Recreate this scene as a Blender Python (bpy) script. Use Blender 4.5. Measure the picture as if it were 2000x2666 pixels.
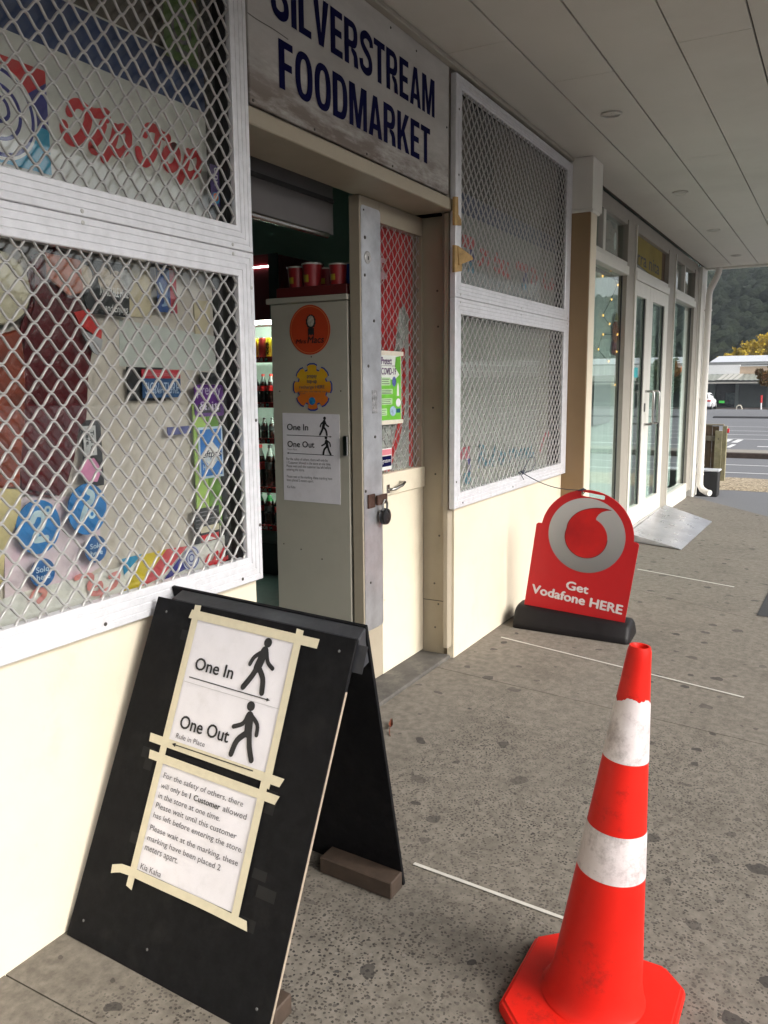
import bpy, bmesh, math, random
import numpy as np
from mathutils import Vector, Matrix

random.seed(7)
scene = bpy.context.scene
COL = scene.collection
for o in list(bpy.data.objects):
    bpy.data.objects.remove(o, do_unlink=True)

# ------------------------------------------------------------------ camera, world, sun, exposure
# X runs along the shop fronts, Y = towards the shops (facade plane at y 1.86), Z up; metres.
CAM_Z = 1.55
F_PX, YAW, PITCH, ROLL = 2148.6, math.radians(29.0207), math.radians(8.7852), math.radians(0.47)
fwd = Vector((math.cos(PITCH) * math.cos(YAW), math.cos(PITCH) * math.sin(YAW), -math.sin(PITCH)))
rgt = Vector((math.sin(YAW), -math.cos(YAW), 0))
dwn = fwd.cross(rgt)
r2 = math.cos(ROLL) * rgt + math.sin(ROLL) * dwn
d2 = -math.sin(ROLL) * rgt + math.cos(ROLL) * dwn
cd = bpy.data.cameras.new('camera')
cam = bpy.data.objects.new('camera', cd)
COL.objects.link(cam)
cd.sensor_fit = 'HORIZONTAL'
cd.sensor_width = 36.0
cd.lens = F_PX / 2000.0 * 36.0
cd.clip_start = 0.02
cd.clip_end = 3000
cam.matrix_world = Matrix(((r2.x, -d2.x, -fwd.x, 0), (r2.y, -d2.y, -fwd.y, 0), (r2.z, -d2.z, -fwd.z, CAM_Z), (0, 0, 0, 1)))
scene.camera = cam

SUN_EL = math.radians(34)
SUN_AZ = math.atan2(-0.99, -0.10)         # from the street side
sun_dir = Vector((math.cos(SUN_EL) * math.cos(SUN_AZ), math.cos(SUN_EL) * math.sin(SUN_AZ), math.sin(SUN_EL)))
world = bpy.data.worlds.new('World')
scene.world = world
world.use_nodes = True
wn = world.node_tree
wn.nodes.clear()
sky = wn.nodes.new('ShaderNodeTexSky')
sky.sky_type = 'NISHITA'
sky.sun_disc = False
sky.sun_elevation = SUN_EL
sky.sun_rotation = math.atan2(sun_dir.x, sun_dir.y)
sky.air_density = 1.0
sky.dust_density = 6.0
sky.ozone_density = 1.0
hsv = wn.nodes.new('ShaderNodeHueSaturation')
hsv.inputs['Saturation'].default_value = 0.22
bg = wn.nodes.new('ShaderNodeBackground')
bg.inputs['Strength'].default_value = 0.15
wo = wn.nodes.new('ShaderNodeOutputWorld')
wn.links.new(sky.outputs[0], hsv.inputs['Color'])
wn.links.new(hsv.outputs[0], bg.inputs['Color'])
wn.links.new(bg.outputs[0], wo.inputs['Surface'])

sl = bpy.data.lights.new('sun', 'SUN')
sl.energy = 0.75
sl.angle = math.radians(28)
sl.color = (1.0, 0.955, 0.88)
so = bpy.data.objects.new('sun', sl)
COL.objects.link(so)
so.rotation_euler = (-sun_dir).to_track_quat('-Z', 'Y').to_euler()

vs = scene.view_settings
vs.view_transform = 'Standard'
vs.look = 'None'
vs.gamma = 1.0
vs.use_curve_mapping = False
vs.exposure = 0.95
cy = scene.cycles
cy.use_denoising = True
cy.max_bounces = 8
cy.transparent_max_bounces = 16
cy.sample_clamp_indirect = 6.0
cy.caustics_reflective = False
cy.caustics_refractive = False

# ------------------------------------------------------------------ materials
def S(r, g, b):
    def f(c):
        c /= 255.0
        return c / 12.92 if c <= 0.04045 else ((c + 0.055) / 1.055) ** 2.4
    return (f(r), f(g), f(b))

MATS = {}
class NT:
    def __init__(self, name):
        self.m = bpy.data.materials.new(name)
        self.m.use_nodes = True
        self.t = self.m.node_tree
        self.b = self.t.nodes['Principled BSDF']
        self.geo = None
    def n(self, kind, **kw):
        x = self.t.nodes.new(kind)
        for k, v in kw.items():
            setattr(x, k, v)
        return x
    def l(self, a, b):
        self.t.links.new(a, b)
    def pos(self):
        if self.geo is None:
            self.geo = self.n('ShaderNodeNewGeometry')
        return self.geo.outputs['Position']
    def noise(self, scale, detail=4, rough=0.55, vec=None):
        x = self.n('ShaderNodeTexNoise')
        x.inputs['Scale'].default_value = scale
        x.inputs['Detail'].default_value = detail
        x.inputs['Roughness'].default_value = rough
        self.l(vec or self.pos(), x.inputs['Vector'])
        return x.outputs['Fac']
    def vor(self, scale, vec=None, feature='F1', dims='3D'):
        x = self.n('ShaderNodeTexVoronoi', feature=feature, voronoi_dimensions=dims)
        x.inputs['Scale'].default_value = scale
        self.l(vec or self.pos(), x.inputs['Vector'])
        return x
    def ramp(self, fac, p0, p1, c0=(0, 0, 0), c1=(1, 1, 1)):
        x = self.n('ShaderNodeValToRGB')
        x.color_ramp.elements[0].position = p0
        x.color_ramp.elements[0].color = (*c0, 1)
        x.color_ramp.elements[1].position = p1
        x.color_ramp.elements[1].color = (*c1, 1)
        self.l(fac, x.inputs['Fac'])
        return x.outputs['Color']
    def math(self, op, a, b=None, c=None):
        x = self.n('ShaderNodeMath', operation=op)
        for i, v in enumerate((a, b, c)):
            if v is None:
                continue
            if isinstance(v, (int, float)):
                x.inputs[i].default_value = v
            else:
                self.l(v, x.inputs[i])
        return x.outputs[0]
    def mix(self, fac, a, b, mode='MIX'):
        x = self.n('ShaderNodeMix', data_type='RGBA', blend_type=mode)
        for i, v in ((0, fac), (6, a), (7, b)):
            if isinstance(v, (int, float)):
                x.inputs[i].default_value = v
            elif isinstance(v, tuple):
                x.inputs[i].default_value = (*v, 1)
            else:
                self.l(v, x.inputs[i])
        return x.outputs[2]
    def stretch(self, sx, sy, sz):
        x = self.n('ShaderNodeMapping')
        x.inputs['Scale'].default_value = (sx, sy, sz)
        self.l(self.pos(), x.inputs['Vector'])
        return x.outputs[0]
    def xyz(self):
        x = self.n('ShaderNodeSeparateXYZ')
        self.l(self.pos(), x.inputs[0])
        return x.outputs
    def bump(self, h, strength=0.3, dist=0.01):
        x = self.n('ShaderNodeBump')
        x.inputs['Strength'].default_value = strength
        x.inputs['Distance'].default_value = dist
        self.l(h, x.inputs['Height'])
        self.l(x.outputs[0], self.b.inputs['Normal'])
    def col(self, c):
        if isinstance(c, tuple):
            self.b.inputs['Base Color'].default_value = (*c, 1)
        else:
            self.l(c, self.b.inputs['Base Color'])
    def rough(self, r):
        if isinstance(r, (int, float)):
            self.b.inputs['Roughness'].default_value = r
        else:
            self.l(r, self.b.inputs['Roughness'])

def paint(name, c, rough=0.5, var=0.12, scale=6.0, metal=0.0, dirt=None, dirt_amt=0.0, dirt_scale=2.2, bump=0.0, bump_scale=60, streak=False, spec=0.5):
    """plain coated surface: base colour, gentle tone variation, optional dirt patches of their own shape"""
    if name in MATS:
        return MATS[name]
    t = NT(name)
    vec = t.stretch(1, 1, 0.18) if streak else None
    n1 = t.noise(scale, 5, 0.6, vec)
    lo = tuple(max(0.0, v * (1 - var)) for v in c)
    hi = tuple(min(1.0, v * (1 + var * 0.6)) for v in c)
    cc = t.ramp(n1, 0.3, 0.7, lo, hi)
    if dirt:
        dn = t.noise(dirt_scale, 8, 0.68)
        m = t.ramp(dn, 0.52, 0.72)
        m = t.math('MULTIPLY', m, dirt_amt)
        cc = t.mix(m, cc, dirt)
    t.col(cc)
    rn = t.noise(scale * 3, 3)
    t.rough(t.math('MULTIPLY_ADD', rn, 0.2, rough - 0.1))
    t.b.inputs['Metallic'].default_value = metal
    t.b.inputs['Specular IOR Level'].default_value = spec
    if bump:
        t.bump(t.noise(bump_scale, 4), bump, 0.004)
    MATS[name] = t.m
    return t.m

def emit(name, c, k):
    t = NT(name)
    t.b.inputs['Base Color'].default_value = (*c, 1)
    t.b.inputs['Emission Color'].default_value = (*c, 1)
    t.b.inputs['Emission Strength'].default_value = k
    MATS[name] = t.m
    return t.m

def glass(name, tint, ior=1.6, rough=0.0):
    m = bpy.data.materials.new(name)
    m.use_nodes = True
    t = m.node_tree
    t.nodes.clear()
    out = t.nodes.new('ShaderNodeOutputMaterial')
    mx = t.nodes.new('ShaderNodeMixShader')
    tr = t.nodes.new('ShaderNodeBsdfTransparent')
    tr.inputs[0].default_value = (*tint, 1)
    gl = t.nodes.new('ShaderNodeBsdfGlossy')
    gl.inputs['Roughness'].default_value = rough
    gl.inputs['Color'].default_value = (0.95, 0.97, 0.97, 1)
    # the same on both sides of the pane: Schlick's curve on the facing angle
    lw = t.nodes.new('ShaderNodeLayerWeight')
    lw.inputs['Blend'].default_value = 0.5
    f0 = ((ior - 1) / (ior + 1)) ** 2
    pw = t.nodes.new('ShaderNodeMath'); pw.operation = 'POWER'
    pw.inputs[1].default_value = 5.0
    ma = t.nodes.new('ShaderNodeMath'); ma.operation = 'MULTIPLY_ADD'
    ma.inputs[1].default_value = 1 - f0
    ma.inputs[2].default_value = f0
    t.links.new(lw.outputs['Facing'], pw.inputs[0])
    t.links.new(pw.outputs[0], ma.inputs[0])
    t.links.new(ma.outputs[0], mx.inputs[0])
    t.links.new(tr.outputs[0], mx.inputs[1])
    t.links.new(gl.outputs[0], mx.inputs[2])
    t.links.new(mx.outputs[0], out.inputs[0])
    MATS[name] = m
    return m

# ------------------------------------------------------------------ mesh helpers
def frame(o, u, v):
    o, u, v = Vector(o), Vector(u).normalized(), Vector(v)
    v = (v - u * v.dot(u)).normalized()
    n = u.cross(v)
    return (o, u, v, n)
FAC = lambda y: frame((0, y, 0), (1, 0, 0), (0, 0, 1))          # facade plane, normal to the street
def P3(fr, a, b, d=0.0):
    return fr[0] + fr[1] * a + fr[2] * b + fr[3] * d

class MB:
    def __init__(self):
        self.v = []
        self.f = []
    def add(self, vs, fs):
        k = len(self.v)
        self.v += [tuple(x) for x in vs]
        self.f += [tuple(i + k for i in f) for f in fs]
        return self
    def box(self, x0, x1, y0, y1, z0, z1):
        v = [(x, y, z) for z in (z0, z1) for y in (y0, y1) for x in (x0, x1)]
        return self.add(v, [(0, 2, 3, 1), (4, 5, 7, 6), (0, 1, 5, 4), (2, 6, 7, 3), (0, 4, 6, 2), (1, 3, 7, 5)])
    def fbox(self, fr, a0, a1, b0, b1, d0, d1):
        v = [P3(fr, a, b, d) for d in (d0, d1) for b in (b0, b1) for a in (a0, a1)]
        return self.add(v, [(0, 2, 3, 1), (4, 5, 7, 6), (0, 1, 5, 4), (2, 6, 7, 3), (0, 4, 6, 2), (1, 3, 7, 5)])
    def prism(self, pts, fr, d0, d1):
        area = sum(pts[i][0] * pts[(i + 1) % len(pts)][1] - pts[(i + 1) % len(pts)][0] * pts[i][1] for i in range(len(pts)))
        if area < 0:
            pts = list(reversed(pts))
        n = len(pts)
        v = [P3(fr, a, b, d0) for a, b in pts] + [P3(fr, a, b, d1) for a, b in pts]
        if d1 < d0:
            v = v[n:] + v[:n]
        f = [tuple(range(n - 1, -1, -1)), tuple(range(n, 2 * n))] + [(i, (i + 1) % n, n + (i + 1) % n, n + i) for i in range(n)]
        return self.add(v, f)
    def flat(self, pts, fr, d):
        area = sum(pts[i][0] * pts[(i + 1) % len(pts)][1] - pts[(i + 1) % len(pts)][0] * pts[i][1] for i in range(len(pts)))
        if area < 0:
            pts = list(reversed(pts))
        return self.add([P3(fr, a, b, d) for a, b in pts], [tuple(range(len(pts)))])
    def ring(self, fr, c, r0, r1, d, n=40, a0=0.0, a1=2 * math.pi):
        v = []
        for i in range(n + 1):
            t = a0 + (a1 - a0) * i / n
            for r in (r0, r1):
                v.append(P3(fr, c[0] + r * math.cos(t), c[1] + r * math.sin(t), d))
        return self.add(v, [(2 * i, 2 * i + 1, 2 * i + 3, 2 * i + 2) for i in range(n)])
    def stroke(self, pts, w, fr, d, sub=4, cap=True):
        """flat pen stroke of width w along a smoothed polyline, with round ends"""
        P = [Vector((p[0], p[1])) for p in pts]
        if len(P) > 2:
            Q = []
            for i in range(len(P) - 1):
                p0, p1, p2, p3 = P[max(i - 1, 0)], P[i], P[i + 1], P[min(i + 2, len(P) - 1)]
                for k in range(sub):
                    t = k / sub
                    Q.append(0.5 * ((2 * p1) + (p2 - p0) * t + (2 * p0 - 5 * p1 + 4 * p2 - p3) * t * t + (3 * p1 - p0 - 3 * p2 + p3) * t ** 3))
            P = Q + [P[-1]]
        L, R = [], []
        for i, p in enumerate(P):
            a, b = P[max(i - 1, 0)], P[min(i + 1, len(P) - 1)]
            t = (b - a)
            t = t.normalized() if t.length > 1e-9 else Vector((1, 0))
            nn = Vector((-t.y, t.x))
            L.append(p + nn * w / 2)
            R.append(p - nn * w / 2)
        v = []
        for a, b in zip(L, R):
            v += [P3(fr, a.x, a.y, d), P3(fr, b.x, b.y, d)]
        f = [(2 * i, 2 * i + 1, 2 * i + 3, 2 * i + 2) for i in range(len(P) - 1)]
        if cap:
            for idx, sgn in ((0, -1), (len(P) - 1, 1)):
                t = (P[1] - P[0]) if idx == 0 else (P[-1] - P[-2])
                t = t.normalized()
                nn = Vector((-t.y, t.x))
                arc = []
                for k in range(7):
                    an = math.pi / 2 - math.pi * k / 6
                    q = P[idx] + nn * math.sin(an) * w / 2 + t * sgn * math.cos(an) * w / 2
                    arc.append(P3(fr, q.x, q.y, d))
                k0 = len(v)
                v += arc
                f.append(tuple(range(k0, k0 + 7)) if sgn < 0 else tuple(range(k0 + 6, k0 - 1, -1)))
        return self.add(v, f)
    def tube(self, pts, r, sides=8, closed=False, cap=True):
        P = [Vector(p) for p in pts]
        n = len(P)
        rr = r if isinstance(r, (list, tuple)) else [r] * n
        up = None
        k0 = len(self.v)
        for i, p in enumerate(P):
            a = P[(i - 1) % n] if closed else P[max(i - 1, 0)]
            b = P[(i + 1) % n] if closed else P[min(i + 1, n - 1)]
            t = (b - a).normalized()
            if up is None:
                up = Vector((0, 0, 1)) if abs(t.z) < 0.9 else Vector((1, 0, 0))
            s = t.cross(up).normalized()
            up = s.cross(t).normalized()
            for k in range(sides):
                an = 2 * math.pi * k / sides
                self.v.append(tuple(p + (s * math.cos(an) + up * math.sin(an)) * rr[i]))
        m = n if closed else n - 1
        for i in range(m):
            for k in range(sides):
                a, b = k0 + i * sides + k, k0 + i * sides + (k + 1) % sides
                c, d = k0 + ((i + 1) % n) * sides + (k + 1) % sides, k0 + ((i + 1) % n) * sides + k
                self.f.append((a, b, c, d))
        if cap and not closed:
            self.f.append(tuple(k0 + k for k in range(sides - 1, -1, -1)))
            self.f.append(tuple(k0 + (n - 1) * sides + k for k in range(sides)))
        return self
    def lathe(self, prof, base, axis=(0, 0, 1), n=24, cap=True):
        """prof: (radius, height) pairs up along axis from base"""
        base, ax = Vector(base), Vector(axis).normalized()
        s = ax.cross(Vector((0, 1, 0)) if abs(ax.y) < 0.9 else Vector((1, 0, 0))).normalized()
        q = ax.cross(s)
        k0 = len(self.v)
        for r, z in prof:
            for k in range(n):
                a = 2 * math.pi * k / n
                self.v.append(tuple(base + ax * z + (s * math.cos(a) + q * math.sin(a)) * r))
        for i in range(len(prof) - 1):
            for k in range(n):
                a, b = k0 + i * n + k, k0 + i * n + (k + 1) % n
                self.f.append((a, b, b + n, a + n))
        if cap:
            self.f.append(tuple(k0 + k for k in range(n - 1, -1, -1)))
            self.f.append(tuple(k0 + (len(prof) - 1) * n + k for k in range(n)))
        return self

def circ(c, r, n=36, a0=0.0, rb=None):
    return [(c[0] + r * math.cos(a0 + 2 * math.pi * i / n), c[1] + (rb or r) * math.sin(a0 + 2 * math.pi * i / n)) for i in range(n)]
def rrect(a0, a1, b0, b1, r, n=5):
    pts = []
    for cx, cy_, s in ((a1 - r, b1 - r, 0), (a0 + r, b1 - r, 1), (a0 + r, b0 + r, 2), (a1 - r, b0 + r, 3)):
        for i in range(n + 1):
            an = math.pi / 2 * (s + i / n)
            pts.append((cx + r * math.cos(an), cy_ + r * math.sin(an)))
    return pts

def thing(name, label, cat, loc=(0, 0, 0), group=None, kind=None):
    o = bpy.data.objects.new(name, None)
    o.empty_display_size = 0.05
    COL.objects.link(o)
    o.location = loc
    tag(o, label, cat, group, kind)
    return o
def tag(o, label=None, cat=None, group=None, kind=None):
    if label: o['label'] = label
    if cat: o['category'] = cat
    if group: o['group'] = group
    if kind: o['kind'] = kind
    return o
def root_loc(p):
    l = Vector((0, 0, 0))
    while p is not None:
        l += p.location
        p = p.parent
    return l
def obj(name, mb, m, parent=None, bevel=0.0, smooth=None, segs=1, kind=None, loc=None, recalc=False):
    """one mesh object from world-space geometry; hangs under parent, or stands alone with its origin at loc"""
    me = bpy.data.meshes.new(name)
    off = root_loc(parent) if parent else Vector(loc or (0, 0, 0))
    me.from_pydata([tuple(Vector(v) - off) for v in mb.v], [], mb.f)
    if bevel or recalc:
        bm = bmesh.new()
        bm.from_mesh(me)
        if recalc:
            bmesh.ops.recalc_face_normals(bm, faces=bm.faces)
        if bevel:
            es = [e for e in bm.edges if len(e.link_faces) == 2 and e.calc_face_angle(0) > 0.6]
            bmesh.ops.bevel(bm, geom=es, offset=bevel, segments=segs, affect='EDGES', clamp_overlap=True)
        bm.to_mesh(me)
        bm.free()
    me.materials.append(m)
    if smooth is not None:
        me.polygons.foreach_set('use_smooth', [True] * len(me.polygons))
        if smooth:
            me.set_sharp_from_angle(angle=math.radians(smooth))
    me.update()
    o = bpy.data.objects.new(name, me)
    COL.objects.link(o)
    if parent:
        o.parent = parent
    else:
        o.location = off
    if kind:
        o['kind'] = kind
    return o
def copy_tree(o, delta, parent=None, label=None):
    c = o.copy()
    COL.objects.link(c)
    if parent:
        c.parent = parent
    else:
        c.location = o.location + Vector(delta)
        if label: c['label'] = label
    for ch in o.children:
        copy_tree(ch, (0, 0, 0), c)
    return c

def text_mb(s, fit, fr, d, bold=0.0, shear=0.0, rot=0):
    """lettering as flat geometry, fitted to (a0, a1, b0, b1) on the frame; rot in quarter turns clockwise"""
    cu = bpy.data.curves.new('lettering', 'FONT')
    cu.body = s
    cu.size = 1.0
    cu.shear = shear
    cu.resolution_u = 3
    cu.fill_mode = 'FRONT'
    cu.space_line = 0.95
    to = bpy.data.objects.new('lettering', cu)
    COL.objects.link(to)
    me = bpy.data.meshes.new_from_object(to.evaluated_get(bpy.context.evaluated_depsgraph_get()))
    co = np.empty(len(me.vertices) * 3)
    me.vertices.foreach_get('co', co)
    co = co.reshape(-1, 3)[:, :2]
    faces = [tuple(p.vertices) for p in me.polygons]
    bpy.data.objects.remove(to)
    bpy.data.curves.remove(cu)
    bpy.data.meshes.remove(me)
    for _ in range(rot):
        co = np.stack([co[:, 1], -co[:, 0]], 1)
    lo, hi = co.min(0), co.max(0)
    a0, a1, b0, b1 = fit
    q = (co - lo) / (hi - lo) * np.array([a1 - a0, b1 - b0]) + np.array([a0, b0])
    mb = MB()
    # heavier weights: the outline struck again a hair to each side, each strike on its own level
    b_ = bold * (b1 - b0)
    for k, (da, db) in enumerate(((0, 0), (b_, 0), (-b_, 0), (0, b_ * 0.7), (0, -b_ * 0.7)) if bold else ((0, 0),)):
        mb.add([P3(fr, a + da, b + db, d + 0.0002 * k) for a, b in q], faces)
    return mb
def block_letter(ch):
    """heavy condensed capital on a unit-high box: (advance width, list of polygons)"""
    s, h = 0.20, 0.155
    R = lambda x0, x1, y0, y1: [(x0, y0), (x1, y0), (x1, y1), (x0, y1)]
    def arc(cx, cy, rx, ry, wx, wy, a0, a1, n=20):
        o = [(cx + rx * math.copysign(abs(math.cos(t)) ** 0.82, math.cos(t)), cy + ry * math.copysign(abs(math.sin(t)) ** 0.82, math.sin(t))) for t in [a0 + (a1 - a0) * i / n for i in range(n + 1)]]
        q = [(cx + (rx - wx) * math.copysign(abs(math.cos(t)) ** 0.82, math.cos(t)), cy + (ry - wy) * math.copysign(abs(math.sin(t)) ** 0.82, math.sin(t))) for t in [a0 + (a1 - a0) * i / n for i in range(n + 1)]]
        return [[o[i], o[i + 1], q[i + 1], q[i]] for i in range(n)]
    hp = math.pi / 2
    if ch == 'I': return 0.20, [R(0, s, 0, 1)]
    if ch == 'L': return 0.48, [R(0, s, 0, 1), R(s, 0.48, 0, h)]
    if ch == 'E': return 0.52, [R(0, s, 0, 1), R(s, 0.51, 0, h), R(s, 0.47, 0.43, 0.43 + h), R(s, 0.51, 1 - h, 1)]
    if ch == 'F': return 0.49, [R(0, s, 0, 1), R(s, 0.45, 0.41, 0.41 + h), R(s, 0.49, 1 - h, 1)]
    if ch == 'T': return 0.56, [R(0.18, 0.38, 0, 1 - h), R(0, 0.56, 1 - h, 1)]
    if ch == 'V': return 0.64, [[(0, 1), (0.21, 1), (0.32, 0.28), (0.43, 1), (0.64, 1), (0.42, 0), (0.22, 0)]]
    if ch == 'A': return 0.66, [[(0, 0), (0.20, 0), (0.33, 0.72), (0.46, 0), (0.66, 0), (0.43, 1), (0.23, 1)], [(0.232, 0.18), (0.428, 0.18), (0.402, 0.32), (0.258, 0.32)]]
    if ch == 'M': return 0.80, [R(0, 0.18, 0, 1), R(0.62, 0.80, 0, 1), [(0.18, 1), (0.18, 0.62), (0.31, 0), (0.49, 0), (0.62, 0.62), (0.62, 1), (0.54, 1), (0.40, 0.34), (0.26, 1)]]
    if ch == 'K': return 0.66, [R(0, s, 0, 1), [(s, 0.30), (s, 0.52), (0.42, 1), (0.64, 1), (0.39, 0.56), (0.66, 0), (0.44, 0), (0.27, 0.40)]]
    if ch == 'O': return 0.64, arc(0.32, 0.5, 0.32, 0.515, 0.19, 0.15, 0, 4 * hp, 36)
    if ch == 'D': return 0.62, [R(0, s, 0, 1), R(s, 0.30, 0, h), R(s, 0.30, 1 - h, 1)] + arc(0.30, 0.5, 0.32, 0.5, 0.19, h, -hp, hp, 20)
    if ch == 'R': return 0.64, [R(0, s, 0, 1), R(s, 0.32, 1 - h, 1), R(s, 0.32, 0.40, 0.40 + h)] + arc(0.32, 0.70, 0.28, 0.30, 0.18, h, -hp, hp, 16) + [[(0.30, 0.40), (0.30, 0.33), (0.41, 0.22), (0.43, 0), (0.63, 0), (0.60, 0.24), (0.54, 0.36), (0.44, 0.40)]]
    if ch == 'S': return 0.60, 'S'
def letters(s, fit, fr, d, m, parent, bold=0.0, name='letter'):
    """one part per capital, set out to fill (a0, a1, b0, b1)"""
    gap = 0.075
    tot = sum(block_letter(c)[0] for c in s) + gap * (len(s) - 1)
    a0, a1, b0, b1 = fit
    kx, ky = (a1 - a0) / tot, b1 - b0
    x = 0.0
    for c in s:
        w, polys = block_letter(c)
        g = MB()
        T_ = lambda q: (a0 + (x + q[0]) * kx, b0 + q[1] * ky)
        if polys == 'S':
            spine = [(0.555, 0.70), (0.50, 0.86), (0.30, 0.925), (0.12, 0.84), (0.105, 0.70), (0.20, 0.59), (0.40, 0.47), (0.495, 0.34), (0.48, 0.16), (0.30, 0.075), (0.10, 0.14), (0.045, 0.31)]
            k0 = len(g.v)
            g.stroke([T_(q) for q in spine], 0.180 * kx, fr, d, sub=6, cap=False)
        else:
            for i, pg in enumerate(polys):
                g.flat([T_(q) for q in pg], fr, d)
        obj(name, g, m, parent)
        x += w + gap
def text(s, fit, fr, d, m, parent, bold=0.0, name='lettering', shear=0.0, rot=0):
    return obj(name, text_mb(s, fit, fr, d, bold, shear, rot), m, parent, kind='stuff')

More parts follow.
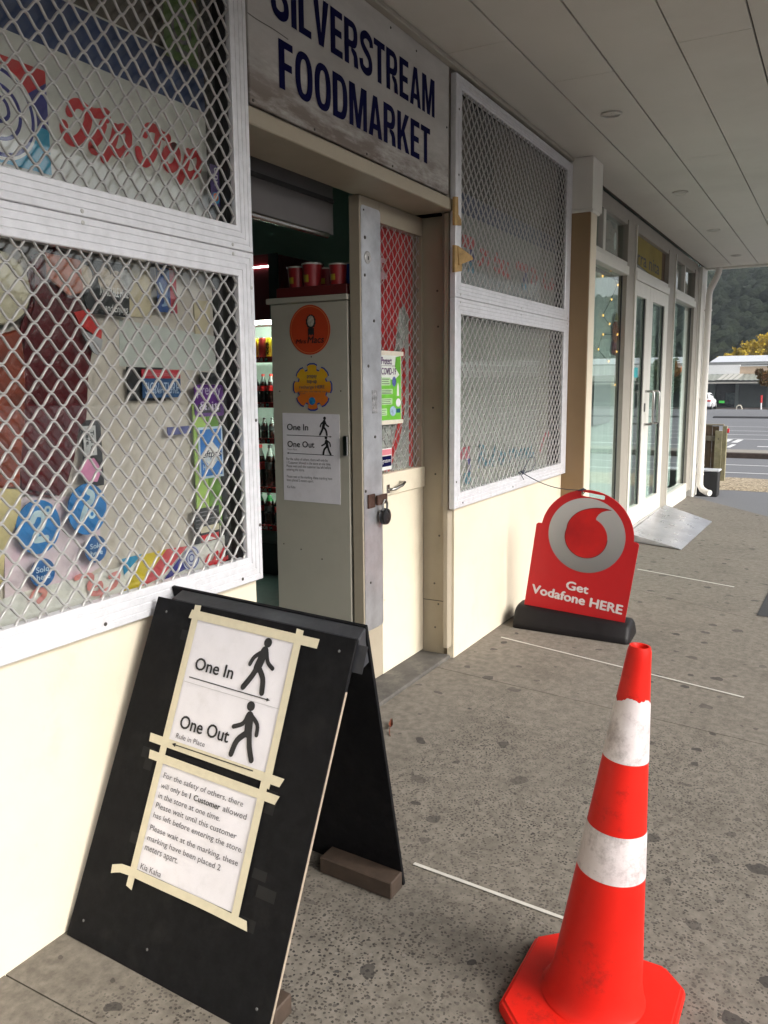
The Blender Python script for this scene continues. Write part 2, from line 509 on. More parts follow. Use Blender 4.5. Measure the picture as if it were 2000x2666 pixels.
# measured outlines on their planes (metres)
TR = {
 'band': [[1.488,2.521],[2.358,2.539],[2.346,2.463],[1.481,2.445]],
 'ygstrip': [[2.149,2.775],[2.301,2.832],[2.283,2.528],[2.144,2.536]],
 'yg_mid': [[2.145,2.651],[2.294,2.701]],
 'board_r': [[2.262,2.441],[2.243,2.13]],
 'logo_sq': [[1.384,2.346],[1.59,2.372],[1.606,2.357],[1.596,2.172]],
 'logo_c': [[1.462,2.234],[1.545,2.256]],
 'tip': [[1.682,2.293],[1.698,2.316],[1.723,2.32],[1.757,2.312],[1.792,2.315],[1.813,2.323]],
 'tiptop': [[[1.681,2.292],[1.695,2.315],[1.718,2.323],[1.748,2.314],[1.78,2.314],[1.813,2.325],[1.816,2.315]],[[1.748,2.31],[1.743,2.279],[1.72,2.241],[1.693,2.219],[1.671,2.221],[1.658,2.241],[1.66,2.254]],[[1.799,2.289],[1.781,2.254],[1.762,2.232],[1.752,2.214],[1.766,2.211]],[[1.804,2.314],[1.812,2.307]],[[1.847,2.292],[1.836,2.258],[1.815,2.222],[1.794,2.196]],[[1.843,2.28],[1.876,2.299],[1.895,2.286],[1.885,2.247],[1.854,2.222],[1.833,2.226]],[[1.96,2.304],[1.979,2.327],[2.013,2.329],[2.036,2.318],[2.061,2.317]],[[2.019,2.318],[2.01,2.286],[1.986,2.243],[1.957,2.22],[1.936,2.229],[1.93,2.249]],[[2.088,2.297],[2.055,2.277],[2.038,2.245],[2.058,2.225],[2.088,2.241],[2.102,2.278],[2.088,2.297]],[[2.151,2.294],[2.137,2.256],[2.116,2.217],[2.104,2.198]],[[2.146,2.278],[2.186,2.302],[2.203,2.281],[2.19,2.243],[2.154,2.223],[2.132,2.23]]],
 'opu': [[2.26,2.273],[2.309,2.275],[2.302,2.145],[2.252,2.147]],
 'opu_c': [[2.278,2.17]],
 'black': [[1.685,1.909],[1.872,1.909],[1.861,1.756],[1.704,1.758],[1.678,1.856]],
 'avail': [[1.75,1.818],[1.866,1.816]],
 'ankers': [[1.786,1.775],[1.862,1.773]],
 'faces': [[1.701,1.858],[1.772,1.859],[1.817,1.854],[1.856,1.861]],
 'bluered': [[1.981,1.922],[2.074,1.917],[2.065,1.782],[1.985,1.782]],
 'bluered_m': [[2.041,1.921],[2.043,1.781]],
 'greyarea': [[1.848,1.751],[2.303,1.719],[2.296,1.599],[1.837,1.612]],
 'yellowpaper': [[1.873,1.923],[1.981,1.922],[1.977,1.764],[1.862,1.761]],
 'yellowpaper2': [[2.176,1.835],[2.258,1.836],[2.252,1.727],[2.178,1.724]],
 'blacksheet': [[1.85,1.609],[2.017,1.609],[2.009,1.504],[1.849,1.507]],
 'signature': [[1.902,1.605],[2.072,1.599],[2.066,1.513],[1.897,1.516]],
 'sig_m': [[1.901,1.578],[2.07,1.571]],
 'darktop': [[2.17,1.597],[2.3,1.593],[2.298,1.555],[2.17,1.559]],
 'prepay': [[2.137,1.554],[2.276,1.554],[2.287,1.445],[2.13,1.449]],
 'greencol': [[2.17,1.591],[2.323,1.589],[2.302,1.21],[2.158,1.225]],
 'eftpos': [[2.145,1.41],[2.268,1.412],[2.267,1.234],[2.141,1.236]],
 'smallblue': [[1.999,1.419],[2.111,1.419],[2.109,1.395],[1.999,1.392]],
 'darkposter': [[2.128,1.237],[2.293,1.217],[2.285,1.079],[2.128,1.102]],
 'darkposter_b': [[2.131,1.23],[2.291,1.213],[2.283,1.062],[2.126,1.086]],
 'creamcard': [[2.173,1.172],[2.271,1.171],[2.269,1.15],[2.172,1.153]],
 'redpack': [[2.177,1.118],[2.267,1.105],[2.265,1.064],[2.175,1.078]],
 'topup': [[1.663,1.457],[1.729,1.454],[1.72,1.258],[1.648,1.266]],
 'topup_w': [[1.656,1.44],[1.707,1.438],[1.7,1.344],[1.649,1.362]],
 'pink1': [[1.632,1.318],[1.654,1.343],[1.688,1.345],[1.701,1.328],[1.712,1.306],[1.694,1.275],[1.654,1.282],[1.634,1.304]],
 'disc1': [[1.478,1.175],[1.407,1.186],[1.484,1.245]],
 'disc2': [[1.642,1.202],[1.572,1.211],[1.649,1.281]],
 'sub1': [[1.481,1.059],[1.442,1.067]],
 'sub2': [[1.664,1.093],[1.628,1.099]],
 'pinkboard': [[1.4,1.239],[1.474,1.26],[1.72,1.225],[1.71,1.016],[1.389,0.924],[1.375,0.928]],
 'yellowbag': [[1.35,1.296],[1.436,1.282],[1.425,1.218],[1.374,1.139],[1.355,1.034],[1.327,1.04]],
 'flag_blue': [[1.784,1.026],[1.869,1.026],[1.79,0.974]],
 'flag_y': [[1.869,1.023],[1.977,1.022],[1.847,0.92],[1.78,0.925]],
 'flag_r': [[1.977,1.022],[2.077,1.015],[1.949,0.935],[1.854,0.921]],
 'flag_n': [[2.043,0.988],[2.064,0.939],[1.955,0.921]],
 'swirl': [[2.09,0.971],[2.138,0.961]],
 'toplow': [[[2.181,0.962],[2.162,0.937],[2.196,0.936],[2.219,0.961]],[[2.224,0.966],[2.205,0.934],[2.24,0.933]],[[2.264,0.976],[2.24,0.945],[2.266,0.934]],[[2.264,0.97],[2.305,0.975],[2.313,0.949],[2.276,0.938]]],
 'redlow': [[[1.606,1.003],[1.636,1.006],[1.665,0.995],[1.651,0.974]],[[1.732,0.981],[1.765,0.984],[1.749,0.952],[1.71,0.941],[1.697,0.929]],[[1.45,0.977],[1.473,0.999],[1.498,0.984],[1.475,0.966]],[[1.65,0.964],[1.694,0.969],[1.685,0.941],[1.655,0.948]]],
 'lowboard': [[1.386,1.054],[1.705,1.032],[2.325,1.001],[2.338,0.908],[2.322,0.79],[1.369,0.858]],
 'whiteboard_r': [[2.157,1.524],[2.127,1.035]],
 'fig_body': [[1.523,1.889],[1.599,1.932],[1.674,1.912],[1.683,1.856],[1.69,1.768],[1.732,1.693],[1.7,1.596],[1.68,1.448],[1.652,1.43],[1.628,1.344],[1.593,1.268],[1.558,1.241],[1.49,1.258],[1.43,1.278],[1.429,1.433],[1.451,1.568],[1.476,1.686],[1.51,1.767]],
 'fig_side': [[1.385,1.677],[1.472,1.702],[1.479,1.61],[1.466,1.458],[1.441,1.338],[1.436,1.286],[1.35,1.296]],
 'fig_ball': [[1.433,1.802],[1.532,1.811],[1.425,1.712]],
 'fig_strap': [[1.639,1.755],[1.69,1.768],[1.736,1.716],[1.731,1.686],[1.658,1.721]],
 'fig_grey': [[1.654,1.71],[1.731,1.684],[1.718,1.637],[1.695,1.646],[1.662,1.694]],
 'fig_strips': [[1.555,1.906],[1.673,1.899],[1.677,1.811],[1.626,1.798],[1.555,1.843]],
 'redgrey': [[3.397,1.952],[3.397,1.952]],
 'rw_band': [[4.304,2.523],[6.118,2.551],[6.126,2.447],[4.306,2.446]],
 'rw_dark': [[4.413,3.096],[4.797,3.182],[4.944,2.608],[4.442,2.48]],
 'rw_board_r': [[6.025,2.367]],
 'rw_sq': [[4.297,2.34],[4.494,2.356],[4.487,2.169]],
 'rw_script1': [[[4.604,2.318],[4.65,2.304],[4.708,2.307]],[[4.639,2.306],[4.629,2.259],[4.562,2.231]],[[4.732,2.276],[4.71,2.223]],[[4.85,2.317],[4.816,2.252],[4.878,2.224],[4.927,2.265],[4.864,2.288]],[[4.964,2.287],[4.941,2.231],[5.005,2.221]],[[5.041,2.283],[5.018,2.217],[5.07,2.214]]],
 'rw_sq2': [[5.184,2.368],[5.398,2.348],[5.378,2.171],[5.193,2.181]],
 'rw_script2': [[[5.489,2.311],[5.566,2.301]],[[5.527,2.306],[5.494,2.225]],[[5.599,2.275],[5.587,2.22]],[[5.773,2.308],[5.761,2.237],[5.846,2.214]],[[5.944,2.281],[5.88,2.218],[5.981,2.243]]],
 'rl_sq': [[4.293,1.196],[4.475,1.179],[4.479,0.991],[4.296,1.006]],
 'rl_script': [[[4.622,1.182],[4.694,1.155],[4.635,1.123],[4.602,1.063]],[[4.636,1.119],[4.696,1.06]],[[4.719,1.117],[4.708,1.072],[4.769,1.067],[4.78,1.112]],[[4.853,1.167],[4.831,1.052]],[[4.931,1.114],[4.972,1.049],[5.038,1.073],[5.01,1.108],[4.931,1.1]],[[5.131,1.118],[5.134,1.05]],[[5.145,1.108],[5.23,1.111],[5.246,1.066]],[[5.26,1.074],[5.346,1.098],[5.348,1.057]],[[5.406,1.099],[5.408,1.058],[5.482,1.098],[5.485,1.052]],[[5.544,1.104],[5.531,1.053],[5.61,1.057]]],
 'rl_heart': [[5.757,1.068],[5.819,1.139],[5.868,1.179],[5.954,1.196],[5.939,1.153]],
 'man1': {"head":[[0.45,0.929],[0.464,0.932]],"torso":[[0.446,0.905],[0.441,0.88],[0.435,0.855]],"arm1":[[0.443,0.904],[0.417,0.883],[0.407,0.861]],"arm2":[[0.454,0.903],[0.466,0.877],[0.486,0.864]],"leg1":[[0.435,0.858],[0.424,0.831],[0.403,0.796]],"leg2":[[0.441,0.856],[0.462,0.831],[0.47,0.794]]},
 'man2': {"head":[[0.445,0.752],[0.459,0.755]],"torso":[[0.449,0.726],[0.453,0.703],[0.457,0.681]],"arm1":[[0.442,0.725],[0.433,0.702],[0.404,0.687]],"arm2":[[0.457,0.727],[0.481,0.709],[0.486,0.683]],"leg1":[[0.453,0.681],[0.427,0.654],[0.418,0.616]],"leg2":[[0.462,0.682],[0.473,0.647],[0.489,0.617]]},
}

# ------------------------------------------------------------------ palette
def wall_paint():
    t = NT('cream_wall_paint')
    c = t.ramp(t.noise(2.5, 6, 0.6), 0.3, 0.7, (0.69, 0.615, 0.475), (0.75, 0.675, 0.535))
    sm = t.ramp(t.noise(3.2, 9, 0.72), 0.56, 0.74)                       # smears
    c = t.mix(t.math('MULTIPLY', sm, 0.30), c, (0.46, 0.39, 0.28))
    sc = t.ramp(t.noise(5.5, 9, 0.8, t.stretch(2.2, 1, 0.7)), 0.64, 0.70)  # scuffs
    c = t.mix(t.math('MULTIPLY', sc, 0.35), c, (0.30, 0.25, 0.19))
    v = t.vor(7.5)
    r = t.n('ShaderNodeSeparateColor'); t.l(v.outputs['Color'], r.inputs[0])
    chip = t.math('MULTIPLY', t.math('LESS_THAN', v.outputs['Distance'], 0.035), t.math('GREATER_THAN', r.outputs[0], 0.72))
    c = t.mix(t.math('MULTIPLY', chip, 0.7), c, (0.22, 0.17, 0.12))
    t.col(c); t.rough(0.5)
    t.bump(t.math('ADD', t.noise(9, 5, 0.6), t.math('MULTIPLY', t.noise(90, 3), 0.15)), 0.12, 0.012)
    MATS['cream_wall_paint'] = t.m
    return t.m
cream = wall_paint()
beige = paint('beige_trim_paint', (0.38, 0.33, 0.25), 0.5, 0.06, 4, dirt=(0.25, 0.2, 0.14), dirt_amt=0.35)
beige_dk = paint('tan_column_paint', (0.26, 0.17, 0.085), 0.6, 0.06, 4)
alu = paint('silver_white_aluminium', (0.74, 0.74, 0.77), 0.38, 0.10, 30, metal=0.25, dirt=(0.45, 0.43, 0.40), dirt_amt=0.25, streak=False)
alu_wire = paint('silver_wire', (0.47, 0.46, 0.45), 0.35, 0.08, 20, metal=0.3)
alu_plate = paint('brushed_plate', (0.60, 0.61, 0.64), 0.36, 0.22, 9, metal=0.75, dirt=(0.3, 0.27, 0.25), dirt_amt=0.3)
white_joinery = paint('white_joinery', (0.74, 0.72, 0.66), 0.4, 0.05, 6)
grey_joinery = paint('grey_joinery', (0.36, 0.33, 0.28), 0.5, 0.06, 6)
black_gap = paint('black_rubber', (0.012, 0.012, 0.013), 0.6)
screw_m = paint('dull_screw', (0.10, 0.09, 0.08), 0.4, metal=0.7)
rivet_m = paint('pale_rivet', (0.5, 0.49, 0.47), 0.35, metal=0.6)
soffit_m = paint('soffit_white', (0.60, 0.58, 0.53), 0.55, 0.04, 2.0, dirt=(0.42, 0.39, 0.34), dirt_amt=0.3, dirt_scale=0.9)
pane_m = glass('window_glass', (0.94, 0.95, 0.94), 1.62)
pane_far = glass('shop_glass', (0.86, 0.93, 0.90), 1.75)
ink_black = paint('black_ink', (0.012, 0.012, 0.014), 0.6)
ink_grey = paint('grey_ink', (0.11, 0.10, 0.11), 0.7)
paper = paint('white_paper', (0.78, 0.76, 0.80), 0.6, 0.05, 9, dirt=(0.55, 0.53, 0.53), dirt_amt=0.3, dirt_scale=14, bump=0.25, bump_scale=18)
navy = paint('navy_paint', (0.003, 0.0035, 0.042), 0.6, 0.05, spec=0.05)
red_ink = paint('red_ink', (0.56, 0.012, 0.02), 0.4)
white_ink = paint('white_ink', (0.75, 0.74, 0.72), 0.5)
dark_room = paint('dark_green_wall', (0.33, 0.46, 0.40), 0.7, 0.05)
white_board = paint('white_display_board', (0.66, 0.65, 0.60), 0.6, 0.08, 3, dirt=(0.5, 0.46, 0.38), dirt_amt=0.4, dirt_scale=5)

def gz(x, y):
    """footpath level: falls to the street and gently away along the shops"""
    return -0.03 * (1.86 - y) - 0.010 * max(0.0, x - 6.2)

# ------------------------------------------------------------------ ground
def concrete():
    t = NT('footpath_concrete')
    x, y, z = t.xyz()
    big = t.noise(0.9, 5, 0.6)
    fine = t.noise(26, 6, 0.65)
    base = t.mix(big, (0.088, 0.077, 0.062), (0.150, 0.131, 0.107))
    base = t.mix(t.ramp(fine, 0.35, 0.72), base, (0.205, 0.182, 0.152))
    # exposed pebbles: strong on the near slab, worn smooth along the wall and past the second joint
    wob = t.math('MULTIPLY', t.math('SUBTRACT', t.noise(2.0, 4), 0.5), 0.5)
    m1 = t.math('SMOOTH_MIN', 1.0, t.math('MAXIMUM', t.math('MULTIPLY', t.math('SUBTRACT', 4.0, t.math('ADD', x, wob)), 2.2), 0.30), 0.05)
    m2 = t.math('MINIMUM', 1.0, t.math('MAXIMUM', t.math('MULTIPLY', t.math('SUBTRACT', 1.62, t.math('ADD', y, wob)), 5.0), 0.06))
    wear = t.ramp(t.noise(1.3, 5, 0.6), 0.30, 0.62, (0.35, 0.35, 0.35), (1, 1, 1))
    mm = t.math('MULTIPLY', t.math('MULTIPLY', m1, m2), wear)
    warp = t.n('ShaderNodeVectorMath', operation='ADD')
    nz = t.n('ShaderNodeTexNoise')
    nz.inputs['Scale'].default_value = 60
    t.l(t.pos(), nz.inputs['Vector'])
    sc = t.n('ShaderNodeVectorMath', operation='SCALE')
    t.l(nz.outputs['Color'], sc.inputs[0])
    sc.inputs['Scale'].default_value = 0.010
    t.l(t.pos(), warp.inputs[0])
    t.l(sc.outputs[0], warp.inputs[1])
    v1 = t.vor(95, warp.outputs[0])
    v2 = t.vor(48, warp.outputs[0])
    rnd1 = t.n('ShaderNodeSeparateColor'); t.l(v1.outputs['Color'], rnd1.inputs[0])
    rnd2 = t.n('ShaderNodeSeparateColor'); t.l(v2.outputs['Color'], rnd2.inputs[0])
    s1 = t.math('MULTIPLY', t.ramp(v1.outputs['Distance'], 0.36, 0.26, (0, 0, 0), (1, 1, 1)) if False else t.math('LESS_THAN', v1.outputs['Distance'], 0.40), t.math('GREATER_THAN', rnd1.outputs[0], 0.30))
    s2 = t.math('MULTIPLY', t.math('LESS_THAN', v2.outputs['Distance'], 0.30), t.math('GREATER_THAN', rnd2.outputs[0], 0.74))
    st1 = t.mix(rnd1.outputs[1], (0.016, 0.014, 0.012), (0.07, 0.058, 0.046))
    st2 = t.mix(rnd2.outputs[1], (0.015, 0.013, 0.012), (0.20, 0.18, 0.155))
    c = t.mix(t.math('MULTIPLY', s1, mm), base, st1)
    c = t.mix(t.math('MULTIPLY', s2, t.math('MULTIPLY', mm, 0.9)), c, st2)
    # trodden gum and spill spots
    wv = t.n('ShaderNodeVectorMath', operation='ADD')
    n3 = t.n('ShaderNodeTexNoise'); n3.inputs['Scale'].default_value = 16; t.l(t.pos(), n3.inputs['Vector'])
    s3 = t.n('ShaderNodeVectorMath', operation='SCALE'); t.l(n3.outputs['Color'], s3.inputs[0]); s3.inputs['Scale'].default_value = 0.06
    t.l(t.pos(), wv.inputs[0]); t.l(s3.outputs[0], wv.inputs[1])
    g = t.vor(5.6, wv.outputs[0], dims='2D')
    gr = t.n('ShaderNodeSeparateColor'); t.l(g.outputs['Color'], gr.inputs[0])
    rad = t.math('MULTIPLY_ADD', t.math('POWER', gr.outputs[1], 2.0), 0.14, 0.035)
    gum = t.math('MULTIPLY', t.math('LESS_THAN', g.outputs['Distance'], rad), t.math('GREATER_THAN', gr.outputs[0], 0.35))
    c = t.mix(t.math('MULTIPLY', gum, t.math('MULTIPLY_ADD', gr.outputs[2], 0.40, 0.45)), c, (0.020, 0.017, 0.016))
    # pale worn and stained blotches
    bl = t.ramp(t.noise(1.7, 8, 0.7), 0.52, 0.70)
    c = t.mix(t.math('MULTIPLY', bl, 0.35), c, (0.055, 0.046, 0.034))
    t.col(c)
    t.rough(0.85)
    hgt = t.math('ADD', t.math('MULTIPLY', fine, 0.4), t.math('MULTIPLY', t.math('SUBTRACT', 1.0, s1), t.math('MULTIPLY', mm, 0.8)))
    t.bump(hgt, 0.35, 0.004)
    return t.m
conc = concrete()

def asphalt_m(name, c0, c1):
    t = NT(name)
    n = t.noise(220, 4, 0.7)
    b = t.noise(0.35, 5, 0.6)
    c = t.mix(b, c0, c1)
    c = t.mix(t.ramp(n, 0.5, 0.75), c, tuple(v * 1.5 for v in c1))
    t.col(c)
    t.rough(0.8)
    t.bump(n, 0.3, 0.004)
    return t.m
asph = asphalt_m('asphalt', (0.105, 0.108, 0.118), (0.145, 0.148, 0.158))
asph2 = asphalt_m('dark_asphalt', (0.022, 0.022, 0.024), (0.035, 0.035, 0.038))

def road_z(x, y):
    if x < 9: return -0.24
    if x < 10.5: return -0.24 + 0.11 * (x - 9) / 1.5
    if x < 15: return -0.13
    return -0.13 - 0.0118 * (x - 15)
xs = [-60, -20, -5, 0, 5, 9, 10.5, 12, 13, 14, 15, 18, 22, 30, 40, 60, 85, 120, 300, 900]
ys = [-900, -300, -120, -60, -30, -10, -1.46, 0, 1.86, 6, 12, 30, 80, 300, 900]
mb = MB()
mb.v = [(x, y, road_z(x, y)) for y in ys for x in xs]
nx = len(xs)
mb.f = [(j * nx + i, j * nx + i + 1, (j + 1) * nx + i + 1, (j + 1) * nx + i) for j in range(len(ys) - 1) for i in range(nx - 1)]
ground = obj('car_park_ground', mb, asph, smooth=0, kind='structure')

footpath = thing('footpath', None, None, (0, 0, 0), kind='structure')
bedding = paint('dark_joint_dirt', (0.03, 0.026, 0.02), 0.9)
# joints as measured: they cross the path slightly askew
J = [(-5.0, -5.0), (-1.6, -1.65), (1.245, 1.26), (3.97, 3.74), (6.55, 5.15), (9.2, 8.0), (12.35, 8.4)]
G_ = 0.0022
wall_y, kerb_y = 1.875, -1.40
def jx(k, y):
    a, b = J[k]
    return a + (b - a) * (1.86 - y) / (1.86 - kerb_y)
for k in range(len(J) - 1):
    rows = [(wall_y + 0.01, -0.35), (-0.35 - G_, kerb_y)]
    for (ya, yb) in rows:
        nn = 8
        V, Fc = [], []
        top = []
        for j in range(nn + 1):
            y = ya + (yb - ya) * j / nn
            for i in range(nn + 1):
                x0, x1 = jx(k, y) + G_, jx(k + 1, y) - G_
                x = x0 + (x1 - x0) * i / nn
                V.append((x, y, gz(x, y)))
        for j in range(nn):
            for i in range(nn):
                a = j * (nn + 1) + i
                Fc.append((a, a + nn + 1, a + nn + 2, a + 1))
        rim = [i for i in range(nn + 1)] + [(j + 1) * (nn + 1) - 1 for j in range(1, nn + 1)] + [nn * (nn + 1) + i for i in range(nn - 1, -1, -1)] + [j * (nn + 1) for j in range(nn - 1, 0, -1)]
        k0 = len(V)
        V += [(V[i][0], V[i][1], V[i][2] - 0.10) for i in rim]
        R = len(rim)
        Fc += [(rim[i], rim[(i + 1) % R], k0 + (i + 1) % R, k0 + i) for i in range(R)]
        m_ = MB(); m_.v = V; m_.f = Fc
        obj('slab', m_, conc, footpath, recalc=True, smooth=30)
m_ = MB()
bz = [(x, y, gz(x, y) - 0.022) for x, y in ((-5, wall_y), (12.2, wall_y), (8.5, kerb_y + 0.05), (-5, kerb_y + 0.05))]
m_.v = bz + [(x, y, z - 0.05) for x, y, z in bz]
m_.f = [(3, 2, 1, 0), (4, 5, 6, 7), (0, 1, 5, 4), (1, 2, 6, 5), (2, 3, 7, 6), (3, 0, 4, 7)]
obj('bedding', m_, bedding, footpath, recalc=True)
# kerb along the street edge
kerb_m = paint('kerb_concrete', (0.25, 0.23, 0.20), 0.85, 0.15, 8)
for k in range(8):
    x0 = -5 + k * 1.75
    m_ = MB().box(x0, x0 + 1.74, kerb_y - 0.16, kerb_y - 0.004, -0.30, gz(x0, kerb_y) - 0.004)
    obj('kerb_stone', m_, kerb_m, footpath, bevel=0.015)

m_ = MB()
m_.v = [(6.05, 0.43, gz(6.05, .43) + 0.004), (7.6, 0.40, gz(7.6, .4) + 0.004), (7.6, -0.7, gz(7.6, -.7) + 0.004), (6.0, -0.7, gz(6.0, -.7) + 0.004)]
m_.f = [(0, 3, 2, 1)]
obj('asphalt_patch', m_, asph2, kind='structure')

# gravel verge past the end of the path, kerb, painted lines
def gravel():
    t = NT('dry_gravel_mulch')
    v = t.vor(38)
    s = t.n('ShaderNodeSeparateColor'); t.l(v.outputs['Color'], s.inputs[0])
    c = t.mix(s.outputs[0], (0.16, 0.12, 0.075), (0.50, 0.42, 0.30))
    t.col(c); t.rough(0.9); t.bump(v.outputs['Distance'], 0.6, 0.02)
    return t.m
m_ = MB()
N1, N2 = 60, 14
for j in range(N2 + 1):
    for i in range(N1 + 1):
        y = -3 + 7.2 * i / N1
        w = j / N2
        x = 13.75 + 0.12 * (2 - y) * 0.6 * 0 + 1.75 * w + 0.10 * math.sin(y * 2.1) * (1 - w) + 0.06 * math.sin(y * 5.3)
        z = -0.13 + 0.05 * math.sin(math.pi * w) ** 0.6 + 0.018 * random.random() * (0 < j < N2)
        m_.v.append((x, y, z + (0.004 if j in (0, N2) else 0)))
m_.f = [(j * (N1 + 1) + i, j * (N1 + 1) + i + 1, (j + 1) * (N1 + 1) + i + 1, (j + 1) * (N1 + 1) + i) for j in range(N2) for i in range(N1)]
o_ = obj('gravel_verge', m_, gravel(), smooth=0, recalc=True)
tag(o_, 'strip of pale dry gravel and mulch at the end of the footpath', 'gravel', kind='stuff')
paint_w = paint('road_paint', (0.72, 0.72, 0.72), 0.6, 0.1, 20)
def mark(x0, x1, y0, y1, skew=0.0):
    m_ = MB()
    q = [(x0, y0), (x0, y1), (x1, y1 + skew), (x1, y0 + skew)]
    m_.v = [(x, y, road_z(x, y) + 0.006) for x, y in q]
    m_.f = [(0, 3, 2, 1)]
    obj('painted_line', m_, paint_w, ground)
for x in (16.7, 18.5, 29.0, 32.0, 35.2, 39.5):
    mark(x, x + (0.09 if x < 20 else 0.14), -4, 4.6)
mark(25.1, 25.35, -3, 2.05)
mark(24.4, 25.9, 2.66, 2.78); mark(24.4, 25.9, 2.90, 3.02)
mark(24.4, 25.9, 2.78, 2.90) if False else None
mark(26.9, 28.7, 2.74, 2.92); mark(26.9, 28.7, 3.05, 3.24)
brown_kerb = paint('brown_kerb_face', (0.06, 0.042, 0.034), 0.9, 0.3, 12)
kb = thing('kerb', None, None, (20.6, 0, road_z(20.6, 0)), kind='structure')
z_ = road_z(20.6, 0)
obj('kerb_face', MB().box(20.55, 20.70, -6, 6, z_ - 0.05, z_ + 0.12), brown_kerb, kb, bevel=0.01)
obj('kerb_top', MB().box(20.704, 21.6, -6, 6, z_ - 0.05, z_ + 0.125), kerb_m, kb)
z_ = road_z(53, 0)
obj('dark_bar', MB().box(52.6, 53.4, -12, 6.8, z_ - 0.05, z_ + 0.10), asph2, bevel=0.05, kind='structure')  # low dark bar across the car park

# ------------------------------------------------------------------ food market building
WY = 1.86
mk = thing('shop_building', 'cream painted corner food shop with barred windows and a sliding door', 'shop', (3.2, 2.5, 0))
def wbox(name, m, *b, bevel=0.0, parent=None):
    return obj(name, MB().box(*b), m, parent or mk, bevel=bevel)
wbox('wall', cream, -5.0, 2.372, WY, 1.94, -0.12, 0.865)              # under the near window
wbox('wall', cream, -5.0, 0.05, WY, 1.94, 0.867, 3.3)
wbox('wall', cream, 4.158, 6.148, WY, 1.90, -0.12, 0.868)               # under the far window
wbox('wall', cream, 2.30, 2.372, 1.862, 1.94, 0.867, 3.3)
wbox('wall', grey_joinery, 4.16, 4.204, 1.862, 1.94, 0.87, 3.3)
wbox('door_jamb', beige, 4.178, 4.30, 1.925, 2.12, 0.0, 2.437, bevel=0.004)
wbox('door_jamb', beige, 2.30, 2.37, 1.942, 2.12, 0.0, 2.437, bevel=0.004)
jamb = wbox('jamb_trim', beige, 4.10, 4.155, 1.872, 1.90, 0.07, 2.436, bevel=0.003)
wbox('corner_post', grey_joinery, 4.055, 4.157, 1.868, 1.93, 2.442, 3.15)
for (yy, zz) in ((1.97, 1.86), (2.0, 1.42), (1.985, 1.05), (1.96, 0.70), (1.99, 0.42), (1.965, 0.30), (1.985, 0.16), (1.975, 2.05)):
    obj('screw', MB().lathe([(0.006, 0), (0.006, 0.002)], (4.178, yy, zz), (-1, 0, 0), 8), screw_m, mk)
obj('jamb_seam', MB().box(4.1765, 4.1775, 1.927, 2.06, 0.318, 0.322), black_gap, mk)
lin = obj('lintel', MB().box(2.374, 4.10, 1.845, 2.10, 2.438, 2.497), beige, mk, bevel=0.004)
wbox('wall', grey_joinery, 2.374, 4.055, 1.90, 2.10, 2.50, 3.3)
step_m = paint('dark_worn_step', (0.085, 0.078, 0.07), 0.85, 0.3, 7, dirt=(0.22, 0.2, 0.17), dirt_amt=0.5, dirt_scale=9)
obj('door_step', MB().box(2.374, 4.157, 1.878, 2.14, -0.08, 0.018), step_m, mk, bevel=0.006)
# interior shell
wbox('floor', paint('shop_floor', (0.03, 0.06, 0.05), 0.5), -5, 6.14, 2.142, 7.0, -0.1, 0.0)
wbox('rear_wall', dark_room, -5, 6.14, 7.0, 7.1, 0, 3.3)
wbox('side_wall', dark_room, 6.06, 6.14, 2.125, 6.998, 0.001, 3.3)
wbox('side_wall', dark_room, -5.1, -5.0, 1.941, 6.998, 0, 3.3)
wbox('ceiling', paint('shop_ceiling', (0.30, 0.32, 0.30), 0.7), -5, 6.058, 2.126, 6.998, 3.2, 3.3)
wbox('ceiling', dark_room, -5.2, 12.8, 1.90, 7.1, 3.302, 3.4)
# window reveals (dark lining behind the glass)
lining = paint('dark_window_lining', (0.02, 0.019, 0.018), 0.8)
wbox('window_lining', lining, -0.0, 2.299, 2.20, 2.22, 0.80, 3.2)
wbox('window_lining', lining, 2.282, 2.299, 1.863, 2.198, 0.868, 3.2)
wbox('window_lining', lining, 4.205, 6.05, 2.20, 2.22, 0.80, 3.2)
wbox('window_lining', lining, 6.031, 6.05, 1.863, 2.198, 0.868, 3.2)
wbox('window_sill', white_joinery, 0.0, 2.281, 1.945, 2.198, 0.84, 0.868)
wbox('window_sill', white_joinery, 4.205, 6.03, 1.905, 2.198, 0.84, 0.868)
for (a, b) in ((0.06, 2.28), (4.21, 6.03)):
    for (z0, z1) in ((0.90, 1.99), (2.02, 3.10)):
        obj('window_pane', MB().box(a, b, 1.870, 1.874, z0, z1), pane_m, mk)

# ------------------------------------------------------------------ security grilles
def rail(mb, a0, a1, z0, z1, y_out, depth, horizontal=True, miter=(0, 0)):
    """extruded aluminium rail with grooves along its length"""
    w = z1 - z0
    prof = [(0, 0), (0, depth)]
    ng = 4
    prof = []
    for g in range(ng):
        s0 = w * g / ng
        s1 = w * (g + 1) / ng
        prof += [(s0 + 0.0015, depth - 0.0025), (s0 + 0.0028, depth), (s1 - 0.0028, depth), (s1 - 0.0015, depth - 0.0025)]
    prof = [(0, 0), (0, depth - 0.0025)] + prof[1:-1] + [(w, depth - 0.0025), (w, 0)]
    n = len(prof)
    V = []
    for end, (p, ms) in enumerate(((a0, miter[0]), (a1, miter[1]))):
        for s, d in prof:
            q = p + (ms * s if ms >= 0 else ms * (s - w) * 1)
            if horizontal:
                V.append((q, y_out + depth - d, z0 + s))
            else:
                V.append((z0 + s, y_out + depth - d, q))
    Fc = [(i, (i + 1) % n, n + (i + 1) % n, n + i) for i in range(n)] + [tuple(range(n)), tuple(range(2 * n - 1, n - 1, -1))]
    mb.add(V, Fc)
